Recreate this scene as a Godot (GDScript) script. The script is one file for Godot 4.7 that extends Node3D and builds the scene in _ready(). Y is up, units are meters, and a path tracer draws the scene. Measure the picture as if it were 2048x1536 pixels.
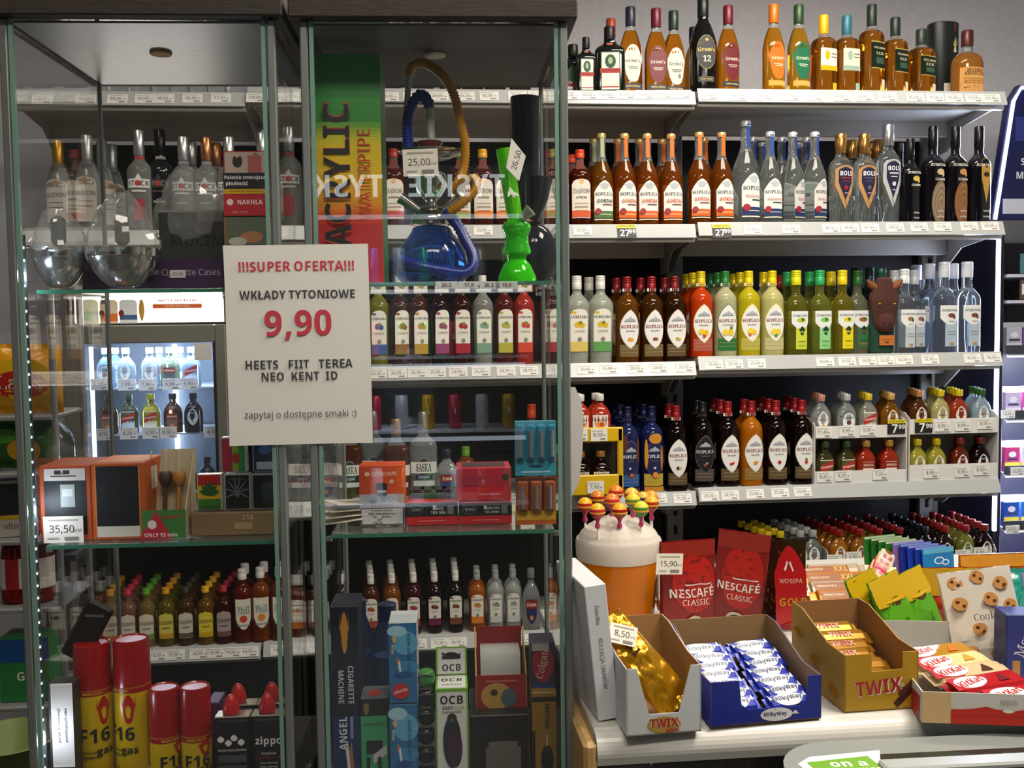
extends Node3D
# ---------------------------------------------------------------- camera frame
const FOCAL := 2000.0
const EYE := Vector3(0, 1.55, 0)
const SHELF_Z := -3.01          # front edge of the wall shelving
const COUNTER_Y := 0.96
var lens := Basis(Vector3.UP, -0.0995) * Basis(Vector3.RIGHT, -0.059) * Basis(Vector3.BACK, -0.013)
var cab := Transform3D()        # frame of the two glass cabinets: x along the front, z towards the customer
var taken := {}
var mats := {}
var texts := {}
var kinds := {}
var rng := RandomNumberGenerator.new()

func ray(px, py): return lens * Vector3((px - 1024.0) / FOCAL, -(py - 768.0) / FOCAL, -1.0)
func on_plane(px, py, p, n):
	var d = ray(px, py)
	return EYE + d * ((p - EYE).dot(n) / d.dot(n))
func on_z(px, py, z): return on_plane(px, py, Vector3(0, 0, z), Vector3.BACK)
func on_y(px, py, y): return on_plane(px, py, Vector3(0, y, 0), Vector3.UP)
func in_cab(px, py, z): return cab.affine_inverse() * on_plane(px, py, cab * Vector3(0, 0, z), cab.basis.z)
func scale_at(p): return FOCAL / -(lens.inverse() * (p - EYE)).z     # pixels per metre there

# ---------------------------------------------------------------- geometry
class Geo:
	var v := PackedVector3Array()
	var n := PackedVector3Array()
	var c := PackedColorArray()
	var col := Color(1, 1, 1)
	var xf := Transform3D()
	func hue(h):
		col = Color(h).srgb_to_linear()
		return self
	func tri(a, b, d, na, nb = null, nd = null):
		if nb == null: nb = na
		if nd == null: nd = na
		if (b - a).cross(d - a).dot(na + nb + nd) > 0.0:
			var t = b; b = d; d = t
			t = nb; nb = nd; nd = t
		v.append(xf * a); v.append(xf * b); v.append(xf * d)
		n.append((xf.basis * na).normalized()); n.append((xf.basis * nb).normalized()); n.append((xf.basis * nd).normalized())
		for i in 3: c.append(col)
	func quad(a, b, d, e, nn = null):
		if nn == null: nn = (d - a).cross(e - b).normalized()
		tri(a, b, d, nn); tri(a, d, e, nn)
	func quad_out(a, b, d, e, from):
		var nn = (d - a).cross(e - b).normalized()
		if nn.dot((a + b + d + e) / 4.0 - from) < 0: nn = -nn
		tri(a, b, d, nn); tri(a, d, e, nn)
	func box(ctr, size, b = 0.0):
		var h = size / 2.0
		b = min(b, min(h.x, min(h.y, h.z)) * 0.9)
		var ax = [Vector3.RIGHT, Vector3.UP, Vector3.BACK]
		var hh = [h.x, h.y, h.z]
		for i in 3:
			var j = (i + 1) % 3
			var k = (i + 2) % 3
			for s in [-1.0, 1.0]:
				var o = ctr + ax[i] * s * hh[i]
				var p = ax[j] * (hh[j] - b)
				var q = ax[k] * (hh[k] - b)
				quad(o - p - q, o + p - q, o + p + q, o - p + q, ax[i] * s)
				if b > 0.0:
					for t in [-1.0, 1.0]:
						var e1 = ctr + ax[i] * s * hh[i] + ax[j] * t * (hh[j] - b)
						var e2 = ctr + ax[i] * s * (hh[i] - b) + ax[j] * t * hh[j]
						quad(e1 - q, e1 + q, e2 + q, e2 - q, (ax[i] * s + ax[j] * t).normalized())
		if b > 0.0:
			for sx in [-1.0, 1.0]:
				for sy in [-1.0, 1.0]:
					for sz in [-1.0, 1.0]:
						var s3 = Vector3(sx, sy, sz)
						tri(ctr + s3 * (h - Vector3(0, b, b)), ctr + s3 * (h - Vector3(b, 0, b)), ctr + s3 * (h - Vector3(b, b, 0)), s3.normalized())
		return self
	# profile of (radius, y); rings are superellipses of exponent e, flattened in z by sz
	func lathe(prof, seg = 20, e = 2.0, sz = 1.0, sx = 1.0):
		var m = prof.size()
		var ns = []
		for i in m - 1:
			var d = prof[i + 1] - prof[i]
			ns.append(Vector2(d.y, -d.x).normalized())
		for i in m - 1:
			var n0 = ns[i]
			var n1 = ns[i]
			if i > 0 and ns[i].dot(ns[i - 1]) > 0.72: n0 = (ns[i] + ns[i - 1]).normalized()
			if i < m - 2 and ns[i].dot(ns[i + 1]) > 0.72: n1 = (ns[i] + ns[i + 1]).normalized()
			var pa = []; var pb = []; var qa = []; var qb = []
			for k in seg + 1:
				var t = TAU * k / seg
				var cs = cos(t); var sn = sin(t)
				var x = signf(cs) * pow(absf(cs), 2.0 / e) * sx
				var z = signf(sn) * pow(absf(sn), 2.0 / e) * sz
				var hn = Vector3(signf(cs) * pow(absf(cs), 2.0 - 2.0 / e) / sx, 0, signf(sn) * pow(absf(sn), 2.0 - 2.0 / e) / sz).normalized()
				pa.append(Vector3(x * prof[i].x, prof[i].y, z * prof[i].x))
				pb.append(Vector3(x * prof[i + 1].x, prof[i + 1].y, z * prof[i + 1].x))
				qa.append((hn * n0.x + Vector3.UP * n0.y).normalized())
				qb.append((hn * n1.x + Vector3.UP * n1.y).normalized())
			for k in seg:
				if prof[i].x > 1e-6: tri(pa[k], pa[k + 1], pb[k], qa[k], qa[k + 1], qb[k])
				if prof[i + 1].x > 1e-6: tri(pa[k + 1], pb[k + 1], pb[k], qa[k + 1], qb[k + 1], qb[k])
		return self
	func tube(pts, r, seg = 8, rad = null):
		var prev = Vector3.ZERO
		var rings = []
		var m = pts.size()
		for i in m:
			var d = (pts[min(i + 1, m - 1)] - pts[max(i - 1, 0)]).normalized()
			var u = prev
			if i == 0: u = d.cross(Vector3(0.31, 0.82, 0.47)).normalized()
			u = (u - d * u.dot(d)).normalized()
			prev = u
			var w = d.cross(u)
			var ring = []
			for k in seg + 1:
				var t = TAU * k / seg
				ring.append([pts[i] + (u * cos(t) + w * sin(t)) * (rad[i] if rad else r), u * cos(t) + w * sin(t)])
			rings.append(ring)
		for i in m - 1:
			for k in seg:
				var a = rings[i][k]; var b = rings[i][k + 1]; var d2 = rings[i + 1][k + 1]; var e = rings[i + 1][k]
				tri(a[0], b[0], d2[0], a[1], b[1], d2[1]); tri(a[0], d2[0], e[0], a[1], d2[1], e[1])
		for q in [[0, 1], [m - 1, m - 2]]:
			var nn = (pts[q[0]] - pts[q[1]]).normalized()
			for k in seg: tri(pts[q[0]], rings[q[0]][k][0], rings[q[0]][k + 1][0], nn)
		return self
	# outline in x, y pushed from z0 to z1
	func prism(poly, z0, z1):
		var idx = Geometry2D.triangulate_polygon(poly)
		for i in range(0, idx.size(), 3):
			for z in [z0, z1]:
				var nn = Vector3(0, 0, 1 if z == max(z0, z1) else -1)
				tri(Vector3(poly[idx[i]].x, poly[idx[i]].y, z), Vector3(poly[idx[i + 1]].x, poly[idx[i + 1]].y, z), Vector3(poly[idx[i + 2]].x, poly[idx[i + 2]].y, z), nn)
		var cw = Geometry2D.is_polygon_clockwise(poly)
		for i in poly.size():
			var a = poly[i]; var b = poly[(i + 1) % poly.size()]
			var d = b - a
			var nn = Vector3(d.y, -d.x, 0).normalized() * (-1.0 if cw else 1.0)
			quad(Vector3(a.x, a.y, z0), Vector3(b.x, b.y, z0), Vector3(b.x, b.y, z1), Vector3(a.x, a.y, z1), nn)
		return self
	func mesh():
		var a = []
		a.resize(Mesh.ARRAY_MAX)
		a[Mesh.ARRAY_VERTEX] = v; a[Mesh.ARRAY_NORMAL] = n; a[Mesh.ARRAY_COLOR] = c
		var m = ArrayMesh.new()
		m.add_surface_from_arrays(Mesh.PRIMITIVE_TRIANGLES, a)
		return m

func geo(h = "ffffff"): return Geo.new().hue(h)
func v2(a): return PackedVector2Array(a.map(func(p): return Vector2(p[0], p[1])))
func soften(pts, times = 2):
	for t in times:
		var o = [pts[0]]
		for i in pts.size() - 1:
			o.append(pts[i].lerp(pts[i + 1], 0.25 if i > 0 else 0.5))
			o.append(pts[i].lerp(pts[i + 1], 0.75 if i < pts.size() - 2 else 0.5))
		o.append(pts[-1])
		pts = o
	return pts

# ---------------------------------------------------------------- printed matter: shapes and lettering laid on a surface
func letters(s, font):
	var key = s + str(font)
	if texts.has(key): return texts[key]
	var f := SystemFont.new()
	f.font_names = PackedStringArray([["Droid Sans", "Droid Serif", "Droid Sans", "Droid Serif", "Droid Sans Mono"][font]])
	f.font_weight = 700 if font < 2 else 400
	var t := TextMesh.new()
	t.font = f; t.text = s; t.font_size = 40; t.pixel_size = 0.01; t.depth = 0.0; t.curve_step = 3.0
	var raw = t.get_mesh_arrays()
	var vv: PackedVector3Array = raw[Mesh.ARRAY_VERTEX]
	var ix: PackedInt32Array = raw[Mesh.ARRAY_INDEX]
	var nn: PackedVector3Array = raw[Mesh.ARRAY_NORMAL]
	var lo := Vector2(1e9, 1e9)
	var hi := Vector2(-1e9, -1e9)
	for p in vv:
		lo = lo.min(Vector2(p.x, p.y)); hi = hi.max(Vector2(p.x, p.y))
	var o = []
	for i in range(0, ix.size(), 3):
		if nn[ix[i]].z < 0.5: continue
		for k in 3: o.append(Vector2(vv[ix[i + k]].x, vv[ix[i + k]].y) - (lo + hi) / 2.0)
	texts[key] = [o, hi - lo]
	return texts[key]
func edge(s, x):
	var a = absf(x)
	match s:
		"e": return [-sqrt(max(0.0, 1 - x * x)), sqrt(max(0.0, 1 - x * x))]
		"l": return [-pow(max(0.0, 1 - pow(a, 1.25)), 0.55), pow(max(0.0, 1 - pow(a, 1.25)), 0.55)]
		"d": return [-1.0, 1.0 - 0.62 * pow(a, 1.6)]
		"s": return [-1.0 + 0.7 * a * a, 1.0]
		"v": return [-1.0 + 1.1 * a, 1.0 - 0.18 * a * a]
		"a": return [-1.0, 0.72 + 0.28 * sqrt(max(0.0, 1 - x * x))]
		"w": return [-1.0, 0.5 + 0.35 * sin(x * 9.0) + 0.15 * sin(x * 21.0)]
		"p": return [-1.0, 1.0 - 2.0 * a]
		"q": return [-1.0 + 2.0 * a * a * a, 1.0 - a * a]
	return [-1.0, 1.0]
# els: [shape, cx, cy, w, h, colour] or ["t", cx, cy, widest, height, words, colour, font, turn]
func printed(g, els, fit: Callable, cols = 10, rows = 1, lift = 0.0002, aspect = 1.0):
	var w = 0.0
	for e in els:
		w += lift
		if e[0] == "t":
			var L = letters(e[5], e[7] if e.size() > 7 else 0)
			var k = min(e[4] / (L[1].y * 0.95 * aspect), e[3] / max(0.01, L[1].x))
			var ky = e[4] / (L[1].y * 0.95) if e.size() > 9 else k * aspect
			if e.size() > 9: k = e[3] / L[1].x
			if e.size() > 8 and absf(e[8]) > 45.0:      # lettering that runs upwards: width and height change places
				k = min(e[4] / L[1].x / aspect, e[3] / L[1].y)
				ky = k * aspect
			g.hue(e[6])
			var turn = deg_to_rad(e[8]) if e.size() > 8 else 0.0
			var o = L[0]
			for i in range(0, o.size(), 3):
				var p = []
				for j in 3:
					var q = o[i + j].rotated(turn) * Vector2(k, ky)
					p.append(fit.call(e[1] + q.x, e[2] + q.y, w))
				var nn = (p[1] - p[0]).cross(p[2] - p[0])
				if nn.length() < 1e-13: continue
				g.tri(p[0], p[1], p[2], (fit.call(e[1], e[2], w + 0.01) - fit.call(e[1], e[2], w)).normalized())
		else:
			g.hue(e[5])
			var n = cols
			var sp = e[0].substr(0, 1)
			var tilt = e[6] if e.size() > 6 else 0.0
			for i in n:
				var ps = []
				for q in [i, i + 1]:
					var x = -1.0 + 2.0 * q / n
					if sp == "e" or sp == "l": x = sin(x * PI / 2)
					var ed = edge(sp, x)
					var line = []
					for r in rows + 1:
						var y = lerpf(ed[0], ed[1], float(r) / rows)
						var dx = x * e[3] / 2.0
						var dy = y * e[4] / 2.0
						line.append(Vector2(e[1] + dx * cos(tilt) - dy * sin(tilt), e[2] + dx * sin(tilt) + dy * cos(tilt)))
					ps.append(line)
				for r in rows:
					var c4 = [ps[0][r], ps[1][r], ps[1][r + 1], ps[0][r + 1]]
					var P = c4.map(func(q): return fit.call(q.x, q.y, w))
					var N = c4.map(func(q): return (fit.call(q.x, q.y, w + 0.01) - fit.call(q.x, q.y, w)).normalized())
					g.tri(P[0], P[1], P[2], N[0], N[1], N[2]); g.tri(P[0], P[2], P[3], N[0], N[2], N[3])
	return g
func flat(at = Vector3.ZERO, ux = Vector3.RIGHT, uy = Vector3.UP):
	var un = ux.cross(uy).normalized()
	return func(x, y, w): return at + ux * x + uy * y + un * w

# ---------------------------------------------------------------- materials
func put(key, make: Callable):
	if not mats.has(key): mats[key] = make.call()
	return mats[key]
func ink(rough = 0.55, metal = 0.0):           # colours come with the vertices
	return put("ink%s_%s" % [rough, metal], func():
		var m := StandardMaterial3D.new()
		m.vertex_color_use_as_albedo = true; m.roughness = rough; m.metallic = metal
		return m)
func plain(h, rough = 0.5, metal = 0.0):
	return put("plain%s_%s_%s" % [h, rough, metal], func():
		var m := StandardMaterial3D.new()
		m.albedo_color = Color(h); m.roughness = rough; m.metallic = metal
		return m)
func liquid(h, body = 0.1, bend = 0.033):
	return put("liquid%s_%s" % [h, body], func():
		var m := StandardMaterial3D.new()
		m.transparency = BaseMaterial3D.TRANSPARENCY_ALPHA
		m.albedo_color = Color(Color(h), body); m.roughness = 0.03; m.refraction_enabled = true; m.refraction_scale = bend
		return m)
func pane(h = "eef6f2", a = 0.03, rough = 0.0):
	return put("pane%s_%s_%s" % [h, a, rough], func():
		var m := StandardMaterial3D.new()
		m.transparency = BaseMaterial3D.TRANSPARENCY_ALPHA
		m.albedo_color = Color(Color(h), a); m.roughness = rough
		return m)
func glow(h, power):
	return put("glow%s_%s" % [h, power], func():
		var m := StandardMaterial3D.new()
		m.albedo_color = Color("e8e8e8"); m.emission_enabled = true; m.emission = Color(h); m.emission_energy_multiplier = power
		return m)
func grain(h1, h2, size, rough, stretch = Vector3(1, 1, 1), metal = 0.0, bump = 0.0):
	return put("grain%s%s%s%s%s" % [h1, h2, size, rough, stretch], func():
		var nz := FastNoiseLite.new()
		nz.seed = 7; nz.frequency = 0.03; nz.fractal_octaves = 5
		var t := NoiseTexture2D.new()
		t.width = 512; t.height = 512; t.seamless = true; t.noise = nz
		var r := Gradient.new()
		r.set_color(0, Color(h1)); r.set_color(1, Color(h2)); r.set_offset(0, 0.25); r.set_offset(1, 0.75)
		t.color_ramp = r
		var m := StandardMaterial3D.new()
		m.albedo_texture = t; m.roughness = rough; m.metallic = metal
		m.uv1_triplanar = true; m.uv1_world_triplanar = true; m.uv1_scale = stretch * size
		if bump > 0.0:
			m.heightmap_enabled = true; m.heightmap_texture = t; m.heightmap_scale = bump
		return m)

# ---------------------------------------------------------------- things and parts
func numbered(called):
	taken[called] = taken.get(called, -1) + 1
	return called if taken[called] == 0 else "%s_%03d" % [called, taken[called]]
func tag(o, label, category, group = ""):
	o.set_meta("label", label); o.set_meta("category", category)
	if group: o.set_meta("group", group)
	return o
func thing(called, label, category, at = Transform3D(), group = ""):
	var o := Node3D.new()
	o.name = numbered(called)
	add_child(o)
	o.transform = place(at)
	return tag(o, label, category, group)
func part(parent, called, g, m = null, label = ""):
	var o := MeshInstance3D.new()
	o.name = called
	o.mesh = g.mesh() if g is Geo else g
	o.material_override = m if m else ink()
	parent.add_child(o, true)
	if label: o.set_meta("label", label)
	return o
func one(called, label, category, g, m = null, at = Transform3D(), group = ""):
	var o := MeshInstance3D.new()
	o.name = numbered(called)
	o.mesh = g.mesh() if g is Geo else g
	o.material_override = m if m else ink()
	add_child(o)
	o.transform = place(at)
	return tag(o, label, category, group)
func setting(called, g, m, at = Transform3D()):
	var o := MeshInstance3D.new()
	o.name = called
	o.mesh = g.mesh() if g is Geo else g
	o.material_override = m
	add_child(o)
	o.transform = at
	o.set_meta("kind", "structure")
	return o
func light_box(at, size, power, h, up = Vector3.BACK, parent = null, down = Vector3.DOWN):
	var l := AreaLight3D.new()
	l.name = "panel_light"
	l.area_size = size; l.light_energy = power; l.light_color = Color(h); l.shadow_enabled = true; l.area_range = 12.0; l.area_attenuation = 2.0
	(parent if parent else self).add_child(l, true)
	l.look_at_from_position(at, at + down, up)
	return l
func bulb(at, power, h, size = 0.02, parent = null):
	var l := OmniLight3D.new()
	l.name = "bulb_light"
	l.light_energy = power; l.light_color = Color(h); l.shadow_enabled = true; l.omni_range = 8.0; l.omni_attenuation = 2.0; l.light_size = size
	(parent if parent else self).add_child(l, true)
	l.position = at
	return l
func place(at) -> Transform3D:
	if at is Transform3D: return at
	var v: Vector3 = at
	return Transform3D(Basis(), v)

func _ready():
	rng.seed = 41
	# camera
	var c := Camera3D.new()
	c.name = "camera"
	c.fov = rad_to_deg(2.0 * atan(768.0 / FOCAL)); c.near = 0.05; c.far = 60.0
	add_child(c)
	c.transform = Transform3D(lens, EYE)
	c.current = true
	var w := WorldEnvironment.new()
	w.name = "environment"
	var e := Environment.new()
	e.background_mode = Environment.BG_COLOR
	e.background_color = Color("101214")
	e.tonemap_mode = Environment.TONE_MAPPER_LINEAR
	e.tonemap_exposure = 1.0
	e.sdfgi_enabled = true; e.ssao_enabled = true; e.ssil_enabled = true
	w.environment = e
	add_child(w)
	cab = Transform3D(Basis(Vector3.UP, -0.0436), Vector3.ZERO)
	var p0 = EYE + ray(575, 650) * 1.474
	cab.origin = Vector3(p0.x, 0, p0.z)
	room()
	shelving()
	stock_top()
	stock_second()
	stock_third()
	stock_fourth()
	stock_low()
	price_tags()
	fridge()
	cabinets()
	cabinet_stock()
	counter()
	sweets()
	kiosk()
	far_side()

# ---------------------------------------------------------------- the room and its lamps
func ceiling_lamp(label, at, size, power, h = "fff4e4", seen = 3.0):
	var t = thing("ceiling_lamp", label, "ceiling lamp", at)
	part(t, "housing", geo("e4e4e2").box(Vector3(0, 0.03, 0), Vector3(size.x + 0.04, 0.05, size.y + 0.04), 0.005), ink(0.5))
	part(t, "diffuser", geo().box(Vector3(0, 0.002, 0), Vector3(size.x, 0.004, size.y)), glow(h, seen))
	light_box(Vector3(at.x, at.y - 0.012, at.z), size, power, h)
func room():
	var wall = grain("cacad2", "d0d0d8", 2.0, 0.85)
	setting("floor", geo().box(Vector3(0, -0.05, -1), Vector3(7, 0.1, 7)), grain("4c4842", "5c574f", 1.5, 0.5))
	setting("ceiling", geo().box(Vector3(0, 3.05, -1), Vector3(7, 0.1, 7)), plain("dcdcd8", 0.8))
	setting("wall_back", geo().box(Vector3(0, 1.5, SHELF_Z - 0.62), Vector3(7, 3.0, 0.1)), wall)
	setting("wall_left", geo().box(Vector3(-2.6, 1.5, -1), Vector3(0.1, 3.0, 7)), plain("8c8a85", 0.8))
	setting("wall_right", geo().box(Vector3(3.3, 1.5, -1), Vector3(0.1, 3.0, 7)), plain("c9c7c0", 0.8))
	setting("wall_front", geo().box(Vector3(0, 1.5, 2.4), Vector3(7, 3.0, 0.1)), plain("211f1e", 0.8))
	ceiling_lamp("square ceiling panel lamp above the sweets counter", Vector3(1.2, 2.9, -1.05), Vector2(0.6, 0.6), 4.7)
	ceiling_lamp("long ceiling panel lamp behind the customer", Vector3(0.15, 2.9, -0.25), Vector2(1.2, 0.3), 2.6)
	ceiling_lamp("slim ceiling lamp in the aisle before the shelving", Vector3(1.1, 2.9, -2.35), Vector2(0.9, 0.25), 2.3)
	ceiling_lamp("ceiling panel lamp over the fridge side of the aisle", Vector3(-0.9, 2.9, -1.9), Vector2(0.6, 0.3), 0.6)

# ---------------------------------------------------------------- wall shelving
var deck := {}        # shelf heights: section -> [five heights]
func shelving():
	# section: left x, right x (pixels at mid height), then pixel rows of the rail tops at its middle column
	var joint = [on_z(40, 700, SHELF_Z).x, on_z(497, 300, SHELF_Z).x, on_z(1392, 600, SHELF_Z).x, on_z(2004, 600, SHELF_Z).x]
	var rows = {"left": [[280, 185], [300, 462], [300, 745], [300, 1013], [410, 1291]], "middle": [[1000, 181], [1265, 450], [1070, 729], [1340, 984], [890, 1268]], "right": [[1700, 182], [1700, 445], [1700, 709], [1700, 967], [1800, 1142]]}
	var names = ["left", "middle", "right"]
	var spot = {"left": "behind the fridge side of the glass cabinets", "middle": "behind the tall glass cabinet with the waterpipe", "right": "between the cabinet and the lit display"}
	var level = ["top", "second", "third", "fourth", "lowest"]
	var white = ink(0.35)
	for s in 3:
		var x0 = joint[s] + 0.004
		var x1 = joint[s + 1] - 0.004
		var wid = x1 - x0
		deck[names[s]] = []
		for k in 5:
			var q = rows[names[s]][k]
			var y = on_z(q[0], q[1], SHELF_Z).y - 0.004
			deck[names[s]].append(y)
			if s == 0 and k == 2: continue        # the fridge stands there
			var t = thing("wall_shelf", "%s white metal shelf %s" % [level[k], spot[names[s]]], "shelf", Vector3((x0 + x1) / 2, y, SHELF_Z), "white metal wall shelves")
			part(t, "board", geo("b8b5ae").box(Vector3(0, -0.012, -0.2), Vector3(wid, 0.024, 0.396), 0.002), white)
			part(t, "front_lip", geo("a6a39c").box(Vector3(0, -0.042, -0.006), Vector3(wid, 0.014, 0.022), 0.003), white)
			var rail = geo("b6baba")
			rail.prism(v2([[0.0, 0.004], [0.004, 0.006], [0.020, -0.036], [0.016, -0.038]]), -wid / 2, wid / 2)
			var rp = part(t, "price_rail", rail, ink(0.25))
			rp.rotation.y = PI / 2
			rp.position.z = 0.0
			rp.rotation.y = -PI / 2
			part(t, "rear_beam", geo("b9b5ac").box(Vector3(0, -0.05, -0.31), Vector3(wid - 0.03, 0.055, 0.02), 0.002), white)
			for sd in [-1, 1]:
				var br = geo("aeaaa2")
				br.prism(v2([[0, -0.024], [0.36, -0.024], [0.36, -0.13], [0.30, -0.125], [0.20, -0.06], [0.03, -0.04]]), -0.002, 0.002)
				var b = part(t, "bracket", br, white)
				b.rotation.y = PI / 2
				b.position = Vector3(sd * (wid / 2 - 0.012), 0, -0.01)
		# frame of this section
		var f = thing("shelving_back", "black panels and grey posts %s" % spot[names[s]], "shelving", Vector3((x0 + x1) / 2, 0, SHELF_Z - 0.42))
		var top = deck[names[s]][0] - 0.07
		var low = 0.05
		for k in 4:
			part(f, "back_panel", geo("0d0d10").box(Vector3(0, lerpf(low, top, (k + 0.5) / 4.0), 0), Vector3(wid, (top - low) / 4.0 - 0.004, 0.012), 0.002), ink(0.6))
		part(f, "plinth", geo("2a2a2c").box(Vector3(0, low / 2, 0.2), Vector3(wid, low, 0.4)), ink(0.6))
		for sd in ([-1, 1] if s == 2 else [-1]):
			var px = sd * (wid / 2 - 0.032)
			var ps = part(f, "post", geo("8c8983").box(Vector3(px, top / 2 + 0.03, 0.022), Vector3(0.056, top + 0.06, 0.03), 0.003), ink(0.4))
			var slot = geo("17171a")
			var yy = 0.1
			while yy < top - 0.02:
				slot.box(Vector3(px, yy, 0.0375), Vector3(0.012, 0.03, 0.002))
				yy += 0.066
			part(ps, "slots", slot, ink(0.8)).set_meta("kind", "stuff")

# ---------------------------------------------------------------- bottles
# prof: (radius share, height share) up to the top of the glass; cap: [from, to, radius share, colour, metal, rough]
func kind(id, d):
	kinds[id] = d
func bottle_geo(d):
	var H = d.H
	var R = d.R
	var pts = []
	for p in d.prof: pts.append(Vector2(p[0] * R, p[1] * H))
	return soften(pts, 2)
func bottle(id, at, turn = 0.0, label = "", group = ""):
	var d = kinds[id]
	if d.has("node"):
		var r = d.node.duplicate()
		r.name = numbered(d.name)
		add_child(r)
		r.position = at; r.rotation.y = turn
		r.set_meta("label", label if label else d.label)
		r.set_meta("group", group if group else d.get("group", "shelf stock"))
		return r
	var H = d.H
	var R = d.R
	var ex = d.get("e", 2.0)
	var sz = d.get("sz", 1.0)
	var prof = bottle_geo(d)
	var t = thing(d.name, label if label else d.label, d.get("category", "bottle"), at, group if group else d.get("group", ""))
	t.rotation.y = turn
	var fill = d.get("fill", 2.0) * H
	var lowp = []
	var upp = []
	for i in prof.size():
		if prof[i].y <= fill: lowp.append(prof[i])
		else:
			if upp.is_empty():
				var a = prof[i - 1]
				var q = a.lerp(prof[i], (fill - a.y) / (prof[i].y - a.y))
				lowp.append(q); lowp.append(Vector2(0, fill)); upp.append(Vector2(0, fill + 0.0004)); upp.append(q + Vector2(0, 0.0004))
			upp.append(prof[i])
	part(t, "body", geo().lathe(lowp, 22 if ex < 3 else 28, ex, sz), d.mat)
	if upp.size() > 0: part(t, "neck", geo().lathe(upp, 18, ex if ex < 3 else 2.0, sz if ex < 3 else 1.0), liquid("e2e6e4", 0.12))
	var k = d.cap
	var cr = k[2] * R
	var y0 = k[0] * H
	var y1 = k[1] * H
	var cp = [Vector2(0, y0), Vector2(cr * 0.98, y0), Vector2(cr, y0 + 0.001)]
	if k.size() > 6:     # ridged screw cap
		for q in 3:
			var ry = lerpf(y0, y1, 0.55 + q * 0.12)
			cp.append_array([Vector2(cr, ry), Vector2(cr * 0.94, ry + 0.001), Vector2(cr, ry + 0.002)])
	cp.append_array([Vector2(cr, y1 - 0.003), Vector2(cr * 0.9, y1), Vector2(0, y1)])
	part(t, "cap", geo(k[3]).lathe(cp, 18), ink(k[5], k[4]))
	if d.has("print"):
		var fit = func(x, y, w):
			var yy = y * H
			var rr = R
			for i in prof.size() - 1:
				if prof[i].y <= yy and prof[i + 1].y >= yy and prof[i + 1].y > prof[i].y:
					rr = lerpf(prof[i].x, prof[i + 1].x, (yy - prof[i].y) / (prof[i + 1].y - prof[i].y))
			if yy > prof[-1].y - 0.0001: rr = cr
			if k[0] * H <= yy: rr = max(rr, cr)
			rr += 0.0004 + w
			var u = x * R / rr
			if ex < 2.1: return Vector3(sin(u) * rr, yy, cos(u) * rr * sz)
			var q = clampf(sin(u) if ex < 2.6 else u, -0.97, 0.97)
			return Vector3(q * rr, yy, pow(1.0 - pow(absf(q), ex), 1.0 / ex) * rr * sz)
		var high = d.print.filter(func(q): return q[2] > 0.7)
		if high: part(t, "neck_band", printed(geo(), high, fit, 6, 5, 0.0002, R / H), ink(0.45))
		var foot = d.print.filter(func(q): return d.name.begins_with("whisk") and q[2] < 0.14)
		if foot: part(t, "foot_label", printed(geo(), foot, fit, 10, 1, 0.0002, R / H), ink(0.45))
		part(t, "label", printed(geo(), d.print.filter(func(q): return q[2] <= 0.7 and not foot.has(q)), fit, d.get("cols", 10), d.get("rows", 1), 0.0002, R / H), ink(0.45))
	if d.has("extra"): d.extra.call(t, d)
	d.node = t
	return t
# a row of bottles: [kind, pixel column, pixel row of its middle, how many rows back, turn]
func stand_row(sec, k, list, group = "", gap = 0.012):
	var y = deck[sec][k] + 0.001
	for q in list:
		var d = kinds[q[0]]
		var back = q[3] if q.size() > 3 else 0.0
		var z = SHELF_Z - gap - d.R * d.get("sz", 1.0) - back
		var p = on_z(q[1], q[2], z)
		var lb = ""
		var gr = group
		if back > 0.03 and d.has("behind"):
			lb = d.behind; gr = d.behind_group
		elif d.has("group"): gr = d.group
		bottle(q[0], Vector3(p.x, y, z), q[4] if q.size() > 4 else 0.0, lb, gr)

# ---------------------------------------------------------------- stock of the wall shelves
const SLOPED := [[0, 0], [0.93, 0], [1, 0.015], [1, 0.46], [0.95, 0.55], [0.62, 0.66], [0.40, 0.73], [0.35, 0.80], [0.35, 0.97], [0, 0.97]]
const ROUND_SHOULDER := [[0, 0], [0.93, 0], [1, 0.015], [1, 0.30], [1, 0.62], [0.97, 0.69], [0.70, 0.755], [0.38, 0.79], [0.34, 0.83], [0.34, 0.97], [0, 0.97]]
const SCOTCH := [[0, 0], [0.93, 0], [1, 0.02], [1, 0.46], [0.98, 0.54], [0.62, 0.70], [0.40, 0.755], [0.36, 0.80], [0.36, 0.97], [0, 0.97]]
const SQUARE := [[0, 0], [0.95, 0], [1, 0.015], [1, 0.58], [0.98, 0.66], [0.70, 0.71], [0.42, 0.74], [0.36, 0.80], [0.36, 0.97], [0, 0.97]]
const FLASK := [[0, 0], [0.93, 0], [1, 0.02], [1, 0.42], [0.98, 0.56], [0.66, 0.70], [0.34, 0.77], [0.31, 0.84], [0.31, 0.97], [0, 0.97]]
const TAPERED := [[0, 0], [0.76, 0], [0.82, 0.015], [0.9, 0.35], [1, 0.62], [0.96, 0.69], [0.66, 0.75], [0.38, 0.79], [0.33, 0.83], [0.33, 0.97], [0, 0.97]]
const TALL_CAP := [[0, 0], [0.93, 0], [1, 0.015], [1, 0.56], [0.97, 0.63], [0.66, 0.68], [0.40, 0.71], [0.36, 0.75], [0.36, 0.97], [0, 0.97]]
const CLEAR := "dfe6e3"

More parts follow.
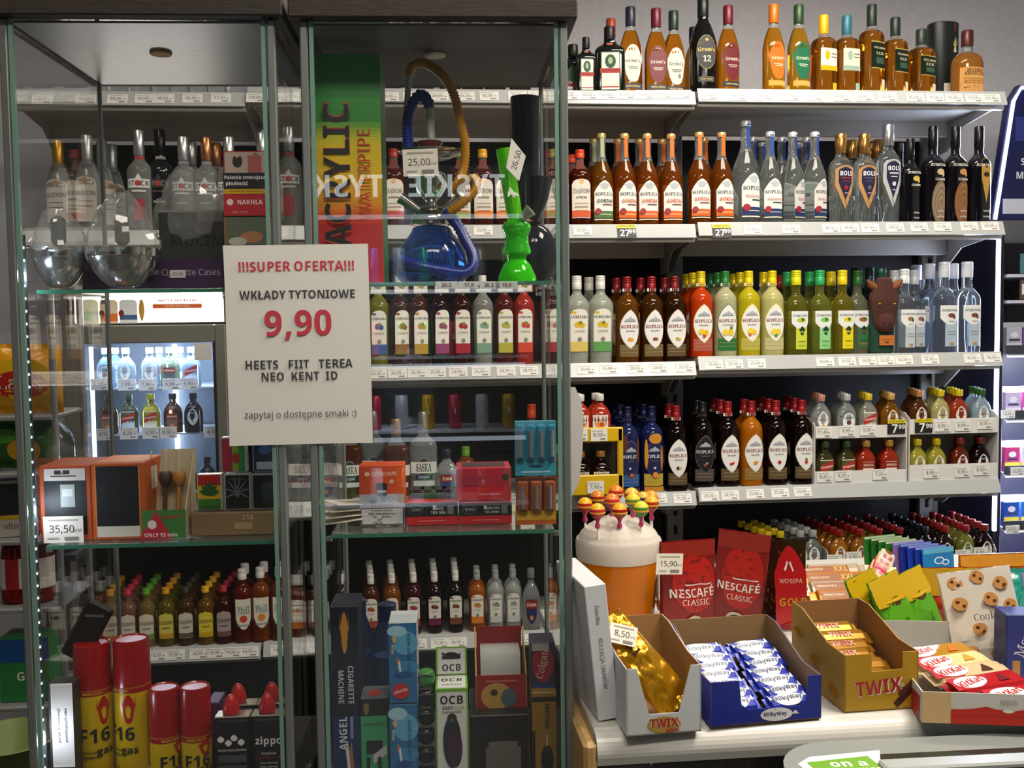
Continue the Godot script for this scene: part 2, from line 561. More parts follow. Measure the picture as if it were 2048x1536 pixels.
func scotch(id, cap, paper, word, tint, look, liq = "d98a1c", pattern = false):
	var pr = [["q", 0, 0.36, 2.15, 0.42, paper], ["t", 0, 0.385, 1.35, 0.07, "Grant's", tint, 1], ["r", 0, 0.315, 0.9, 0.008, tint], ["r", 0, 0.295, 0.7, 0.006, tint], ["r", 0, 0.105, 1.9, 0.06, "2a2c30" if not pattern else "e0a040"], ["t", 0, 0.105, 1.3, 0.025, "TRIPLE WOOD", "d8c48a", 0]]
	if word: pr.append(["t", 0.25, 0.245, 0.8, 0.045, word, tint, 1])
	pr.append(["t", 0, 0.87, 0.6, 0.03, "Grant's", "e8e0d0", 3])
	kind(id, {"name": "whisky_bottle", "label": look, "H": 0.272, "R": 0.036, "sz": 0.82, "prof": SCOTCH, "fill": 0.73, "mat": liquid(liq, 0.07), "cap": [0.79, 1.0, 0.43, cap, 0.1, 0.35], "rows": 5, "print": pr, "group": "whisky bottles on the top shelf"})
func irish(id, H, cap, look, paper = "14241c", accent = "b9a54a"):
	kind(id, {"name": "whiskey_bottle", "label": look, "H": H, "R": 0.0345 if H > 0.22 else 0.038, "e": 4.0, "sz": 0.92, "prof": SQUARE, "fill": 0.70, "mat": liquid("c47a18", 0.07), "cap": [0.76, 1.0, 0.44, cap, 0.1, 0.4],
		"print": [["r", 0, 0.42, 1.8, 0.30, paper], ["r", 0, 0.565, 1.8, 0.012, accent], ["r", 0, 0.275, 1.8, 0.012, accent], ["t", 0, 0.50, 1.5, 0.05, "TULLAMORE", "e8dcb0", 1], ["t", 0, 0.44, 1.0, 0.05, "D.E.W.", "e8dcb0", 1], ["r", 0, 0.36, 1.0, 0.07, "3c5a48"], ["r", 0.6, 0.10, 0.62, 0.12, "e3dfc6"]] if paper == "14241c" else
			[["r", 0, 0.42, 1.8, 0.28, paper], ["e", -0.3, 0.47, 0.5, 0.12, accent], ["r", 0.4, 0.49, 0.6, 0.012, "6a705c"], ["r", 0.4, 0.45, 0.6, 0.012, "6a705c"], ["r", 0, 0.31, 1.8, 0.06, accent], ["r", 0.6, 0.08, 0.62, 0.1, accent]]})
func stock_top():
	# square dark green herbal liqueurs
	for q in [["herbal_small", 0.17, 0.031, "small square black herbal liqueur bottle with a green crest label"], ["herbal_large", 0.205, 0.046, "large square black herbal liqueur bottle with a red banded label"]]:
		kind(q[0], {"name": "herbal_liqueur_bottle", "label": q[3], "H": q[1], "R": q[2], "e": 5.0, "sz": 0.6, "prof": SQUARE, "mat": plain("0d120f", 0.08), "cap": [0.80, 1.0, 0.36, "1a1413", 0.2, 0.4],
			"print": [["r", 0, 0.33, 1.25, 0.56, "1f4a2c"], ["r", 0, 0.33, 1.15, 0.535, "e2e4d8"], ["e", 0, 0.47, 0.72, 0.20, "1c4a2e"], ["e", 0, 0.48, 0.3, 0.10, "9fb48a"], ["r", 0, 0.335, 1.35, 0.07, "b5281f"], ["t", 0, 0.335, 1.2, 0.04, "Jägermeister", "20100c", 1], ["r", 0, 0.1, 1.1, 0.015, "b5281f"], ["r", 0, 0.74, 0.4, 0.03, "c05030"]]})
	kind("herbal_round", {"name": "herbal_liqueur_bottle", "label": "black herbal liqueur bottle half hidden by the cabinet corner", "H": 0.165, "R": 0.04, "e": 4.0, "sz": 0.8, "prof": SQUARE, "mat": plain("0d120f", 0.08), "cap": [0.78, 1.0, 0.4, "14100f", 0.2, 0.4], "print": [["e", 0, 0.42, 1.2, 0.3, "27502f"], ["r", 0, 0.22, 1.3, 0.06, "a52a20"]]})
	scotch("scotch_navy", "23283a", "ddd8c8", "", "20242c", "amber whisky bottle with a navy cap and cream label")
	scotch("scotch_maroon", "6c1a2c", "6f1c28", "", "e6dcc8", "amber whisky bottle with a maroon cap and maroon label beside the cream labels")
	scotch("scotch_green_cap", "26382f", "ddd8c8", "8", "20242c", "amber whisky bottle with a dark green cap and cream label numbered 8")
	scotch("scotch_red", "6c1a2c", "6b1722", "", "e6dcc8", "amber whisky bottle with a maroon cap right of the black bottle")
	scotch("scotch_orange", "d8701c", "e0701e", "", "f2e0c0", "amber whisky bottle with an orange cap and orange label", "e39c20", true)
	scotch("scotch_tropical", "2d4a2a", "1f6a4a", "", "ece6c8", "amber whisky bottle with a gold and green patterned cap", "dca428", true)
	scotch("orange_top", "a8482a", "c06030", "", "e6dcc8", "whisky bottle with a rust orange cap behind the herbal liqueur")
	kind("scotch_black", {"name": "whisky_bottle", "label": "tall black whisky bottle with a gold oval label reading 12", "H": 0.292, "R": 0.0425, "rows": 5, "prof": SCOTCH, "mat": plain("0b0b0d", 0.12), "cap": [0.80, 1.0, 0.40, "15161c", 0.1, 0.35],
		"print": [["e", 0, 0.41, 1.55, 0.36, "8a7434"], ["e", 0, 0.41, 1.48, 0.342, "0d0d0f"], ["e", 0, 0.535, 0.25, 0.035, "b89a4c"], ["t", 0, 0.435, 1.3, 0.07, "Grant's", "d8bc6a", 1], ["t", 0, 0.34, 0.6, 0.07, "12", "d8d0bc", 1], ["r", 0, 0.13, 1.2, 0.055, "3a3420"], ["t", 0, 0.13, 0.8, 0.02, "AGED 12 YEARS", "c8aa5c", 0]]})
	kind("dark_scotch", {"name": "whisky_bottle", "label": "dark capped whisky bottle standing behind the black bottle", "H": 0.245, "R": 0.034, "prof": SCOTCH, "mat": liquid("a8701c", 0.15), "cap": [0.79, 1.0, 0.43, "1c1d22", 0.1, 0.4]})
	irish("irish_yellow", 0.243, "e8b41c", "square whiskey bottle with a bright yellow cap", "dcdad2", "e2b218")
	irish("irish_teal", 0.243, "2f7186", "square whiskey bottle with a teal cap and pale label", "d6d8c6", "9db3a4")
	irish("irish_tall", 0.278, "26302a", "tallest square whiskey bottle with a dark green label")
	irish("irish_mid", 0.240, "25322b", "middle sized square whiskey bottle with a dark green label")
	irish("irish_short", 0.206, "283a30", "shortest square whiskey bottle with a dark green label")
	kind("malt_round", {"name": "malt_whisky_bottle", "label": "squat round malt whisky bottle with a peach label and copper brown cap", "H": 0.208, "R": 0.0505, "sz": 0.9, "prof": [[0, 0], [0.96, 0], [1, 0.02], [1, 0.42], [0.98, 0.53], [0.80, 0.62], [0.42, 0.66], [0.32, 0.69], [0.32, 0.97], [0, 0.97]], "fill": 0.645, "mat": liquid("cf8a38", 0.2), "cap": [0.76, 1.0, 0.36, "5a3430", 0.5, 0.35],
		"print": [["r", 0, 0.215, 2.1, 0.385, "d9a05c"], ["t", 0, 0.365, 1.3, 0.045, "MONKEY", "4a3018", 1], ["t", 0, 0.315, 1.5, 0.045, "SHOULDER", "4a3018", 1], ["r", 0, 0.24, 1.6, 0.006, "8a5c28"], ["r", 0, 0.21, 1.5, 0.006, "8a5c28"], ["r", 0, 0.18, 1.6, 0.006, "8a5c28"], ["t", -0.6, 0.11, 0.4, 0.02, "BATCH 27", "6a4420", 0]]})
	var y0 = deck.middle[0]
	stand_row("middle", 0, [["herbal_round", 1146, 120, 0.05], ["herbal_small", 1172, 125], ["herbal_large", 1219, 115, 0.0, -0.1], ["orange_top", 1222, 100, 0.14], ["scotch_navy", 1261, 95, 0.02, 0.08], ["scotch_maroon", 1312, 100, 0.03], ["scotch_green_cap", 1347, 98, 0.05, 0.1]])
	stand_row("right", 0, [["dark_scotch", 1387, 110, 0.15], ["scotch_black", 1406, 90], ["scotch_red", 1456, 97, 0.02, 0.25], ["scotch_orange", 1547, 100, 0.0, 0.25], ["scotch_tropical", 1597, 100, 0.0, 0.2], ["irish_yellow", 1647, 108, 0.0, 0.3], ["irish_teal", 1693, 108, 0.0, 0.25], ["irish_tall", 1743, 100, 0.0, 0.45], ["irish_mid", 1790, 110, 0.0, 0.45], ["irish_short", 1842, 120, 0.0, 0.4], ["malt_round", 1934, 120, 0.0, 0.15]])
	# gift tube
	var z = SHELF_Z - 0.16
	var p = on_z(1885, 100, z)
	var t = thing("gift_tube", "tall black oval whisky gift tube with a cream foot", "gift tube", Transform3D(Basis(Vector3.UP, 0.1), Vector3(p.x, deck.right[0] + 0.001, z)))
	part(t, "tube", geo("1b1f1f").lathe([Vector2(0, 0), Vector2(0.049, 0), Vector2(0.05, 0.002), Vector2(0.05, 0.255), Vector2(0.047, 0.258), Vector2(0, 0.256)], 28, 2.2, 0.8), ink(0.4))
	var fit = func(x, yy, w): return Vector3(sin(x) * (0.0505 + w), yy, cos(x) * (0.0505 + w) * 0.8)
	part(t, "print", printed(geo(), [["r", 0, 0.03, 2.4, 0.06, "cfcabb"], ["r", 0.4, 0.242, 0.14, 0.03, "a02028"], ["p", 0.45, 0.195, 0.5, 0.03, "c8b25a"], ["p", 0.4, 0.175, 0.3, 0.03, "e8dca0"], ["t", 0.3, 0.125, 0.6, 0.026, "12", "e0dccb", 1], ["t", 0.1, 0.042, 1.0, 0.017, "Glenfiddich", "26261f", 1]], fit, 14), ink(0.45))
	# bottle feet of the hidden top shelf stock, seen under the cabinet roofs
	kind("hidden_clear", {"name": "spirit_bottle", "label": "clear top shelf bottle, foot showing under the cabinet roof", "H": 0.27, "R": 0.033, "prof": SLOPED, "mat": liquid(CLEAR, 0.06), "cap": [0.94, 1.0, 0.4, "c8c8c8", 0.3, 0.4], "group": "clear bottles above the cabinet"})
	kind("hidden_dark", {"name": "spirit_bottle", "label": "dark top shelf bottle, foot showing behind the waterpipe cabinet", "H": 0.27, "R": 0.033, "prof": SLOPED, "mat": liquid("3a2412", 0.4), "cap": [0.94, 1.0, 0.4, "403028", 0.3, 0.4], "group": "dark bottles above the cabinet"})
	for x in [235, 285, 322, 360, 397, 434, 470]: stand_row("left", 0, [["hidden_clear", x, 150]])
	for x in [780, 845, 900, 945, 990, 1040]: stand_row("middle", 0, [["hidden_dark", x, 150]])

func nalewka(id, cap, liq, body, look, fruit, paper = "e9e9e6", rim = "cfc9ba", band = "7a6242", word = "7d1f26", tape = "e6e2d8", sub = "NALEWKA", more = []):
	var pr = [["r", 0, 0.148, 1.92, 0.14, band], ["r", 0, 0.17, 1.5, 0.004, "b09a70"], ["r", 0, 0.13, 1.5, 0.004, "b09a70"], ["l", 0, 0.395, 1.94, 0.45, rim], ["l", 0, 0.395, 1.84, 0.43, paper], ["e", 0, 0.50, 0.9, 0.035, "a9b0b8"], ["r", 0, 0.485, 1.1, 0.012, "8d949c"], ["p", 0, 0.525, 0.5, 0.03, "b4bac0"], ["t", 0, 0.425, 1.66, 0.052, "SOPLICA", word, 1], ["t", 0, 0.375, 1.15, 0.016, sub, "70706c", 0]]
	for q in fruit: pr.append(["e", q[0], q[1], q[2], q[2] * 0.135, q[3]])
	pr.append_array(more)
	pr.append(["r", 0, 0.845, 1.2, 0.035, tape])
	pr.append(["t", 0, 0.845, 0.5, 0.014, "SOPLICA", "6a4a44", 0])
	kind(id, {"name": "fruit_liqueur_bottle", "label": look, "H": 0.268, "R": 0.0365, "sz": 0.95, "prof": ROUND_SHOULDER, "mat": liquid(liq, body), "cap": [0.825, 1.0, 0.385, cap, 0.25, 0.35, 1], "print": pr, "rows": 2,
		"behind": "rear " + look, "behind_group": "rear " + look})
func bitter(id, cap, tape, band, liq, body, look, H = 0.285, R = 0.036, sub = "GORZKA", subcol = "d0662a", seal = "8a2026"):
	var pr = [["d", 0, 0.29, 1.9, 0.40, "e6e6e2"], ["q", 0, 0.43, 0.9, 0.07, "b8bfc4"], ["t", 0, 0.345, 1.7, 0.06, "SOPLICA", "2a2c34", 1], ["r", 0, 0.128, 1.9, 0.075, band], ["r", 0.1, 0.13, 1.2, 0.006, "f0e4d0"], ["r", 0, 0.075, 1.9, 0.012, "e8e0c8"], ["r", 0.25, 0.232, 0.9, 0.012, "7a3a34" if sub == "GORZKA" else "30343c"], ["e", -0.6, 0.16, 0.55, 0.069, seal], ["e", -0.6, 0.16, 0.4, 0.05, "a8343a"], ["r", 0.0, 0.855, 0.34, 0.225, tape]]
	if sub: pr.append(["t", 0.05, 0.272, 1.45, 0.05, sub, subcol, 0])
	kind(id, {"name": "spirit_bottle", "label": look, "H": H, "R": R, "prof": SLOPED, "fill": 0.70, "mat": liquid(liq, body), "cap": [0.945, 1.0, 0.40, cap, 0.4, 0.35], "print": pr, "rows": 5, "behind": "rear " + look, "behind_group": "rear " + look, "group": look})
func stock_second():
	var herbal = func(id, cap, band, look):
		kind(id, {"name": "bitter_vodka_bottle", "label": look, "H": 0.235, "R": 0.034, "e": 2.4, "sz": 0.9, "prof": ROUND_SHOULDER, "fill": 0.76, "mat": liquid("7a2c0e", 0.2), "cap": [0.89, 1.0, 0.42, cap, 0.0, 0.4, 1],
			"print": [["a", 0, 0.36, 1.95, 0.50, "e2dcd0"], ["e", 0, 0.58, 0.4, 0.07, "e0b080"], ["t", 0, 0.455, 1.7, 0.085, "ŻOŁĄDKOWA", "2c2a2a", 2, 0, 1], ["t", 0, 0.375, 1.0, 0.055, "GORZKA", "2c2a2a", 0], ["r", 0, 0.30, 1.3, 0.008, "a09888"], ["r", 0, 0.255, 1.3, 0.02, "a89a80"], ["r", 0, 0.165, 1.95, 0.08, band], ["r", 0, 0.2, 1.2, 0.02, "c85a28"], ["r", 0, 0.8, 1.0, 0.12, "6a2018"]]})
	herbal.call("stomach_orange", "d8481e", "d8582a", "dark amber bitter vodka bottle with an orange screw cap")
	kinds.stomach_orange.group = "orange capped bitter vodkas"
	herbal.call("stomach_yellow", "d8a01c", "dc8a24", "amber bitter vodka bottle with a yellow cap behind the waterpipe hose")
	herbal.call("stomach_green", "5a9030", "8a9a3c", "amber bitter vodka bottle with a green banded label behind the waterpipe")
	herbal.call("stomach_red", "a02418", "b03a28", "bitter vodka bottle with a red cap beside the waterpipe carton")
	herbal.call("stomach_peach", "c8741c", "d88a3c", "amber bitter vodka bottle with a peach footed label beside the green bong")
	herbal.call("stomach_rust", "b8401c", "b85a48", "bitter vodka bottle with a rust cap behind the black bong")
	bitter("gorzka_mint", "b8a468", "a8b08c", "4a7438", "b87a1c", 0.15, "amber spirit bottle with a green banded white label and mint leaf", 0.285, 0.036, "GORZKA", "3a4a34")
	bitter("gorzka_orange", "d8b478", "e07020", "d8641e", "c06a14", 0.15, "amber spirit bottle with an orange banded white label and orange neck tape")
	bitter("noble_big", "d8dcde", "2c4f9c", "26386a", CLEAR, 0.06, "largest clear vodka bottle with a pointed white label and blue band", 0.322, 0.0425, "Szlachetna", "c89a94", "a82a2e")
	bitter("noble", "e0e2e2", "2c4f9c", "26386a", CLEAR, 0.06, "clear vodka bottle with a pointed white label and blue neck tape", 0.288, 0.0365, "Szlachetna", "c89a94", "a82a2e")
	for q in [["bols_red", "c09050", "b88a54", 0.282, "a02030", "clear fluted vodka bottle with a gold cap and red lettered navy shield"], ["bols_gold", "b88a4c", "b88a54", 0.282, "5a5468", "clear fluted vodka bottle with a gold cap and plain navy shield"], ["bols_silver", "b8bcc0", "b4b8bc", 0.312, "d0d4da", "clear fluted vodka bottle with a silver cap and silver framed shield"]]:
		kind(q[0], {"name": "vodka_bottle", "label": q[5], "group": q[5], "H": q[3], "R": 0.039, "e": 2.3, "sz": 0.8, "prof": [[0, 0], [0.80, 0], [0.84, 0.015], [0.88, 0.25], [0.92, 0.4], [1, 0.58], [0.95, 0.66], [0.60, 0.72], [0.42, 0.75], [0.38, 0.8], [0.38, 0.97], [0, 0.97]], "mat": liquid(CLEAR, 0.05), "cap": [0.785, 1.0, 0.46, q[1], 0.85, 0.22], "rows": 3,
			"print": [["v", 0, 0.405, 1.85, 0.48, q[2]], ["v", 0, 0.44, 1.25, 0.36, "211f3e"], ["t", 0.05, 0.555, 1.1, 0.05, "BOLS", "e8e8ea", 0], ["r", 0.05, 0.505, 0.85, 0.014, q[4]], ["r", 0.05, 0.47, 0.6, 0.008, q[4]], ["e", 0.05, 0.40, 0.34, 0.045, q[4]], ["r", 0.05, 0.34, 0.3, 0.01, "b8b8c4"]],
			"behind": "rear " + q[5], "behind_group": "rear " + q[5],
			"extra": func(t, d):
				var g = geo()
				for k in 14:
					var a = TAU * k / 14
					g.tube([Vector3(cos(a) * 0.0332, 0.012, sin(a) * 0.0265), Vector3(cos(a + 0.1) * 0.0345, 0.05, sin(a + 0.1) * 0.0275), Vector3(cos(a + 0.35) * 0.0362, 0.09, sin(a + 0.35) * 0.0288)], 0.0022, 5)
				part(t, "flutes", g, liquid(CLEAR, 0.06))})
	for q in [["czarna_small", 0.268, 0.032, "c8b050", "", "smaller black vodka bottle with a pale gold bison emblem"], ["czarna_grey", 0.308, 0.0365, "c8b48c", "7a6a54", "black vodka bottle with a grey tree ring print"], ["czarna_brown", 0.308, 0.0365, "c08a50", "7a5230", "black vodka bottle with a brown tree ring print"], ["czarna_gold", 0.308, 0.036, "c89a48", "", "black vodka bottle with a gold brush stroke label"]]:
		var pr = []
		if q[4]:
			for r in 7: pr.append(["e", 0.25, 0.21, 1.9 - r * 0.26, 0.46 - r * 0.062, q[4] if r % 2 == 0 else ("94826a" if q[4] == "7a6a54" else "946844")])
		if q[0] == "czarna_gold":
			pr.append_array([["v", 0.15, 0.44, 1.0, 0.46, "b58c3c"], ["t", 0.1, 0.60, 1.75, 0.075, "ŻUBRÓWKA", "e8e2d0", 1], ["e", 0.15, 0.50, 0.6, 0.05, "2a2018"]])
		else:
			pr.append_array([["t", 0.1, 0.60, 1.75, 0.075, "ŻUBRÓWKA", "e8e4d8", 1], ["e", 0.15, 0.525, 0.8, 0.062, q[3]], ["e", 0.42, 0.50, 0.3, 0.05, q[3]], ["t", 0.15, 0.45, 1.1, 0.036, "CZARNA", "e8e4d8", 0]])
		pr.append_array([["t", 0.2, 0.13, 0.7, 0.02, "WÓDKA", "d8d4c8", 0], ["t", 0.2, 0.07, 0.7, 0.02, "POLSKA", "d8d4c8", 0]])
		if q[4]: pr.append(["r", 0.05, 0.91, 0.38, 0.17, "d8cdb0" if q[4] == "7a6a54" else "c07a2c"])
		kind(q[0], {"name": "black_vodka_bottle", "label": q[5], "H": q[1], "R": q[2], "sz": 0.85, "e": 2.4, "rows": 4, "prof": TALL_CAP, "mat": plain("0c0b10", 0.07), "cap": [0.78, 1.0, 0.40, "15151a", 0.2, 0.25], "print": pr, "cols": 12})
	kind("dark_slim", {"name": "spirit_bottle", "label": "slim dark bottle in the gap behind the black vodka", "H": 0.27, "R": 0.022, "prof": SLOPED, "mat": plain("101214", 0.1), "cap": [0.9, 1.0, 0.4, "2a2c30", 0.2, 0.4]})
	var g = 0.085
	stand_row("middle", 1, [["stomach_red", 788, 385], ["stomach_green", 921, 385], ["stomach_yellow", 966, 385], ["stomach_peach", 1010, 385], ["stomach_rust", 1098, 385], ["stomach_orange", 1160, 380], ["stomach_orange", 1144, 380, 0.09], ["gorzka_mint", 1203, 365, 0.0, 0.1], ["gorzka_mint", 1188, 365, g], ["gorzka_orange", 1249, 365, 0.0, 0.25], ["gorzka_orange", 1237, 365, g, -0.3], ["gorzka_orange", 1294, 365], ["gorzka_orange", 1279, 365, g, 0.2], ["gorzka_orange", 1342, 365, 0.0, 0.05], ["gorzka_orange", 1324, 365, g, 0.3]])
	stand_row("right", 1, [["gorzka_orange", 1398, 365], ["gorzka_orange", 1408, 365, g, 0.4], ["gorzka_orange", 1443, 365, 0.0, 0.2], ["noble_big", 1491, 350, 0.0, 0.35], ["noble", 1505, 362, g, 0.5], ["noble", 1524, 360, g * 2, 0.3], ["noble", 1540, 365, 0.0, 0.1], ["noble", 1563, 362, g, 0.4], ["noble", 1585, 365, 0.005, 0.75], ["noble", 1597, 360, g * 2, -0.3], ["noble", 1629, 355, 0.0, 0.55], ["noble", 1613, 355, g, 0.2], ["bols_red", 1681, 360, 0.0, 0.15], ["bols_gold", 1704, 355, 0.1], ["bols_gold", 1728, 360, 0.0, 0.1], ["bols_gold", 1741, 355, 0.16], ["bols_silver", 1776, 350, 0.0, 0.15], ["bols_gold", 1756, 350, 0.09], ["dark_slim", 1801, 360, 0.09], ["czarna_small", 1820, 360, 0.0, 0.15], ["czarna_grey", 1865, 350, 0.0, 0.2], ["czarna_brown", 1910, 350, 0.0, 0.2], ["czarna_gold", 1957, 350, 0.0, 0.15]])
	# left section: plain vodkas behind the left cabinet
	for q in [["zol_gold", "b88a28", "light label vodka bottle with a gold foil neck", 0.27], ["zol_silver", "b9bcbc", "light label vodka bottle with a silver foil neck", 0.285]]:
		kind(q[0], {"name": "vodka_bottle", "label": q[2], "H": q[3], "R": 0.036, "rows": 4, "prof": SCOTCH, "fill": 0.66, "mat": liquid("c9cdc8", 0.3), "cap": [0.70, 1.0, 0.42, q[1], 0.7, 0.3], "group": q[2], "behind": "rear " + q[2], "behind_group": "rear " + q[2],
			"print": [["a", 0, 0.34, 1.9, 0.46, "cfc9c0"], ["e", 0, 0.53, 0.45, 0.07, "b8926a"], ["t", 0, 0.40, 1.75, 0.07, "ŻOŁĄDKOWA", "3a3a3c", 2, 0, 1], ["r", 0, 0.32, 1.2, 0.01, "8a7c70"], ["r", 0, 0.27, 1.2, 0.01, "8a7c70"]]})
	for q in [["stock_red", "b4b8ba", "c7ccc8", "red collared clear vodka bottle with a tall silver cap", 0.3], ["stock_black", "1a1b20", "17181c", "black vodka bottle with a tall black cap", 0.305], ["stock_silver", "c0c4c6", "c7ccc8", "clear vodka bottle with a tall silver cap", 0.282], ["stock_copper", "b07850", "c7ccc8", "clear vodka bottle with a tall copper cap", 0.28]]:
		kind(q[0], {"name": "vodka_bottle", "label": q[3], "H": q[4], "R": 0.036, "prof": TALL_CAP, "mat": plain("141518", 0.08) if q[0] == "stock_black" else liquid(q[2], 0.22), "cap": [0.755, 1.0, 0.44, q[1], 0.8, 0.25], "group": q[3], "behind": "rear " + q[3], "behind_group": "rear " + q[3],
			"print": [["p", 0, 0.54, 0.6, 0.06, "e0e0dc" if q[0] != "stock_black" else "2a2b30"], ["r", 0, 0.475, 1.9, 0.085, "dcdcd8" if q[0] != "stock_black" else "26272c"], ["t", 0, 0.475, 1.75, 0.07, "STOCK", "17171a" if q[0] != "stock_black" else "8a8a92", 0], ["e", 0, 0.475, 0.42, 0.055, "b83028"], ["r", 0, 0.40, 1.2, 0.018, "d0d0cc" if q[0] != "stock_black" else "3a3b40"], ["r", 0, 0.30 if q[0] != "stock_red" else 0.22, 0.9, 0.02 if q[0] != "stock_red" else 0.2, "a83038" if q[0] == "stock_red" else "9a9c9c"], ["r", 0, 0.73, 1.4, 0.03, "a02a24" if q[0] == "stock_red" else "8a8c90"]]})
	stand_row("left", 1, [["zol_gold", 118, 365], ["zol_silver", 176, 360], ["zol_silver", 206, 365, 0.078, 0.6], ["zol_silver", 226, 370, 0.155, 0.6], ["stock_red", 280, 355, 0.0, 0.1], ["stock_black", 322, 355, 0.02], ["stock_silver", 368, 360], ["stock_silver", 385, 360, 0.09], ["stock_copper", 414, 360], ["stock_copper", 434, 360, 0.09], ["stock_silver", 459, 360]])
	stand_row("middle", 1, [["stock_silver", 526, 360], ["stock_red", 580, 360]])
func lubelska(id, liq, body, band, look, fruit, H = 0.275, R = 0.037, cap = "dcdcd6", sub = "LEMON"):
	var pr = [["a", 0, 0.385, 1.5, 0.48, "e2dfd4"], ["e", -0.45, 0.585, 0.4, 0.03, fruit], ["t", 0, 0.535, 1.4, 0.052, "LUBELSKA", "22261f", 1], ["e", -0.15, 0.45, 0.5, 0.065, fruit], ["e", 0.2, 0.44, 0.45, 0.058, fruit], ["e", 0.05, 0.47, 0.3, 0.04, "6c8a34"], ["t", 0, 0.375, 0.95, 0.024, sub, "6a6a60", 3], ["r", 0, 0.20, 1.5, 0.11, band], ["e", 0, 0.285, 0.34, 0.048, "80807c"]]
	kind(id, {"name": "liqueur_bottle", "label": look, "group": look, "H": H, "R": R, "sz": 0.85, "prof": TAPERED, "mat": liquid(liq, body), "cap": [0.845, 1.0, 0.37, cap, 0.1, 0.5, 1], "print": pr, "rows": 3, "behind": "rear " + look, "behind_group": "rear " + look})
func grass(id, cap, liq, label_top, band, look, H = 0.268, R = 0.036, word = "ŻUBRÓWKA", body = 0.14):
	var bison = id.begins_with("biala")
	var pr = [["r", 0.15, 0.215, 1.15, 0.27, band], ["s", 0.05, 0.42, 1.8, 0.21, "e4e8e8"], ["t", 0.05, 0.475, 1.55, 0.05, word, "20262c", 1]]
	if bison: pr.append_array([["e", 0.1, 0.415, 0.62, 0.05, label_top], ["e", 0.34, 0.40, 0.24, 0.045, "5a3020"], ["t", 0.15, 0.35, 0.5, 0.016, "BIAŁA", "404448", 1], ["r", 0.15, 0.24, 0.8, 0.006, "7a8890"], ["r", 0.15, 0.21, 0.8, 0.006, "7a8890"], ["e", 0.15, 0.11, 0.4, 0.03, "b08a50"]])
	else: pr.append_array([["e", 0.1, 0.42, 0.9, 0.055, label_top], ["e", 0.2, 0.425, 0.3, 0.04, "4a6a20"], ["q", 0.15, 0.295, 0.6, 0.1, "16302c"], ["t", 0.15, 0.28, 0.4, 0.04, "BIO", label_top, 0], ["t", 0.15, 0.17, 0.7, 0.02, "CYTRYNA", "24402c", 0], ["r", 0.15, 0.13, 0.7, 0.02, label_top]])
	kind(id, {"name": "grass_vodka_bottle", "label": look, "group": look, "H": H, "R": R, "e": 2.5, "sz": 0.85, "prof": [[0, 0], [0.93, 0], [1, 0.015], [1, 0.55], [0.97, 0.62], [0.66, 0.68], [0.42, 0.71], [0.36, 0.77], [0.39, 0.83], [0.36, 0.97], [0, 0.97]], "mat": liquid(liq, body), "cap": [0.83, 1.0, 0.43, cap, 0.1, 0.4, 1], "print": pr, "rows": 2, "behind": "rear " + look, "behind_group": "rear " + look})
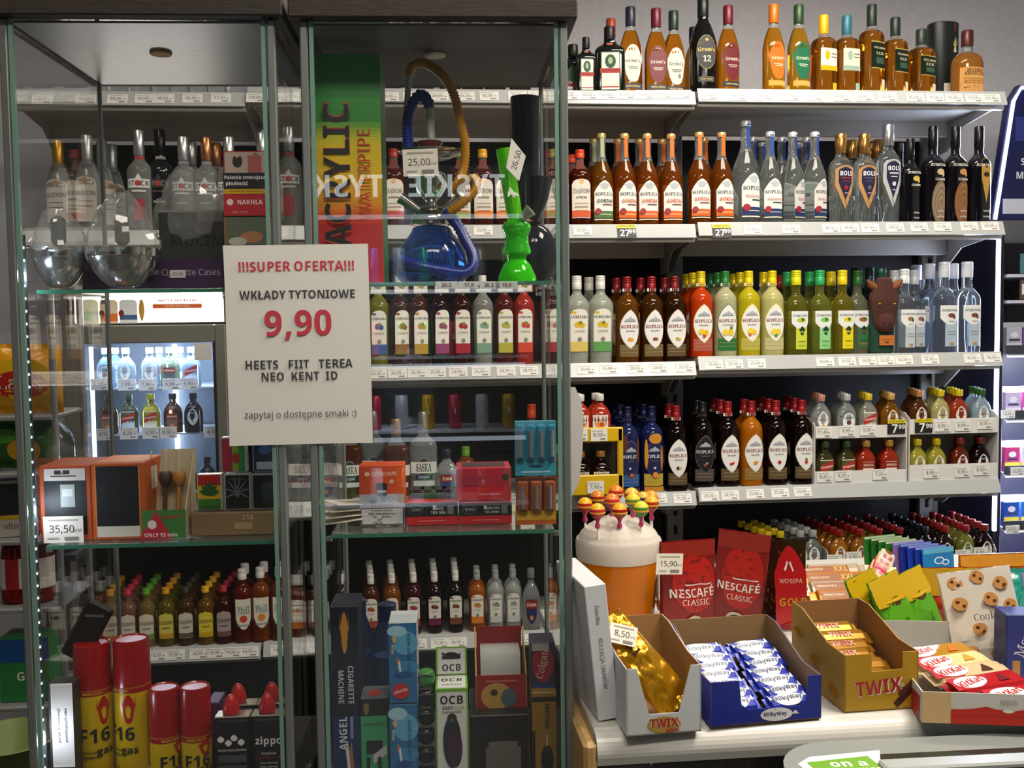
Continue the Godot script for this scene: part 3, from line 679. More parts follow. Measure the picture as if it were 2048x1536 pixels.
func stock_third():
	var g = 0.08
	lubelska("lemon_green", "c4cabb", 0.45, "5a9a54", "tapered pale lemon liqueur bottle with a green footed label", "d8b01c", 0.272, 0.041)
	lubelska("lemon_yellow", "c4cabb", 0.45, "d2bc64", "tapered pale lemon liqueur bottle with a yellow footed label", "d8b01c", 0.272, 0.041)
	nalewka("amber_quince", "8a1c20", "a86a12", 0.2, "amber fruit liqueur bottle with a dark red cap and two quinces on the label", [[-0.1, 0.28, 0.3, "d89a20"], [0.12, 0.275, 0.28, "e0a82c"]], "e9e9e6", "cfc9ba", "6e5a3a")
	nalewka("amber_nut", "8a1c20", "7a4810", 0.2, "brown amber fruit liqueur bottle with a dark red cap and hazelnuts on the label", [[-0.08, 0.28, 0.28, "8a3a20"], [0.12, 0.28, 0.26, "a0482a"]], "e9e9e6", "cfc9ba", "6e5a3a")
	nalewka("amber_plum", "7a181c", "4c2a0c", 0.25, "dark brown fruit liqueur bottle with a dark red cap and yellow plums", [[-0.08, 0.28, 0.26, "b89a2c"], [0.12, 0.275, 0.26, "d0b440"]], "e9e9e6", "cfc9ba", "5e4c30")
	nalewka("cloudy_red", "e0c41c", "c23c0c", 0.8, "cloudy red orange citrus liqueur bottle with a yellow cap", [[-0.25, 0.30, 0.5, "e8c830"], [0.15, 0.29, 0.5, "e6b824"], [0, 0.25, 0.3, "c84a24"]], "e9e9e6", "e8d89a", "a85444")
	nalewka("cloudy_lime", "2c7a3c", "b8b890", 0.75, "cloudy pale lemon liqueur bottle with a green cap and green foot label", [[-0.25, 0.29, 0.55, "e8cc44"], [0.2, 0.29, 0.55, "e4c43c"], [0.25, 0.34, 0.3, "5a8a2c"]], "e9e9e6", "2a6a4a", "1e6a34", "7d1f26", "d8e0d0", "CYTRYNOWA")
	nalewka("cloudy_yellow", "ecd400", "c2b41c", 0.75, "cloudy deep yellow citrus liqueur bottle with a yellow cap", [[-0.1, 0.30, 0.6, "ecd23c"], [-0.2, 0.26, 0.26, "c85a30"], [0.2, 0.29, 0.4, "e8c030"]], "e9e9e6", "e8d860", "b4ab48")
	nalewka("cloudy_pale", "ecd400", "c4c07c", 0.75, "cloudy pale yellow citrus liqueur bottle with a yellow cap", [[-0.15, 0.29, 0.55, "ecd23c"], [0.2, 0.29, 0.5, "e4c840"], [0, 0.245, 0.26, "4a8a34"]], "e9e9e6", "e8d860", "b8b580")
	kind("red_cap", {"name": "fruit_liqueur_bottle", "label": "red capped liqueur bottle in the rear row behind the pale yellow ones", "H": 0.262, "R": 0.035, "prof": ROUND_SHOULDER, "mat": liquid("5a1410", 0.3), "cap": [0.825, 1.0, 0.385, "c02420", 0.1, 0.4, 1]})
	grass("lime_yellow", "dcd80c", "b2ac3c", "a8c83c", "c8d43c", "yellow capped flavoured grass vodka bottle with a lime label")
	grass("lime_green", "2ca85c", "b6bc54", "7cc84c", "8cd08c", "green capped flavoured grass vodka bottle with a mint label")
	grass("lime_gold", "e6cc0c", "bcb03c", "e0cc1c", "e0d414", "yellow capped flavoured grass vodka bottle with a lemon label")
	grass("classic", "2f6a2c", "c0c49c", "a0643a", "2f6a3c", "pale grass vodka bottle with a dark green label and green cap")
	grass("biala", "d8dce0", "ccd6dc", "9a6a4a", "bcc8ce", "clear vodka bottle with a white cap and small bison label", 0.27, 0.035, "ŻUBRÓWKA", 0.06)
	grass("biala_large", "d4d8e2", "c4d0de", "7a4434", "a9bccd", "large clear vodka bottle with a white cap and bison label", 0.292, 0.041, "ŻUBRÓWKA", 0.06)
	kind("dark_green", {"name": "spirit_bottle", "label": "dark green capped bottle behind the knitted bison cover", "group": "dark green bottles behind the bison cover", "H": 0.285, "R": 0.034, "prof": ROUND_SHOULDER, "mat": liquid("20302c", 0.4), "cap": [0.8, 1.0, 0.42, "16342c", 0.2, 0.35, 1]})
	# seen through the cabinet glass
	var mid = [["m_lime", "a8a83c", "3a5a9a", "lime liqueur bottle with a blue side label behind the notice"], ["m_nut", "5a2a12", "8a5a2c", "brown liqueur bottle with a nut label behind the cabinet glass"], ["m_quince", "5e2414", "b08a2c", "red brown liqueur bottle with a quince label behind the cabinet glass"], ["m_berry", "2e0e12", "8a3a6a", "dark berry liqueur bottle behind the cabinet glass"], ["m_cherry", "4a0c14", "a01c30", "dark cherry liqueur bottle behind the cabinet glass"], ["m_mint", "b8beb4", "7a9a8a", "clear mint liqueur bottle behind the cabinet glass"], ["m_rose", "7a2a24", "b0a83c", "rosehip liqueur bottle behind the cabinet glass"], ["m_grapefruit", "a03028", "c8402c", "red grapefruit liqueur bottle with orange slices on its label"], ["m_rods", "7a2024", "a83a34", "red liqueur bottle behind the cabinet corner rods"]]
	var xs = [757, 800, 838, 880, 924, 966, 1009, 1048, 1098]
	for i in mid.size():
		var q = mid[i]
		lubelska(q[0], q[1], 0.3 if q[0] != "m_grapefruit" else 0.7, q[2], q[3], q[2], 0.275, 0.033)
		stand_row("middle", 2, [[q[0], xs[i], 650, 0.0, 0.35 if i > 0 and i < 4 else 0.1]])
	stand_row("middle", 2, [["lemon_yellow", 1154, 640, 0.0, 0.1], ["lemon_green", 1201, 640, 0.0, 0.05], ["lemon_green", 1178, 640, 0.1], ["amber_quince", 1254, 640, 0.0, 0.1], ["amber_quince", 1233, 640, g], ["amber_nut", 1303, 640, 0.0, 0.1], ["amber_nut", 1281, 640, g], ["amber_plum", 1349, 640, 0.0, 0.05], ["amber_plum", 1329, 640, g]])
	stand_row("right", 2, [["cloudy_red", 1402, 635], ["cloudy_red", 1386, 635, g], ["cloudy_red", 1374, 635, g * 2], ["cloudy_lime", 1450, 635], ["cloudy_lime", 1435, 635, g], ["cloudy_lime", 1421, 635, g * 2], ["cloudy_yellow", 1497, 632], ["cloudy_yellow", 1480, 632, g], ["cloudy_yellow", 1467, 632, g * 2], ["cloudy_pale", 1544, 632], ["cloudy_pale", 1527, 632, g], ["red_cap", 1558, 632, g * 2], ["lime_yellow", 1592, 630, 0.0, 0.1], ["lime_green", 1574, 630, g], ["lime_green", 1639, 630, 0.0, 0.1], ["lime_green", 1618, 630, g], ["lime_gold", 1684, 630, 0.0, 0.12], ["lime_gold", 1661, 630, g], ["classic", 1714, 628, 0.035, 0.15], ["dark_green", 1710, 628, g * 2.2], ["dark_green", 1739, 625, 0.15], ["biala", 1808, 625, 0.0, 0.15], ["biala", 1788, 625, g], ["biala", 1828, 625, 0.075, 0.2], ["biala_large", 1832, 618, 0.17], ["biala_large", 1858, 618, g + 0.01], ["biala_large", 1887, 618, 0.0, 0.12], ["biala_large", 1905, 618, g + 0.01], ["biala_large", 1933, 618, 0.0, 0.12]])
	# knitted bison cover over a bottle
	var z = SHELF_Z - 0.058
	var p = on_z(1761, 640, z)
	var _u = 0
	var t = thing("bottle_cover", "green bottle cover with a knitted brown bison head and orange patch", "bottle cover", Transform3D(Basis(Vector3.UP, -0.05), Vector3(p.x, deck.right[2] + 0.001, z)))
	part(t, "sleeve", geo("163a2e").lathe(soften([Vector2(0, 0.004), Vector2(0.039, 0.004), Vector2(0.0405, 0.02), Vector2(0.0405, 0.15), Vector2(0.035, 0.19), Vector2(0.02, 0.21), Vector2(0, 0.21)], 1), 24, 2.4, 0.85), grain("12342a", "1c4a3a", 60, 0.95))
	var hd = geo("6a3a30").lathe(soften([Vector2(0, 0.065), Vector2(0.018, 0.068), Vector2(0.034, 0.09), Vector2(0.037, 0.115), Vector2(0.046, 0.16), Vector2(0.047, 0.19), Vector2(0.03, 0.215), Vector2(0.025, 0.225), Vector2(0.025, 0.243), Vector2(0, 0.246)], 1), 24, 2.2, 0.6)
	for k in 11:     # knitted ridges
		var x = -0.04 + k * 0.008
		var pts = []
		for j in 9:
			var yy = 0.075 + j * 0.02
			var rr = 0.034 + 0.012 * clampf((yy - 0.1) / 0.06, 0, 1) - 0.022 * clampf((yy - 0.195) / 0.03, 0, 1) - 0.016 * clampf((0.09 - yy) / 0.025, 0, 1)
			var xx = x * rr / 0.045
			pts.append(Vector3(xx, yy, 0.6 * sqrt(max(0.0, rr * rr - xx * xx)) + 0.0008))
		hd.tube(pts, 0.0022, 5)
	var h = part(t, "bison_head", hd, grain("40241e", "5e382e", 50, 0.95))
	h.position.z = 0.022
	part(h, "muzzle", geo("6a342e").lathe(soften([Vector2(0, 0.07), Vector2(0.02, 0.072), Vector2(0.029, 0.09), Vector2(0.027, 0.12), Vector2(0.016, 0.135), Vector2(0, 0.136)], 1), 18, 2.0, 0.5), grain("3c201c", "562e28", 50, 0.95)).position.z = 0.016
	for s in [-1, 1]:
		part(h, "ear", geo("8a5230").tube([Vector3(s * 0.028, 0.212, 0), Vector3(s * 0.044, 0.222, 0.004), Vector3(s * 0.056, 0.236, 0.006)], 0.01, 8, [0.013, 0.012, 0.004]), ink(0.9))
		part(h, "eye", geo("c8a838").lathe([Vector2(0, -0.003), Vector2(0.004, -0.001), Vector2(0.004, 0.001), Vector2(0, 0.003)], 10), ink(0.3)).position = Vector3(s * 0.024, 0.16, 0.027)
		part(h, "nostril", geo("30160f").lathe([Vector2(0, -0.003), Vector2(0.003, 0), Vector2(0, 0.003)], 8), ink(0.9)).position = Vector3(s * 0.009, 0.1, 0.031)
	var pt = geo("b86a24").box(Vector3(0.004, 0.045, 0.04), Vector3(0.048, 0.032, 0.002), 0.001)
	printed(pt, [["t", 0, 0, 0.036, 0.007, "ŻUBRÓWKA", "6a3410", 1], ["e", 0, -0.009, 0.014, 0.007, "6a3410"]], flat(Vector3(0.004, 0.048, 0.041)), 10)
	part(t, "patch", pt, ink(0.7))
	part(t, "bottle_cap", geo("1c4a34").lathe([Vector2(0, 0.24), Vector2(0.0165, 0.24), Vector2(0.0165, 0.255), Vector2(0.0155, 0.256), Vector2(0.0165, 0.257), Vector2(0.0165, 0.27), Vector2(0.0145, 0.273), Vector2(0, 0.273)], 16), ink(0.3, 0.3))

func flask(id, liq, body, cap, look, shape = "l", word = "SOPLICA", tint = "7d1f26", paper = "e6e6e2", H = 0.134, R = 0.0315):
	var pr = []
	if shape == "l": pr = [["l", 0, 0.40, 1.25, 0.44, "c9c4b4"], ["l", 0, 0.40, 1.17, 0.42, paper], ["r", 0, 0.50, 0.5, 0.03, "9aa2aa"], ["t", 0, 0.41, 1.0, 0.07, word, tint, 1], ["e", 0, 0.28, 0.25, 0.05, "c89a3c"]]
	elif shape == "x": pr = [["r", 0, 0.36, 1.5, 0.42, paper], ["r", 0, 0.41, 1.5, 0.15, "b02a24", 0.10], ["t", 0, 0.41, 1.35, 0.10, word, "f0ece0", 0, 8]]
	elif shape == "o": pr = [["e", 0, 0.36, 1.5, 0.46, "22303a"], ["e", 0, 0.36, 1.4, 0.42, paper], ["t", 0, 0.45, 1.2, 0.09, word, "20262c", 1], ["e", 0, 0.33, 0.5, 0.1, "5a3a2c"]]
	else: pr = [["s", 0, 0.30, 1.2, 0.40, paper], ["r", 0, 0.42, 1.3, 0.14, "8a2a20"], ["t", 0, 0.42, 1.1, 0.07, word, "f0e4d0", 0], ["e", 0, 0.2, 0.4, 0.08, "d87a3c"]]
	kind(id, {"name": "miniature_bottle", "label": look, "group": look, "H": H, "R": R, "sz": 0.55, "e": 2.4, "prof": FLASK, "mat": liquid(liq, body), "cap": [0.85, 1.0, 0.40, cap, 0.3, 0.35], "print": pr, "behind": "rear " + look, "behind_group": "rear " + look})
func two_tier(label, x0, x1, ytop, ymid, ylow, ybase, h):
	# white display case of two tiers; x in pixels at its front
	var z = SHELF_Z + 0.0
	var a = on_z(x0, 900, z).x
	var b = on_z(x1, 900, z).x
	var wd = b - a
	var y = deck.right[3] + 0.001
	var up = func(py): return on_z((x0 + x1) / 2.0, py, z).y - y
	var t = thing("display_tray", label, "display tray", Vector3((a + b) / 2, y, z - 0.002), "white two tier trays")
	var m = ink(0.5)
	var top = up.call(ytop)
	for s in [-1, 1]:
		var g = geo("d2d0cc")
		g.prism(v2([[0, 0], [0.22, 0], [0.22, top + 0.03], [0.03, top + 0.012], [0, top - 0.005]]), -0.0015, 0.0015)
		var w = part(t, "side_wall", g, m)
		w.rotation.y = PI / 2
		w.position = Vector3(s * (wd / 2 - 0.002), 0, 0)
	part(t, "back_wall", geo("c4c2be").box(Vector3(0, top / 2, -0.221), Vector3(wd - 0.002, top, 0.003)), m)
	part(t, "lower_front", geo("dededc").box(Vector3(0, up.call(ylow) / 2, -0.0015), Vector3(wd - 0.006, up.call(ylow), 0.003)), m)
	var ym = up.call(ymid)
	var yt = up.call(ytop) - 0.008
	part(t, "upper_front", geo("dededc").box(Vector3(0, (ym + yt) / 2, -0.0015), Vector3(wd - 0.006, yt - ym, 0.003)), m)
	part(t, "upper_floor", geo("c9c7c3").box(Vector3(0, ym + 0.0015, -0.11), Vector3(wd - 0.006, 0.003, 0.214)), m)
	return [y + 0.002, y + ym + 0.004]
func stock_fourth():
	nalewka("dark_plum", "9a1c20", "160a0a", 0.5, "near black fruit liqueur bottle with a plum on the white leaf label", [[-0.08, 0.28, 0.3, "2a2a2c"], [0.1, 0.28, 0.24, "c8b04a"]], "e9e9e6", "cfc9ba", "5a4a30")
	nalewka("dark_black", "16161c", "160e0e", 0.5, "black labelled dark fruit liqueur bottle with a black cap", [[-0.08, 0.27, 0.26, "8a4a3c"], [0.1, 0.29, 0.2, "c09a7a"]], "1a1a1e", "6a625c", "4a4440", "d8d4cc", "22222a")
	nalewka("dark_cherry", "9a1c20", "1c0a0a", 0.5, "near black fruit liqueur bottle with red cherries on the white leaf label", [[-0.1, 0.275, 0.24, "b0281c"], [0.1, 0.285, 0.24, "c83a24"]], "e9e9e6", "cfc9ba", "5a4a30")
	nalewka("bright_orange", "9a1c20", "c2700c", 0.6, "bright orange fruit liqueur bottle with an orange on the leaf label", [[-0.05, 0.28, 0.32, "e08a1c"], [0.12, 0.29, 0.22, "e8a030"]], "e9e9e6", "cfc9ba", "8a6a34")
	nalewka("dark_raspberry", "9a1c20", "1a0808", 0.5, "near black fruit liqueur bottle with one raspberry on the leaf label", [[0, 0.28, 0.32, "a81c2c"]], "e9e9e6", "cfc9ba", "5a4a30")
	nalewka("dark_strawberry", "9a1c20", "180808", 0.5, "near black fruit liqueur bottle with a strawberry beside the white tray", [[0, 0.275, 0.3, "c03028"], [0, 0.31, 0.22, "4a7a2c"]], "e9e9e6", "cfc9ba", "5a4a30")
	nalewka("blue_cocoa", "161c44", "1c2450", 0.95, "blue wrapped chocolate liqueur bottle with brown swirls", [[-0.1, 0.29, 0.2, "d0d4e0"]], "1c2350", "6a5a7a", "2a5a9a", "e8e8ee", "2a3266", "DOLCE", [["e", -0.55, 0.58, 0.6, 0.2, "5a2c24"], ["e", 0.7, 0.5, 0.35, 0.3, "6a3428"], ["e", 0.05, 0.21, 0.4, 0.05, "b05a3c"], ["r", 0, 0.03, 1.9, 0.05, "5a3434"]])
	nalewka("blue_caramel", "141a44", "1a2250", 0.95, "blue wrapped caramel liqueur bottle with orange swirls", [[0.0, 0.29, 0.22, "d0d4e0"]], "1a2150", "4a4a7a", "b8a030", "e8e8ee", "2a3266", "DOLCE", [["e", 0.1, 0.63, 1.2, 0.12, "c88a2c"], ["e", -0.75, 0.45, 0.35, 0.35, "c88a2c"], ["e", 0.7, 0.4, 0.3, 0.3, "b87a28"], ["e", 0.05, 0.21, 0.5, 0.07, "e08a2c"], ["r", 0, 0.04, 1.9, 0.06, "c8882c"]])
	var g = 0.08
	stand_row("middle", 3, [["blue_cocoa", 1255, 890, 0.0, 0.1], ["blue_cocoa", 1240, 890, g], ["blue_cocoa", 1230, 890, 2 * g], ["blue_caramel", 1303, 890, 0.0, 0.05], ["blue_caramel", 1287, 890, g], ["blue_caramel", 1275, 890, 2 * g], ["dark_plum", 1352, 890], ["dark_plum", 1338, 890, g]])
	stand_row("right", 3, [["dark_black", 1405, 885], ["dark_black", 1394, 885, g], ["dark_cherry", 1455, 885, 0.0, 0.1], ["dark_cherry", 1441, 885, g], ["dark_cherry", 1428, 885, 2 * g], ["bright_orange", 1502, 885, 0.0, 0.1], ["bright_orange", 1488, 885, g], ["dark_raspberry", 1551, 885], ["dark_raspberry", 1537, 885, g], ["dark_raspberry", 1522, 885, 2 * g], ["dark_strawberry", 1603, 885, 0.0, 0.05], ["dark_strawberry", 1589, 885, g], ["dark_strawberry", 1575, 885, 2 * g]])
	# two white trays of miniatures
	flask("mini_clear", "ccd2d0", 0.16, "c08a70", "clear miniature flask with a copper cap and leaf label")
	flask("mini_bison", "ccd2d0", 0.16, "b8bcbc", "clear miniature flask with a silver cap and oval bison label", "o", "ŻUBRÓWKA", "20262c", "dfe4e8")
	flask("mini_rye", "ccd0c4", 0.2, "d8c02c", "clear miniature flask with a yellow cap and red slanted band", "x", "ŻYTNIÓWKA", "f0ece0", "e0d8c8")
	flask("mini_amber", "b87c1c", 0.2, "c8a058", "amber miniature flask with a gold cap")
	flask("mini_brown", "7a4c1c", 0.25, "b8824c", "brown amber miniature flask with a copper gold cap")
	flask("mini_pale", "b8b074", 0.6, "d8c41c", "cloudy pale yellow miniature flask with a yellow cap")
	flask("mini_red", "a03a1c", 0.6, "d8c41c", "cloudy red miniature flask with a yellow cap")
	flask("mini_blue", "a8c0cc", 0.4, "2c5a34", "pale blue miniature flask with a green cap")
	flask("mini_rye_dark", "7a7440", 0.15, "3a4a30", "olive miniature flask with a dark cap and red slanted band", "x", "ŻYTNIÓWKA", "f0ece0", "d8d0c0")
	flask("mini_tomato", "9a2c18", 0.7, "b88a3c", "red miniature flask with a shield label on the lower tier", "k", "SOPLICA", "f0e4d0", "e0d4c0")
	flask("mini_lemon", "a8a038", 0.6, "c8b414", "yellow green miniature flask with a yellow cap on the lower tier")
	flask("mini_orange", "7a2e10", 0.4, "7a2420", "dark orange miniature flask on the lower tier")
	flask("mini_dark", "1c0c10", 0.4, "6a2424", "near black miniature flask on the lower tier")
	var lv = two_tier("white two tier tray of clear and amber miniatures", 1629, 1815, 846, 876, 941, 972, 0)
	var lw = two_tier("white two tier tray of yellow and red miniatures", 1818, 1998, 832, 867, 928, 962, 0)
	var drop = func(id, px, py, y, back):
		var d = kinds[id]
		var z = SHELF_Z - 0.008 - d.R * 0.55 - back
		var q = on_z(px, py, z)
		bottle(id, Vector3(q.x, y, z), 0.05, d.behind if back > 0.02 else "", d.behind_group if back > 0.02 else "")
	for q in [["mini_clear", 1642, 0], ["mini_bison", 1693, 0], ["mini_rye", 1736, 0], ["mini_amber", 1781, 0]]:
		for r in 4: drop.call(q[0], q[1] - r * 5, 830, lv[1], r * 0.044)
	for q in [["mini_brown", 1838, 0], ["mini_pale", 1880, 0], ["mini_red", 1917, 0], ["mini_blue", 1962, 0]]:
		for r in 4: drop.call(q[0], q[1] - r * 6, 820, lw[1], r * 0.044)
	for q in [["mini_rye_dark", 1650], ["mini_rye_dark", 1693], ["mini_tomato", 1732], ["mini_tomato", 1778]]:
		for r in 2: drop.call(q[0], q[1] - r * 6, 920, lv[0], r * 0.05)
	for q in [["mini_lemon", 1835], ["mini_lemon", 1873], ["mini_orange", 1920], ["mini_dark", 1961]]:
		for r in 2: drop.call(q[0], q[1] - r * 6, 910, lw[0], r * 0.05)
	# seen through the cabinet glass: hexagonal vodkas
	for q in [["saska_amber", "8a4a1c", "b08a50", "brown vodka bottle with a gold cap and white name band", 0.245], ["saska_clear", "ccd2d0", "9a9c9e", "clear vodka bottle with a silver cap and white name band", 0.265]]:
		kind(q[0], {"name": "vodka_bottle", "label": q[3] + " behind the cabinet shelf", "group": q[3], "H": q[4], "R": 0.042, "e": 3.2, "sz": 0.8, "prof": [[0, 0], [0.93, 0], [1, 0.02], [1, 0.60], [0.97, 0.64], [0.45, 0.72], [0.34, 0.76], [0.32, 0.97], [0, 0.97]], "fill": 0.68 if q[0] == "saska_amber" else 2.0, "mat": liquid(q[1], 0.2), "cap": [0.80, 1.0, 0.36, q[2], 0.7, 0.3],
			"print": [["e", 0, 0.36, 1.0, 0.26, "8a8e90"], ["e", 0, 0.36, 0.9, 0.235, "3a3c3e"], ["r", 0, 0.37, 1.85, 0.13, "e2e0da"], ["t", 0, 0.37, 1.1, 0.085, "SASKA", "1c1c1e", 1, 0, 1], ["r", 0, 0.26, 1.2, 0.045, "23284a"], ["t", 0, 0.26, 0.8, 0.025, "CZYSTA", "d8d8e0", 0], ["r", 0, 0.19, 1.5, 0.06, "c8ccd0"]]})
	flask("zubr_small", "c4cacc", 0.25, "30343c", "small clear flask with a blue band label behind the cabinet shelf", "k", "ŻUBR", "f0f0f0", "27467a", 0.15, 0.036)
	kind("beer_green", {"name": "flavoured_vodka_bottle", "label": "small bottle with a lime green cap behind the cabinet shelf", "H": 0.15, "R": 0.03, "prof": ROUND_SHOULDER, "mat": liquid("9a5a2c", 0.3), "cap": [0.8, 1.0, 0.45, "6aa02c", 0.1, 0.5, 1]})
	kind("orange_small", {"name": "flavoured_vodka_bottle", "label": "small bottle with an orange cap behind the blue packs", "H": 0.28, "R": 0.033, "prof": ROUND_SHOULDER, "mat": liquid("b8703c", 0.3), "cap": [0.85, 1.0, 0.42, "d84a1c", 0.1, 0.5, 1]})
	stand_row("middle", 3, [["saska_amber", 793, 920, 0.0, 0.1], ["saska_clear", 847, 915], ["zubr_small", 894, 950], ["beer_green", 932, 950, 0.05], ["orange_small", 1064, 900, 0.02], ["saska_amber", 698, 930, 0.03, 0.1], ["saska_clear", 748, 930, 0.06], ["saska_clear", 655, 930, 0.03], ["saska_clear", 606, 930, 0.03]])
	# yellow two storey rack by the cabinet
	var z = SHELF_Z + 0.10
	var q0 = on_z(1140, 985, z)
	var q1 = on_z(1246, 855, z)
	var wd = q1.x - q0.x
	var hh = q1.y - q0.y
	var ty = deck.middle[3] + 0.008
	var t = thing("miniature_rack", "yellow plastic rack of small flasks beside the cabinet edge", "rack", Vector3((q0.x + q1.x) / 2, ty, z))
	var yel = ink(0.35)
	var oy = q0.y - ty
	part(t, "upper_front", geo("d8b010").box(Vector3(0, oy + hh - 0.02, 0), Vector3(wd, 0.044, 0.008), 0.004), yel)
	part(t, "lower_front", geo("d8b010").box(Vector3(0, oy + 0.02, 0), Vector3(wd, 0.062, 0.008), 0.004), yel)
	for s in [-1, 1]: part(t, "side_post", geo("d0a80e").box(Vector3(s * (wd / 2 - 0.009), oy + hh / 2, -0.002), Vector3(0.018, hh, 0.012), 0.004), yel)
	part(t, "upper_floor", geo("c8a00c").box(Vector3(0, oy + hh - 0.038, -0.046), Vector3(wd - 0.01, 0.004, 0.085)), yel)
	part(t, "lower_floor", geo("c8a00c").box(Vector3(0, oy + 0.0, -0.046), Vector3(wd - 0.01, 0.004, 0.085)), yel)
	part(t, "back_wall", geo("2a2418").box(Vector3(0, oy + hh / 2, -0.09), Vector3(wd - 0.01, hh, 0.004)), yel)
	var card = []
	for q in [[1120, 775], [1150, 774], [1162, 800], [1167, 832], [1165, 900], [1158, 965], [1142, 996], [1120, 998]]:
		var w3 = on_z(q[0], q[1], z + 0.016)
		card.append([w3.x - t.position.x, w3.y - t.position.y])
	part(t, "side_card", geo("b8b8b4").prism(v2(card), 0.015, 0.017), ink(0.5), "pale grey card with a rounded edge")
	flask("rack_red", "a8301c", 0.75, "e0e0dc", "red liqueur flask with a white cap in the top of the yellow rack", "s", "LUBELSKA", "22261f", "e2ded2", 0.135, 0.034)
	kinds.rack_red.print = [["r", 0, 0.33, 1.5, 0.42, "e2ded2"], ["t", 0, 0.43, 1.2, 0.06, "LUBELSKA", "22261f", 1], ["e", 0, 0.33, 0.9, 0.13, "d8943c"], ["e", 0.1, 0.33, 0.4, 0.09, "c8402c"]]
	flask("rack_saska", "2c1208", 0.3, "a8782c", "dark flask with a gold cap in the bottom of the yellow rack", "k", "SASKA", "1c1c1e", "8a7a60", 0.115, 0.034)
	kinds.rack_saska.print = [["e", 0, 0.36, 1.0, 0.36, "7a6a4c"], ["e", 0, 0.36, 0.88, 0.32, "20120c"], ["r", 0, 0.38, 1.5, 0.18, "d0c8b8"], ["t", 0, 0.38, 1.2, 0.13, "SASKA", "1c1c1e", 1, 0, 1]]
	for r in [[1199, 0.0], [1160, 0.0], [1192, 0.04], [1153, 0.04]]:
		var pp = on_z(r[0], 830, z - 0.027 - r[1])
		bottle("rack_red", Vector3(pp.x, ty + oy + hh - 0.035, z - 0.027 - r[1]), 0.0)
	for x in [1201, 1161]:
		var pp = on_z(x, 930, z - 0.03)
		bottle("rack_saska", Vector3(pp.x, ty + oy + 0.003, z - 0.03), 0.0)

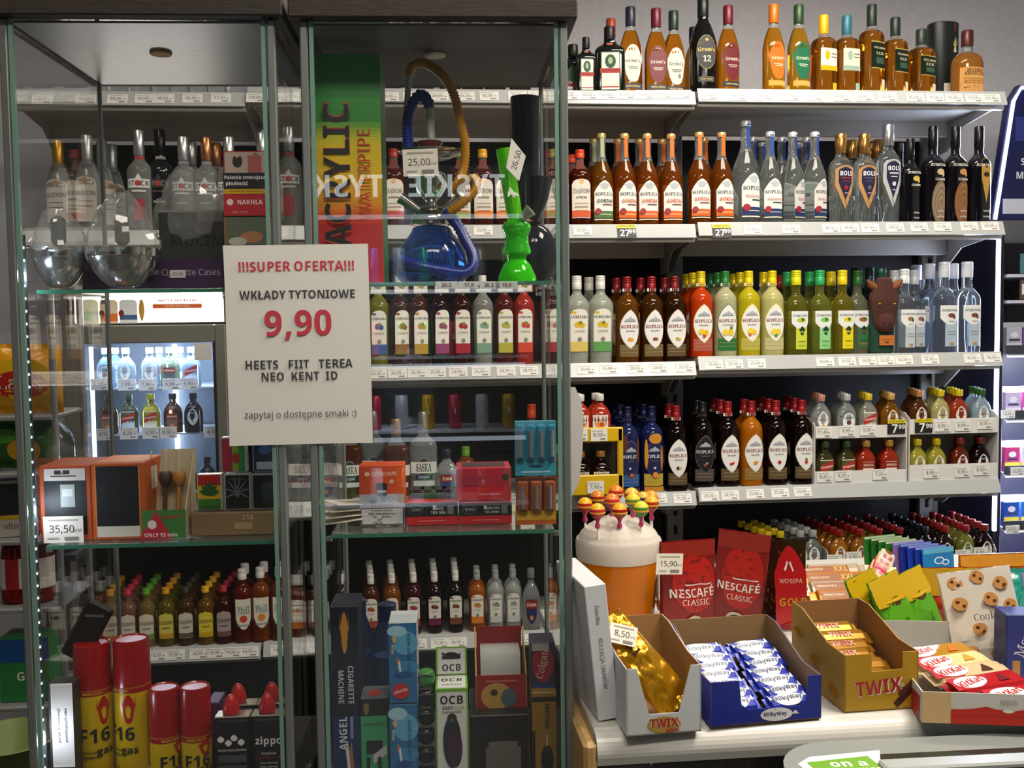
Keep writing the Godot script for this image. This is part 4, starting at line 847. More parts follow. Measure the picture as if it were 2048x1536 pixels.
func stock_low():
	# tray of dark miniatures on the lowest right shelf
	var y = deck.right[4] + 0.001
	var z = SHELF_Z
	var a = on_z(1657, 1115, z).x
	var b = on_z(1992, 1105, z).x
	var t = thing("display_tray", "long grey tray of red capped miniatures behind the coffee and chocolate", "display tray", Vector3((a + b) / 2, y, z))
	part(t, "front_wall", geo("c2c0bc").box(Vector3(0, 0.026, 0), Vector3(b - a, 0.052, 0.003)), ink(0.5))
	part(t, "floor_board", geo("8a8884").box(Vector3(0, 0.002, -0.17), Vector3(b - a, 0.004, 0.34)), ink(0.6))
	for s in [-1, 1]:
		var w = part(t, "side_wall", geo("a8a6a2").prism(v2([[0, 0], [0.34, 0], [0.34, 0.11], [0.012, 0.075], [0, 0.06]]), -0.0015, 0.0015), ink(0.5))
		w.rotation.y = PI / 2
		w.position = Vector3(s * ((b - a) / 2), 0, 0)
	flask("low_orange", "b4701c", 0.45, "8a1c1c", "orange miniature flask with a red cap in the long grey tray")
	flask("low_amber", "a8681c", 0.4, "8a1c1c", "golden orange miniature flask with a red cap in the long grey tray")
	flask("low_yellow", "a08a1c", 0.35, "8a1c1c", "yellow olive miniature flask with a red cap in the long grey tray")
	flask("low_black", "120808", 0.4, "7a1a1c", "black miniature flask with a red cap in the long grey tray")
	flask("low_blackest", "0c0a0e", 0.4, "1c1c22", "black miniature flask with a black cap in the long grey tray", "l", "SOPLICA", "7a7a80", "26262a")
	flask("low_maroon", "2a0c0c", 0.4, "8a2020", "maroon miniature flask with a red cap in the long grey tray")
	flask("low_green", "8a8a3c", 0.35, "8a2020", "greenish miniature flask with a red cap in the long grey tray", "l", "SOPLICA", "7d1f26", "b8d8b0")
	flask("low_plum", "1c0a0c", 0.4, "7a2420", "plum dark miniature flask at the lit end of the long grey tray")
	var ids = ["low_orange", "low_amber", "low_yellow", "low_black", "low_blackest", "low_maroon", "low_green", "low_plum"]
	var xs = [1677, 1718, 1757, 1798, 1848, 1889, 1930, 1968]
	for i in 8:
		for r in 6:
			var d = kinds[ids[i]]
			var zz = z - 0.024 - r * 0.045
			var p = on_z(xs[i] - r * 13.0, 1090, zz)
			bottle(ids[i], Vector3(p.x, y + 0.005, zz), 0.05, d.behind if r > 0 else "", d.behind_group if r > 0 else "")
	# small bottles left of the tray
	flask("low_silver", "9aa09c", 0.25, "a8acac", "small clear bottle with a silver cap left of the long grey tray")
	flask("low_gold", "4a2c10", 0.3, "d0b41c", "small dark bottle with a yellow cap behind the coffee pouches")
	for r in 5:
		for q in [["low_silver", 1625], ["low_silver", 1600], ["low_gold", 1560], ["low_gold", 1535]]:
			var zz = z - 0.03 - r * 0.045
			var p = on_z(q[1] - r * 13, 1100, zz)
			bottle(q[0], Vector3(p.x, y + 0.005 - 0.02 * 0, zz), 0.0)
	# half litre fruit liqueurs on the lowest middle shelf
	var flavours = [["f_rowan", "5a2412", "a8402c", "brown red small liqueur bottle with a rowan label"], ["f_quince", "9a5414", "c8901c", "amber small liqueur bottle with a quince label"], ["f_raspberry", "4a0a16", "b02438", "crimson small liqueur bottle with a raspberry label"], ["f_currant", "2a0a14", "6a2440", "dark purple small liqueur bottle with a currant label"], ["f_plum", "140a0c", "7a4030", "black small liqueur bottle with a plum label"], ["f_apricot", "c0660c", "d87a24", "orange small liqueur bottle with an apricot label"], ["f_water", "c4cac8", "8a9698", "clear small vodka bottle with a grey label"], ["f_rogue", "c4cac8", "9aa4ac", "clear small vodka bottle with a pale band label"]]
	xs = [742, 784, 827, 869, 911, 954, 991, 1026]
	for i in 8:
		var f = flavours[i]
		lubelska(f[0], f[1], 0.35, f[2] if i < 6 else "c8ccca", f[3] + " on the lowest shelf", f[2], 0.188, 0.0275, "dcdcd6" if i < 5 else "9a9c9c", "MALINY" if i == 2 else "WIŚNIA")
		for r in (4 if i < 5 else 2): stand_row("middle", 4, [[f[0], xs[i] - r * 1, 1190, r * 0.06]])
	flask("zubr_low", "b4babc", 0.25, "8a8e90", "small clear bottle with a dark blue band on the lowest shelf", "k", "ŻUBR", "f0f0f0", "27305a", 0.19, 0.028)
	stand_row("middle", 4, [["zubr_low", 1062, 1190], ["f_rowan", 600, 1190, 0.02], ["f_quince", 640, 1190, 0.02], ["f_plum", 690, 1190, 0.05]])
	# flavoured small vodkas on the lowest left shelf
	var lows = [["g_yellow", "b89a6c", "d8a01c", "e0d8c4", "d8742c", "small amber bottle with a yellow cap and orange footed label"], ["g_pink", "b0826c", "c8304a", "dcd4c0", "b83a34", "small pale bottle with a pink cap"], ["g_green", "a8904c", "5ca830", "dcd4c0", "6a9a3c", "small pale bottle with a green cap"], ["g_lemon", "8a7a20", "d8981c", "d8c858", "c89a20", "small bottle with a yellow cap and lemon label"], ["g_dark", "6a4a24", "3a3a34", "cfc8b8", "5a5448", "small bottle with a dark cap and grey label"], ["g_honey", "9a6a20", "e0b01c", "dcc83c", "c8a820", "small honey bottle with a bright yellow label"], ["g_red", "5a1818", "b02838", "a89c98", "7a4a4c", "small red bottle with a grey label"]]
	xs = [222, 257, 294, 333, 372, 412, 448]
	for i in 7:
		var f = lows[i]
		kind(f[0], {"name": "small_vodka_bottle", "label": f[5], "group": f[5], "H": 0.172, "R": 0.0265, "prof": ROUND_SHOULDER, "mat": liquid(f[1], 0.3), "cap": [0.90, 1.0, 0.42, f[2], 0.0, 0.5, 1], "behind": "rear " + f[5], "behind_group": "rear " + f[5],
			"print": [["a", 0, 0.36, 1.7, 0.44, f[3]], ["e", 0, 0.56, 0.4, 0.07, f[3]], ["t", 0, 0.42, 1.5, 0.09, "ŻOŁĄDKOWA", "2c2a2a", 2, 0, 1], ["t", 0, 0.33, 0.9, 0.045, "GORZKA", "2c2a2a", 0], ["r", 0, 0.19, 1.7, 0.08, f[4]]]})
		for r in 4: stand_row("left", 4, [[f[0], xs[i] + r * 8, 1235, r * 0.06, 0.15]])
	for f in [["p_red", "7a1c1c", "c8402c", "cocktail bottle with a red fruit label and white cap"], ["p_gold", "9a4a14", "d8842c", "cocktail bottle with an orange fruit label and white cap"], ["p_amber", "8a3a18", "d0602c", "amber cocktail bottle with a peach label and white cap"]]:
		kind(f[0], {"name": "cocktail_bottle", "label": f[3], "group": f[3], "H": 0.22, "R": 0.031, "prof": ROUND_SHOULDER, "mat": liquid(f[1], 0.35), "cap": [0.86, 1.0, 0.42, "d8d8d4", 0.0, 0.5, 1], "behind": "rear " + f[3], "behind_group": "rear " + f[3],
			"print": [["s", 0, 0.40, 1.6, 0.42, "dcd8c4"], ["t", 0, 0.46, 1.2, 0.1, "Phill", "2a7a84", 3, 0, 1], ["e", 0, 0.34, 0.7, 0.1, f[2]], ["r", 0, 0.25, 1.2, 0.02, "8aa4a8"]]})
	stand_row("left", 4, [["p_red", 486, 1220, 0.0, 0.2], ["p_red", 492, 1220, 0.07]])
	stand_row("middle", 4, [["p_gold", 522, 1220, 0.0, 0.2], ["p_gold", 530, 1220, 0.07], ["p_amber", 560, 1220, 0.0, 0.2], ["p_amber", 566, 1220, 0.07]])

# ---------------------------------------------------------------- price tags on the rails
func price(words, px, py, where, promo = false, z = SHELF_Z, lean = true, w = 0.057, h = 0.03):
	var p = on_z(px, py, z + 0.016)
	var g = geo("e9e8e3") if not promo else geo("1c1c1e")
	if promo:
		g.box(Vector3(0, -0.004, 0), Vector3(0.058, 0.044, 0.0012))
		printed(g, [["r", 0, 0.013, 0.058, 0.012, "dccb14"], ["t", 0, 0.013, 0.05, 0.006, "SUPER OFERTA!", "3a3410", 0], ["t", -0.006, -0.009, 0.03, 0.026, words.substr(0, words.find(",")), "f0f0ec", 0], ["t", 0.017, -0.004, 0.02, 0.016, words.substr(words.find(",") + 1), "f0f0ec", 0]], flat(Vector3(0, 0, 0.0007)), 2)
	else:
		g.box(Vector3.ZERO, Vector3(w, h, 0.0008))
		printed(g, [["t", -w * 0.07, 0.0, w * 0.6, h * 0.34, words, "26262a", 2], ["r", w * 0.33, -h * 0.02, w * 0.12, h * 0.08, "8a8a88"], ["r", -w * 0.1, h * 0.34, w * 0.7, h * 0.05, "b8b8b4"], ["r", w * 0.22, -h * 0.32, w * 0.3, h * 0.12, "8e8e8c"]], flat(Vector3(0, 0, 0.0005)), 1)
	var tr = Transform3D(Basis(Vector3.RIGHT, -0.364 if lean else 0.0), Vector3(p.x, p.y, z + 0.002))
	if lean:      # on the sloping face of the rail
		var sec = "left" if px < 497 else ("middle" if px < 1392 else "right")
		var dk = deck[sec].map(func(y): return absf(y - 0.015 - p.y))
		var dy = deck[sec][dk.find(dk.min())]
		tr.origin = on_plane(px, py, Vector3(0, dy + 0.006, SHELF_Z + 0.004), Vector3(0, 0.356, 0.934)) + Vector3(0, 0.356, 0.934) * 0.0012
	one("price_tag", ("yellow and black offer tag reading %s %s" if promo else "white paper price tag reading %s %s") % [words, where], "price tag", g, ink(0.5), tr, "price tags")
func price_tags():
	var put_row = func(list, where, pixrow: Callable):
		for q in list: price(q[1], q[0], pixrow.call(q[0]), where, q.size() > 2)
	put_row.call([[85, "150,00"], [172, "154,00"], [235, "89,00"], [290, "63,00"], [328, "48,00"], [385, "66,90"], [442, "57,30"], [512, "129,00"], [560, "86,00"], [600, "43,00"], [778, "70,00"], [825, "50,00"], [878, "89,90"], [930, "105,00"], [978, "82,00"], [1035, "73,50"], [1075, "55,00"], [1140, "70,00"], [1177, "68,00"], [1214, "120,00"], [1252, "67,00"], [1290, "67,00"], [1328, "56,00"], [1365, "99,90"]], "on the top shelf edge", func(x): return 200.0 - x * 0.008)
	put_row.call([[1418, "120,00"], [1475, "64,50"], [1528, "94,00"], [1582, "62,00"], [1628, "62,00"], [1683, "89,00"], [1728, "99,00"], [1775, "105,00"], [1830, "85,00"], [1870, "75,00"], [1908, "63,00"], [1948, "135,00"], [1983, "225,00"]], "under the whisky row", func(x): return 191.0 + (x - 1390) * 0.010)
	put_row.call([[908, "33,50"], [966, "29,90"], [1165, "33,00"], [1253, "27,99", 1]], "on the second shelf edge", func(x): return 461.0)
	put_row.call([[1443, "27,99", 1], [1505, "72,00"], [1582, "55,00"], [1662, "48,90"], [1700, "39,90"], [1740, "45,90"], [1790, "64,00"], [1838, "64,90"], [1885, "57,00"], [1938, "64,50"], [1980, "66,00"]], "under the vodka row", func(x): return 461.0 - (x - 1400) * 0.015)
	put_row.call([[755, "25,50"], [795, "26,99"], [835, "26,99"], [873, "29,99"], [916, "29,99"], [962, "25,00"], [1012, "29,99"], [1058, "28,99"], [1110, "29,90"], [1173, "29,99"], [1217, "29,99"], [1272, "28,00"], [1318, "28,00"], [1370, "29,50"]], "on the third shelf edge", func(x): return 748.0 - (x - 740) * 0.021)
	put_row.call([[1428, "29,90"], [1468, "29,90"], [1513, "29,90"], [1650, "29,90"], [1694, "30,50"], [1735, "34,00"], [1772, "32,00"], [1808, "62,00"], [1860, "52,00"], [1945, "46,89"], [1985, "68,50"]], "under the cloudy liqueur row", func(x): return 730.0 - (x - 1400) * 0.0245)
	put_row.call([[1315, "29,50"], [1365, "31,00"]], "on the fourth shelf edge", func(x): return 997.0)
	put_row.call([[1420, "29,50"], [1460, "28,50"], [1510, "25,90"], [1560, "25,90"], [1605, "29,90"]], "under the dark liqueur row", func(x): return 993.0 - (x - 1400) * 0.046)
	put_row.call([[315, "19,00"], [350, "19,50"], [398, "18,99"], [431, "18,99"], [464, "14,50"], [498, "14,50"], [560, "14,90"], [605, "20,90"], [835, "16,00"], [880, "15,99"], [915, "16,90"], [1042, "30,50"], [1080, "16,90"]], "on the lowest shelf edge", func(x): return 1311.0 - (x - 315) * 0.044)
	for q in [[1651, 866, "11,49"], [1698, 863, "9,99"], [1740, 861, "9,90"], [1890, 853, "8,90"], [1930, 852, "8,99"], [1975, 848, "8,95"]]: price(q[2], q[0], q[1], "on the upper front of a white tray", false, SHELF_Z, false, 0.052, 0.034)
	for q in [[1653, 955, "8,20"], [1690, 953, "8,20"], [1765, 950, "7,20"], [1867, 947, "8,90"], [1930, 945, "8,90"], [1968, 941, "8,90"]]: price(q[2], q[0], q[1], "on the lower front of a white tray", false, SHELF_Z, false, 0.052, 0.034)
	price("7,99", 1797, 852, "on the left white tray", true, SHELF_Z, false)
	price("7,99", 1852, 850, "on the right white tray", true, SHELF_Z, false)
	for q in [[1673, 1122, "8,90"], [1712, 1116, "6,90"], [1757, 1113, "6,90"], [1930, 1112, "8,90"], [1967, 1107, "8,90"]]: price(q[2], q[0], q[1], "on the long grey tray", false, SHELF_Z + 0.003, false, 0.05, 0.034)
	for q in [[1200, 871, "8,50"], [1160, 871, "7,50"], [1193, 976, "7,90"]]: price(q[2], q[0], q[1], "on the yellow rack", false, SHELF_Z + 0.105, false, 0.05, 0.036)

# ---------------------------------------------------------------- boxes with printed faces
# front: print in shares of the face, x -0.5..0.5 from the middle, y 0..1 from the foot
func carton(called, label, category, tr, size, h, front = [], top = [], side = [], rough = 0.45, group = ""):
	var t = thing(called, label, category, tr, group)
	part(t, "carton", geo(h).box(Vector3(0, size.y / 2, 0), size, 0.0012), ink(rough))
	if front: part(t, "print", printed(geo(), front, func(x, y, w): return Vector3(x * size.x, y * size.y, size.z / 2 + 0.0002 + w), 12, 1, 0.0002, size.x / size.y), ink(rough))
	if top: part(t, "top_print", printed(geo(), top, func(x, y, w): return Vector3(x * size.x, size.y + 0.0002 + w, size.z / 2 - y * size.z), 12, 1, 0.0002, size.x / size.z), ink(rough))
	if side: part(t, "side_print", printed(geo(), side, func(x, y, w): return Vector3(size.x / 2 + 0.0002 + w, y * size.y, -x * size.z), 12, 1, 0.0002, size.z / size.y), ink(rough))
	return t
# the same, standing in the cabinets: pixel rectangle of the front face
func cab_carton(called, label, category, r, zf, base, depth, h, front = [], top = [], side = [], rough = 0.45, group = "", turn = 0.0):
	var a = in_cab(r[0], r[3], zf)
	var b = in_cab(r[2], r[1], zf)
	var m = in_cab((r[0] + r[2]) / 2.0, (r[1] + r[3]) / 2.0, zf)
	var by = a.y if base == null else base
	var hh = b.y - by if base != null else (in_cab((r[0] + r[2]) / 2.0, r[1], zf).y - in_cab((r[0] + r[2]) / 2.0, r[3], zf).y)
	return carton(called, label, category, cab * Transform3D(Basis(Vector3.UP, turn), Vector3(m.x, by, zf - depth / 2)), Vector3(in_cab(r[2], (r[1] + r[3]) / 2.0, zf).x - in_cab(r[0], (r[1] + r[3]) / 2.0, zf).x, hh, depth), h, front, top, side, rough, group)

# ---------------------------------------------------------------- glass cabinets
var lev := {}
func cabinets():
	var spec = {"left": [20, 568, [320, 577], [330, 1088]], "right": [612, 1143, [880, 563], [850, 1067]]}
	var wood = grain("211a17", "342a25", 3.0, 0.75, Vector3(0.5, 6, 6))
	var under = grain("59615f", "6c7472", 3.0, 0.35, Vector3(0.4, 5, 8))
	for side in ["left", "right"]:
		var q = spec[side]
		var x0 = in_cab(q[0], 700, 0).x
		var x1 = in_cab(q[1], 700, 0).x
		var wd = x1 - x0
		var cx = (x0 + x1) / 2
		var roof = in_cab((q[0] + q[1]) / 2.0, 36 if side == "left" else 41, 0).y
		var y1 = in_cab(q[2][0], q[2][1], -0.03).y
		var y2 = in_cab(q[3][0], q[3][1], -0.03).y
		var y3 = in_cab(400, 1568, -0.12).y
		lev[side] = [y1 + 0.0005, y2 + 0.0005, y3 + 0.0005]
		var dp = 0.40
		var t = thing("glass_cabinet", "left glass display cabinet with gas cans at its foot" if side == "left" else "glass display cabinet holding the waterpipe carton", "cabinet", cab * Vector3(cx, 0, 0), "glass cabinets")
		t.transform = cab * Transform3D(Basis(), Vector3(cx, 0, 0))
		var rf = part(t, "roof_board", geo().box(Vector3(0.0, roof + 0.0135, -dp / 2), Vector3(wd + 0.024, 0.027, dp + 0.03), 0.002), wood, "dark worn wooden board")
		part(rf, "roof_underside", geo().box(Vector3(0, roof - 0.0015, -dp / 2), Vector3(wd - 0.03, 0.003, dp - 0.03)), under if side == "left" else grain("2c2826", "38322f", 3.0, 0.5, Vector3(0.5, 4, 6)))
		var hole = in_cab(321 if side == "left" else 870, 87 if side == "left" else 92, -0.17)
		part(rf, "hole_plug", geo("a8722c" if side == "left" else "c9c1ae").lathe([Vector2(0, -0.004), Vector2(0.0165, -0.004), Vector2(0.0175, -0.001), Vector2(0, -0.0005)], 22), ink(0.7)).position = Vector3(hole.x - cx, roof - 0.003, -0.17)
		part(t, "base_cupboard", geo("2b2624").box(Vector3(0, y3 / 2, -dp / 2), Vector3(wd, y3 - 0.002, dp), 0.003), ink(0.6))
		var gl = pane("eaf4f0", 0.004)
		var hh = roof - y3
		part(t, "front_pane", geo().box(Vector3(0, y3 + hh / 2, -0.004), Vector3(wd - 0.03, hh - 0.004, 0.005)), gl)
		for s in [-1, 1]: part(t, "side_pane", geo().box(Vector3(s * (wd / 2 - 0.004), y3 + hh / 2, -dp / 2), Vector3(0.005, hh - 0.004, dp - 0.03)), gl)
		for s in [-1, 1]:
			for zz in [-0.009, -dp + 0.006]:
				var ps = part(t, "corner_post", geo("8d938f").box(Vector3(s * (wd / 2 - 0.0075), y3 + hh / 2, zz), Vector3(0.012 if zz > -0.1 else 0.007, hh - 0.001, 0.016 if zz > -0.1 else 0.008), 0.002), ink(0.28, 0.6))
				if zz > -0.1: part(ps, "glass_edge", geo("6f9086").box(Vector3(s * (wd / 2 - 0.0185), y3 + hh / 2, -0.004), Vector3(0.006, hh - 0.002, 0.0056)), ink(0.1))
		for k in 2:
			var y = [y1, y2][k]
			var sh = part(t, "glass_shelf", geo().box(Vector3(0, y - 0.003, -0.205), Vector3(wd - 0.05, 0.006, 0.33)), pane("d6ece2", 0.06))
			part(sh, "shelf_edge", geo("3f7a62").box(Vector3(0, y - 0.003, -0.0392), Vector3(wd - 0.05, 0.0058, 0.0012)), ink(0.1))
			for s in [-1, 1]:
				for zz in [-0.06, -0.34]: part(sh, "shelf_pin", geo("9a9c9c").lathe([Vector2(0, -0.014), Vector2(0.005, -0.014), Vector2(0.005, -0.007), Vector2(0, -0.007)], 10), ink(0.3, 0.8)).position = Vector3(s * (wd / 2 - 0.02), y, zz)
		if side == "left":
			# strip of small diodes in the front corner
			var lx = in_cab(64, 900, -0.03).x - cx
			var top = in_cab(46, 470, -0.03).y
			var st = thing("led_strip", "vertical strip of bright white diodes in the left cabinet corner", "light strip")
			st.transform = t.transform
			part(st, "carrier", geo("3a3e44").box(Vector3(lx, (top + y3) / 2, -0.031), Vector3(0.005, top - y3, 0.002)), ink(0.5))
			var n = 46
			for i in n:
				var yy = lerpf(y3 + 0.02, top, float(i) / n)
				part(st, "diode", geo().box(Vector3(lx, yy, -0.028), Vector3(0.0035, 0.0035, 0.002), 0.0008), glow("dfeaff", 4.0))
			for i in 3: bulb(st.transform * Vector3(lx, lerpf(y3 + 0.12, top - 0.06, i / 2.0), -0.028), 0.007, "dfeaff", 0.002)
	# notice on the front glass
	var a = in_cab(598, 690, 0.001)
	var wd = 0.21
	var t2 = thing("paper_notice", "white paper notice in red and black capitals stuck on the cabinet glass", "notice", cab * Transform3D(Basis(Vector3.BACK, 0.004), Vector3(a.x, a.y, 0.0016)))
	var sheet = geo("dbdad4")
	var H = 0.294
	for i in 10:
		for j in 12:
			var f = func(x, y): return Vector3((x - 0.5) * wd, (y - 0.5) * H, 0.0006 * sin(x * 7.0 + y * 5.0) + 0.0006 + (0.004 * pow(absf(x - 0.5) * 2, 6) * pow(absf(y - 0.5) * 2, 6)))
			var x = i / 10.0; var y = j / 12.0
			sheet.quad(f.call(x, y), f.call(x + 0.1, y), f.call(x + 0.1, y + 1 / 12.0), f.call(x, y + 1 / 12.0), Vector3.BACK)
			sheet.quad(f.call(x, y) - Vector3(0, 0, 0.0003), f.call(x + 0.1, y) - Vector3(0, 0, 0.0003), f.call(x + 0.1, y + 1 / 12.0) - Vector3(0, 0, 0.0003), f.call(x, y + 1 / 12.0) - Vector3(0, 0, 0.0003), Vector3.FORWARD)
	part(t2, "sheet", sheet, ink(0.8))
	var red = "c0394b"
	var ink1 = "3c3c42"
	var px = 1.0 / 1357.0
	var row = func(y, w, h, s, col, f = 0, x = 0.0): return ["t", x * px, -(y - 690) * px, w * px, h * px, s, col, f]
	part(t2, "lettering", printed(geo(), [row.call(533, 228, 22, "!!!SUPER OFERTA!!!", red), row.call(589, 228, 24, "WKŁADY TYTONIOWE", ink1), row.call(650, 132, 62, "9,90", red), row.call(728, 212, 21, "HEETS   FIIT   TEREA", ink1), row.call(752, 150, 21, "NEO  KENT  ID", ink1), row.call(830, 222, 24, "zapytaj o dostępne smaki :)", "55555a", 2)], flat(Vector3(0, 0, 0.0016)), 2), ink(0.8))

func price_card(words, label, tr, size, slant = 0.0, extra = true):
	var g = geo("e2ddd0").box(Vector3.ZERO, Vector3(size.x, size.y, 0.0008))
	printed(g, [["t", -size.x * 0.04, 0.0, size.x * 0.62, size.y * 0.34, words, "2a2a2e", 2], ["t", size.x * 0.36, -size.y * 0.04, size.x * 0.2, size.y * 0.16, "zł/SZ", "6a6a6a", 2], ["r", 0, size.y * 0.36, size.x * 0.75, size.y * 0.06, "a8a49a"], ["r", size.x * 0.2, -size.y * 0.34, size.x * 0.35, size.y * 0.13, "7c7a76"], ["r", -size.x * 0.25, -size.y * 0.32, size.x * 0.3, size.y * 0.05, "a8a49a"]], flat(Vector3(0, 0, 0.0005)), 1)
	return one("price_card", label, "price card", g, ink(0.6), tr)
func bag(tr, r, seed_at, squash = Vector3(1, 1, 1)):
	# crumpled clear film
	var nz := FastNoiseLite.new()
	nz.seed = seed_at; nz.frequency = 2.2
	var g = geo()
	var pt = func(i, j):
		var th = TAU * i / 30.0
		var ph = PI * j / 20.0
		var d = Vector3(sin(ph) * cos(th), cos(ph), sin(ph) * sin(th))
		return d * squash * r * (0.92 + 0.18 * nz.get_noise_3dv(d * 0.7) + 0.16 * absf(nz.get_noise_3dv(d * 1.9)) + 0.3 * pow(max(0.0, d.y), 5.0))
	for i in 30:
		for j in 20:
			var a = pt.call(i, j); var b = pt.call(i + 1, j); var c = pt.call(i + 1, j + 1); var d = pt.call(i, j + 1)
			g.quad_out(a, b, c, d, Vector3.ZERO)
	return g
func cabinet_stock():
	var L = lev.left
	var R = lev.right
	var at = func(px, py, z, y = null):
		var p = in_cab(px, py, z)
		if y != null: p.y = y
		return p
	var post = func(p, turn = 0.0): return cab * Transform3D(Basis(Vector3.UP, turn), p)
	# ---------------- left cabinet, upper glass shelf
	cab_carton("cigarette_case_box", "purple display box of cigarette cases on the upper glass shelf", "box", [172, 516, 452, 572], -0.16, L[0], 0.14, "3a1e46", [["t", -0.08, 0.6, 0.2, 0.5, "Femme", "d8c8dc", 3], ["t", 0.25, 0.55, 0.42, 0.4, "Cigarette Cases", "b8a4c0", 2]])
	cab_carton("small_price_sticker", "tiny white price sticker on the purple box", "sticker", [340, 540, 371, 556], -0.158, null, 0.001, "d8d8d4", [["t", 0, 0.5, 0.7, 0.5, "20,50", "404040", 2]])
	for q in [[120, 556, 104, 1, "pale"], [247, 562, 135, 2, "larger"]]:
		var z = -0.10
		var p = at.call(q[0], 540, z, L[0])
		var s = scale_at(cab * p)
		var r = q[2] / s / 2.0
		var t = thing("hookah_tray", ("bowl shaped metal hookah part wrapped in crumpled film by the cabinet corner" if q[3] == 1 else "polished bowl shaped metal hookah part in film beside the purple box"), "hookah part", post.call(p))
		part(t, "bowl", geo("8a8c8a").lathe(soften([Vector2(0, 0.004), Vector2(r * 0.45, 0.005), Vector2(r * 0.85, 0.03), Vector2(r, 0.052), Vector2(r * 0.98, 0.055), Vector2(r * 0.8, 0.035), Vector2(0, 0.012)], 2), 28), plain("a8aaa8", 0.16, 0.9))
		part(t, "rim", geo("c0c0bc").lathe([Vector2(r * 0.96, 0.05), Vector2(r * 1.02, 0.052), Vector2(r * 1.02, 0.064), Vector2(r * 0.97, 0.066), Vector2(r * 0.94, 0.058), Vector2(r * 0.96, 0.05)], 28), plain("c8c8c4", 0.12, 0.95))
		part(t, "stem", geo("2e2c28").lathe([Vector2(0, 0.01), Vector2(0.006, 0.012), Vector2(0.006, 0.07), Vector2(0.011, 0.075), Vector2(0.011, 0.11), Vector2(0.005, 0.115), Vector2(0, 0.115)], 14), ink(0.4))
		part(t, "film_bag", bag(null, r * 1.06, q[3], Vector3(1, 1.15, 1)), pane("dfe4e0", 0.16, 0.12)).position = Vector3(0, 0.068, 0)
	# flat grey box in film, leaning
	var mb = cab_carton("wrapped_box", "grey lettered box wrapped in clear film behind the purple box", "box", [318, 420, 450, 520], -0.20, null, 0.05, "343634", [["t", 0.08, 0.38, 0.8, 0.34, "MOCIM", "151615", 0], ["r", 0.28, 0.86, 0.4, 0.2, "6a6c68"], ["r", 0, 0.97, 1.0, 0.05, "8a8c86"]])
	var bg = part(mb, "film_bag", bag(null, 0.066, 5, Vector3(1.05, 0.95, 0.5)), pane("dfe4e0", 0.18, 0.1))
	bg.position = Vector3(-0.002, 0.072, 0)
	cab_carton("box_riser", "dark carton under the wrapped grey box", "box", [318, 521, 450, 560], -0.205, L[0], 0.04, "2a2228")
	var nk = [["r", 0, 0.82, 0.92, 0.32, "b8a89a"], ["e", -0.18, 0.84, 0.22, 0.2, "2c2420"], ["e", -0.18, 0.93, 0.1, 0.07, "c8a48c"], ["r", 0.2, 0.8, 0.3, 0.26, "b05a58"], ["e", 0.22, 0.93, 0.12, 0.08, "9a6a4a"], ["r", 0, 0.53, 1.0, 0.26, "1c1c1e"], ["t", -0.02, 0.585, 0.9, 0.075, "Palenie zmniejsza", "e8e8e4", 0], ["t", -0.2, 0.49, 0.5, 0.075, "płodność", "e8e8e4", 0], ["r", 0, 0.375, 1.0, 0.075, "d0a41c"], ["t", 0, 0.375, 0.8, 0.03, "Rzuć palenie www.jakrzucicpalenie.pl", "4a3a10", 2], ["r", 0, 0.165, 1.0, 0.33, "b5202e"], ["t", 0.08, 0.21, 0.55, 0.1, "NAKHLA", "f0e0dc", 0], ["e", -0.36, 0.21, 0.15, 0.1, "e8d0c8"], ["t", -0.15, 0.06, 0.5, 0.035, "MIZO TYTOŃ", "e8c0b8", 2]]
	cab_carton("shisha_tobacco_box", "red shisha tobacco carton with a photo warning above the notice", "box", [447, 302, 538, 432], -0.10, null, 0.05, "a81e2a", nk)
	cab_carton("shisha_tobacco_box", "orange edged shisha tobacco carton half covered by the notice", "box", [449, 433, 541, 572], -0.10, L[0], 0.05, "c8641c", [["r", 0, 0.5, 0.94, 1.0, "5a6450"], ["e", 0.1, 0.72, 0.5, 0.16, "a8744c"], ["e", -0.2, 0.66, 0.4, 0.12, "b4b4a4"], ["r", 0, 0.5, 0.94, 0.22, "262624"], ["t", 0, 0.53, 0.8, 0.09, "Paleniem możesz", "d8d8d0", 0]])
	# ---------------- left cabinet, middle glass shelf
	var orange = [["r", 0, 0.52, 0.82, 0.88, "15161a"], ["r", 0, 0.88, 0.8, 0.16, "c8c4bc"]]
	cab_carton("pipe_case_box", "orange framed box with a dark window and a price card of 35,50", "box", [80, 930, 183, 1091], -0.07, L[1], 0.10, "a8481c", orange + [["t", -0.05, 0.91, 0.4, 0.05, "──o──", "26262a", 0], ["r", -0.02, 0.86, 0.5, 0.012, "26262a"], ["r", 0.05, 0.6, 0.28, 0.3, "9aa8a4"], ["r", 0.05, 0.64, 0.2, 0.1, "c8d0cc"]], [], [], 0.5)
	cab_carton("pipe_case_box", "orange framed box with a dark window and a cream foot strip", "box", [184, 925, 290, 1086], -0.07, L[1], 0.10, "b8561a", [["r", -0.01, 0.5, 0.86, 0.92, "c87a3c"], ["r", -0.01, 0.55, 0.8, 0.82, "131416"], ["r", -0.01, 0.105, 0.8, 0.14, "d2cdc0"]], [["r", 0, 0.5, 0.9, 0.8, "c87030"]], [["r", 0, 0.75, 0.3, 0.3, "d8d0bc"]], 0.5)
	price_card("35,50", "cream price card reading 35,50 against the orange framed box", cab * Transform3D(Basis(), at.call(127, 1059, -0.066)), Vector2(0.06, 0.041))
	# open carton with two small pipes
	var p = at.call(338, 1000, -0.10, L[1])
	var t = thing("pipe_display_box", "open cream backed carton with green and red front reading ONLY 15 min", "display box", post.call(p))
	var sc = scale_at(cab * p)
	var w = 84.0 / sc
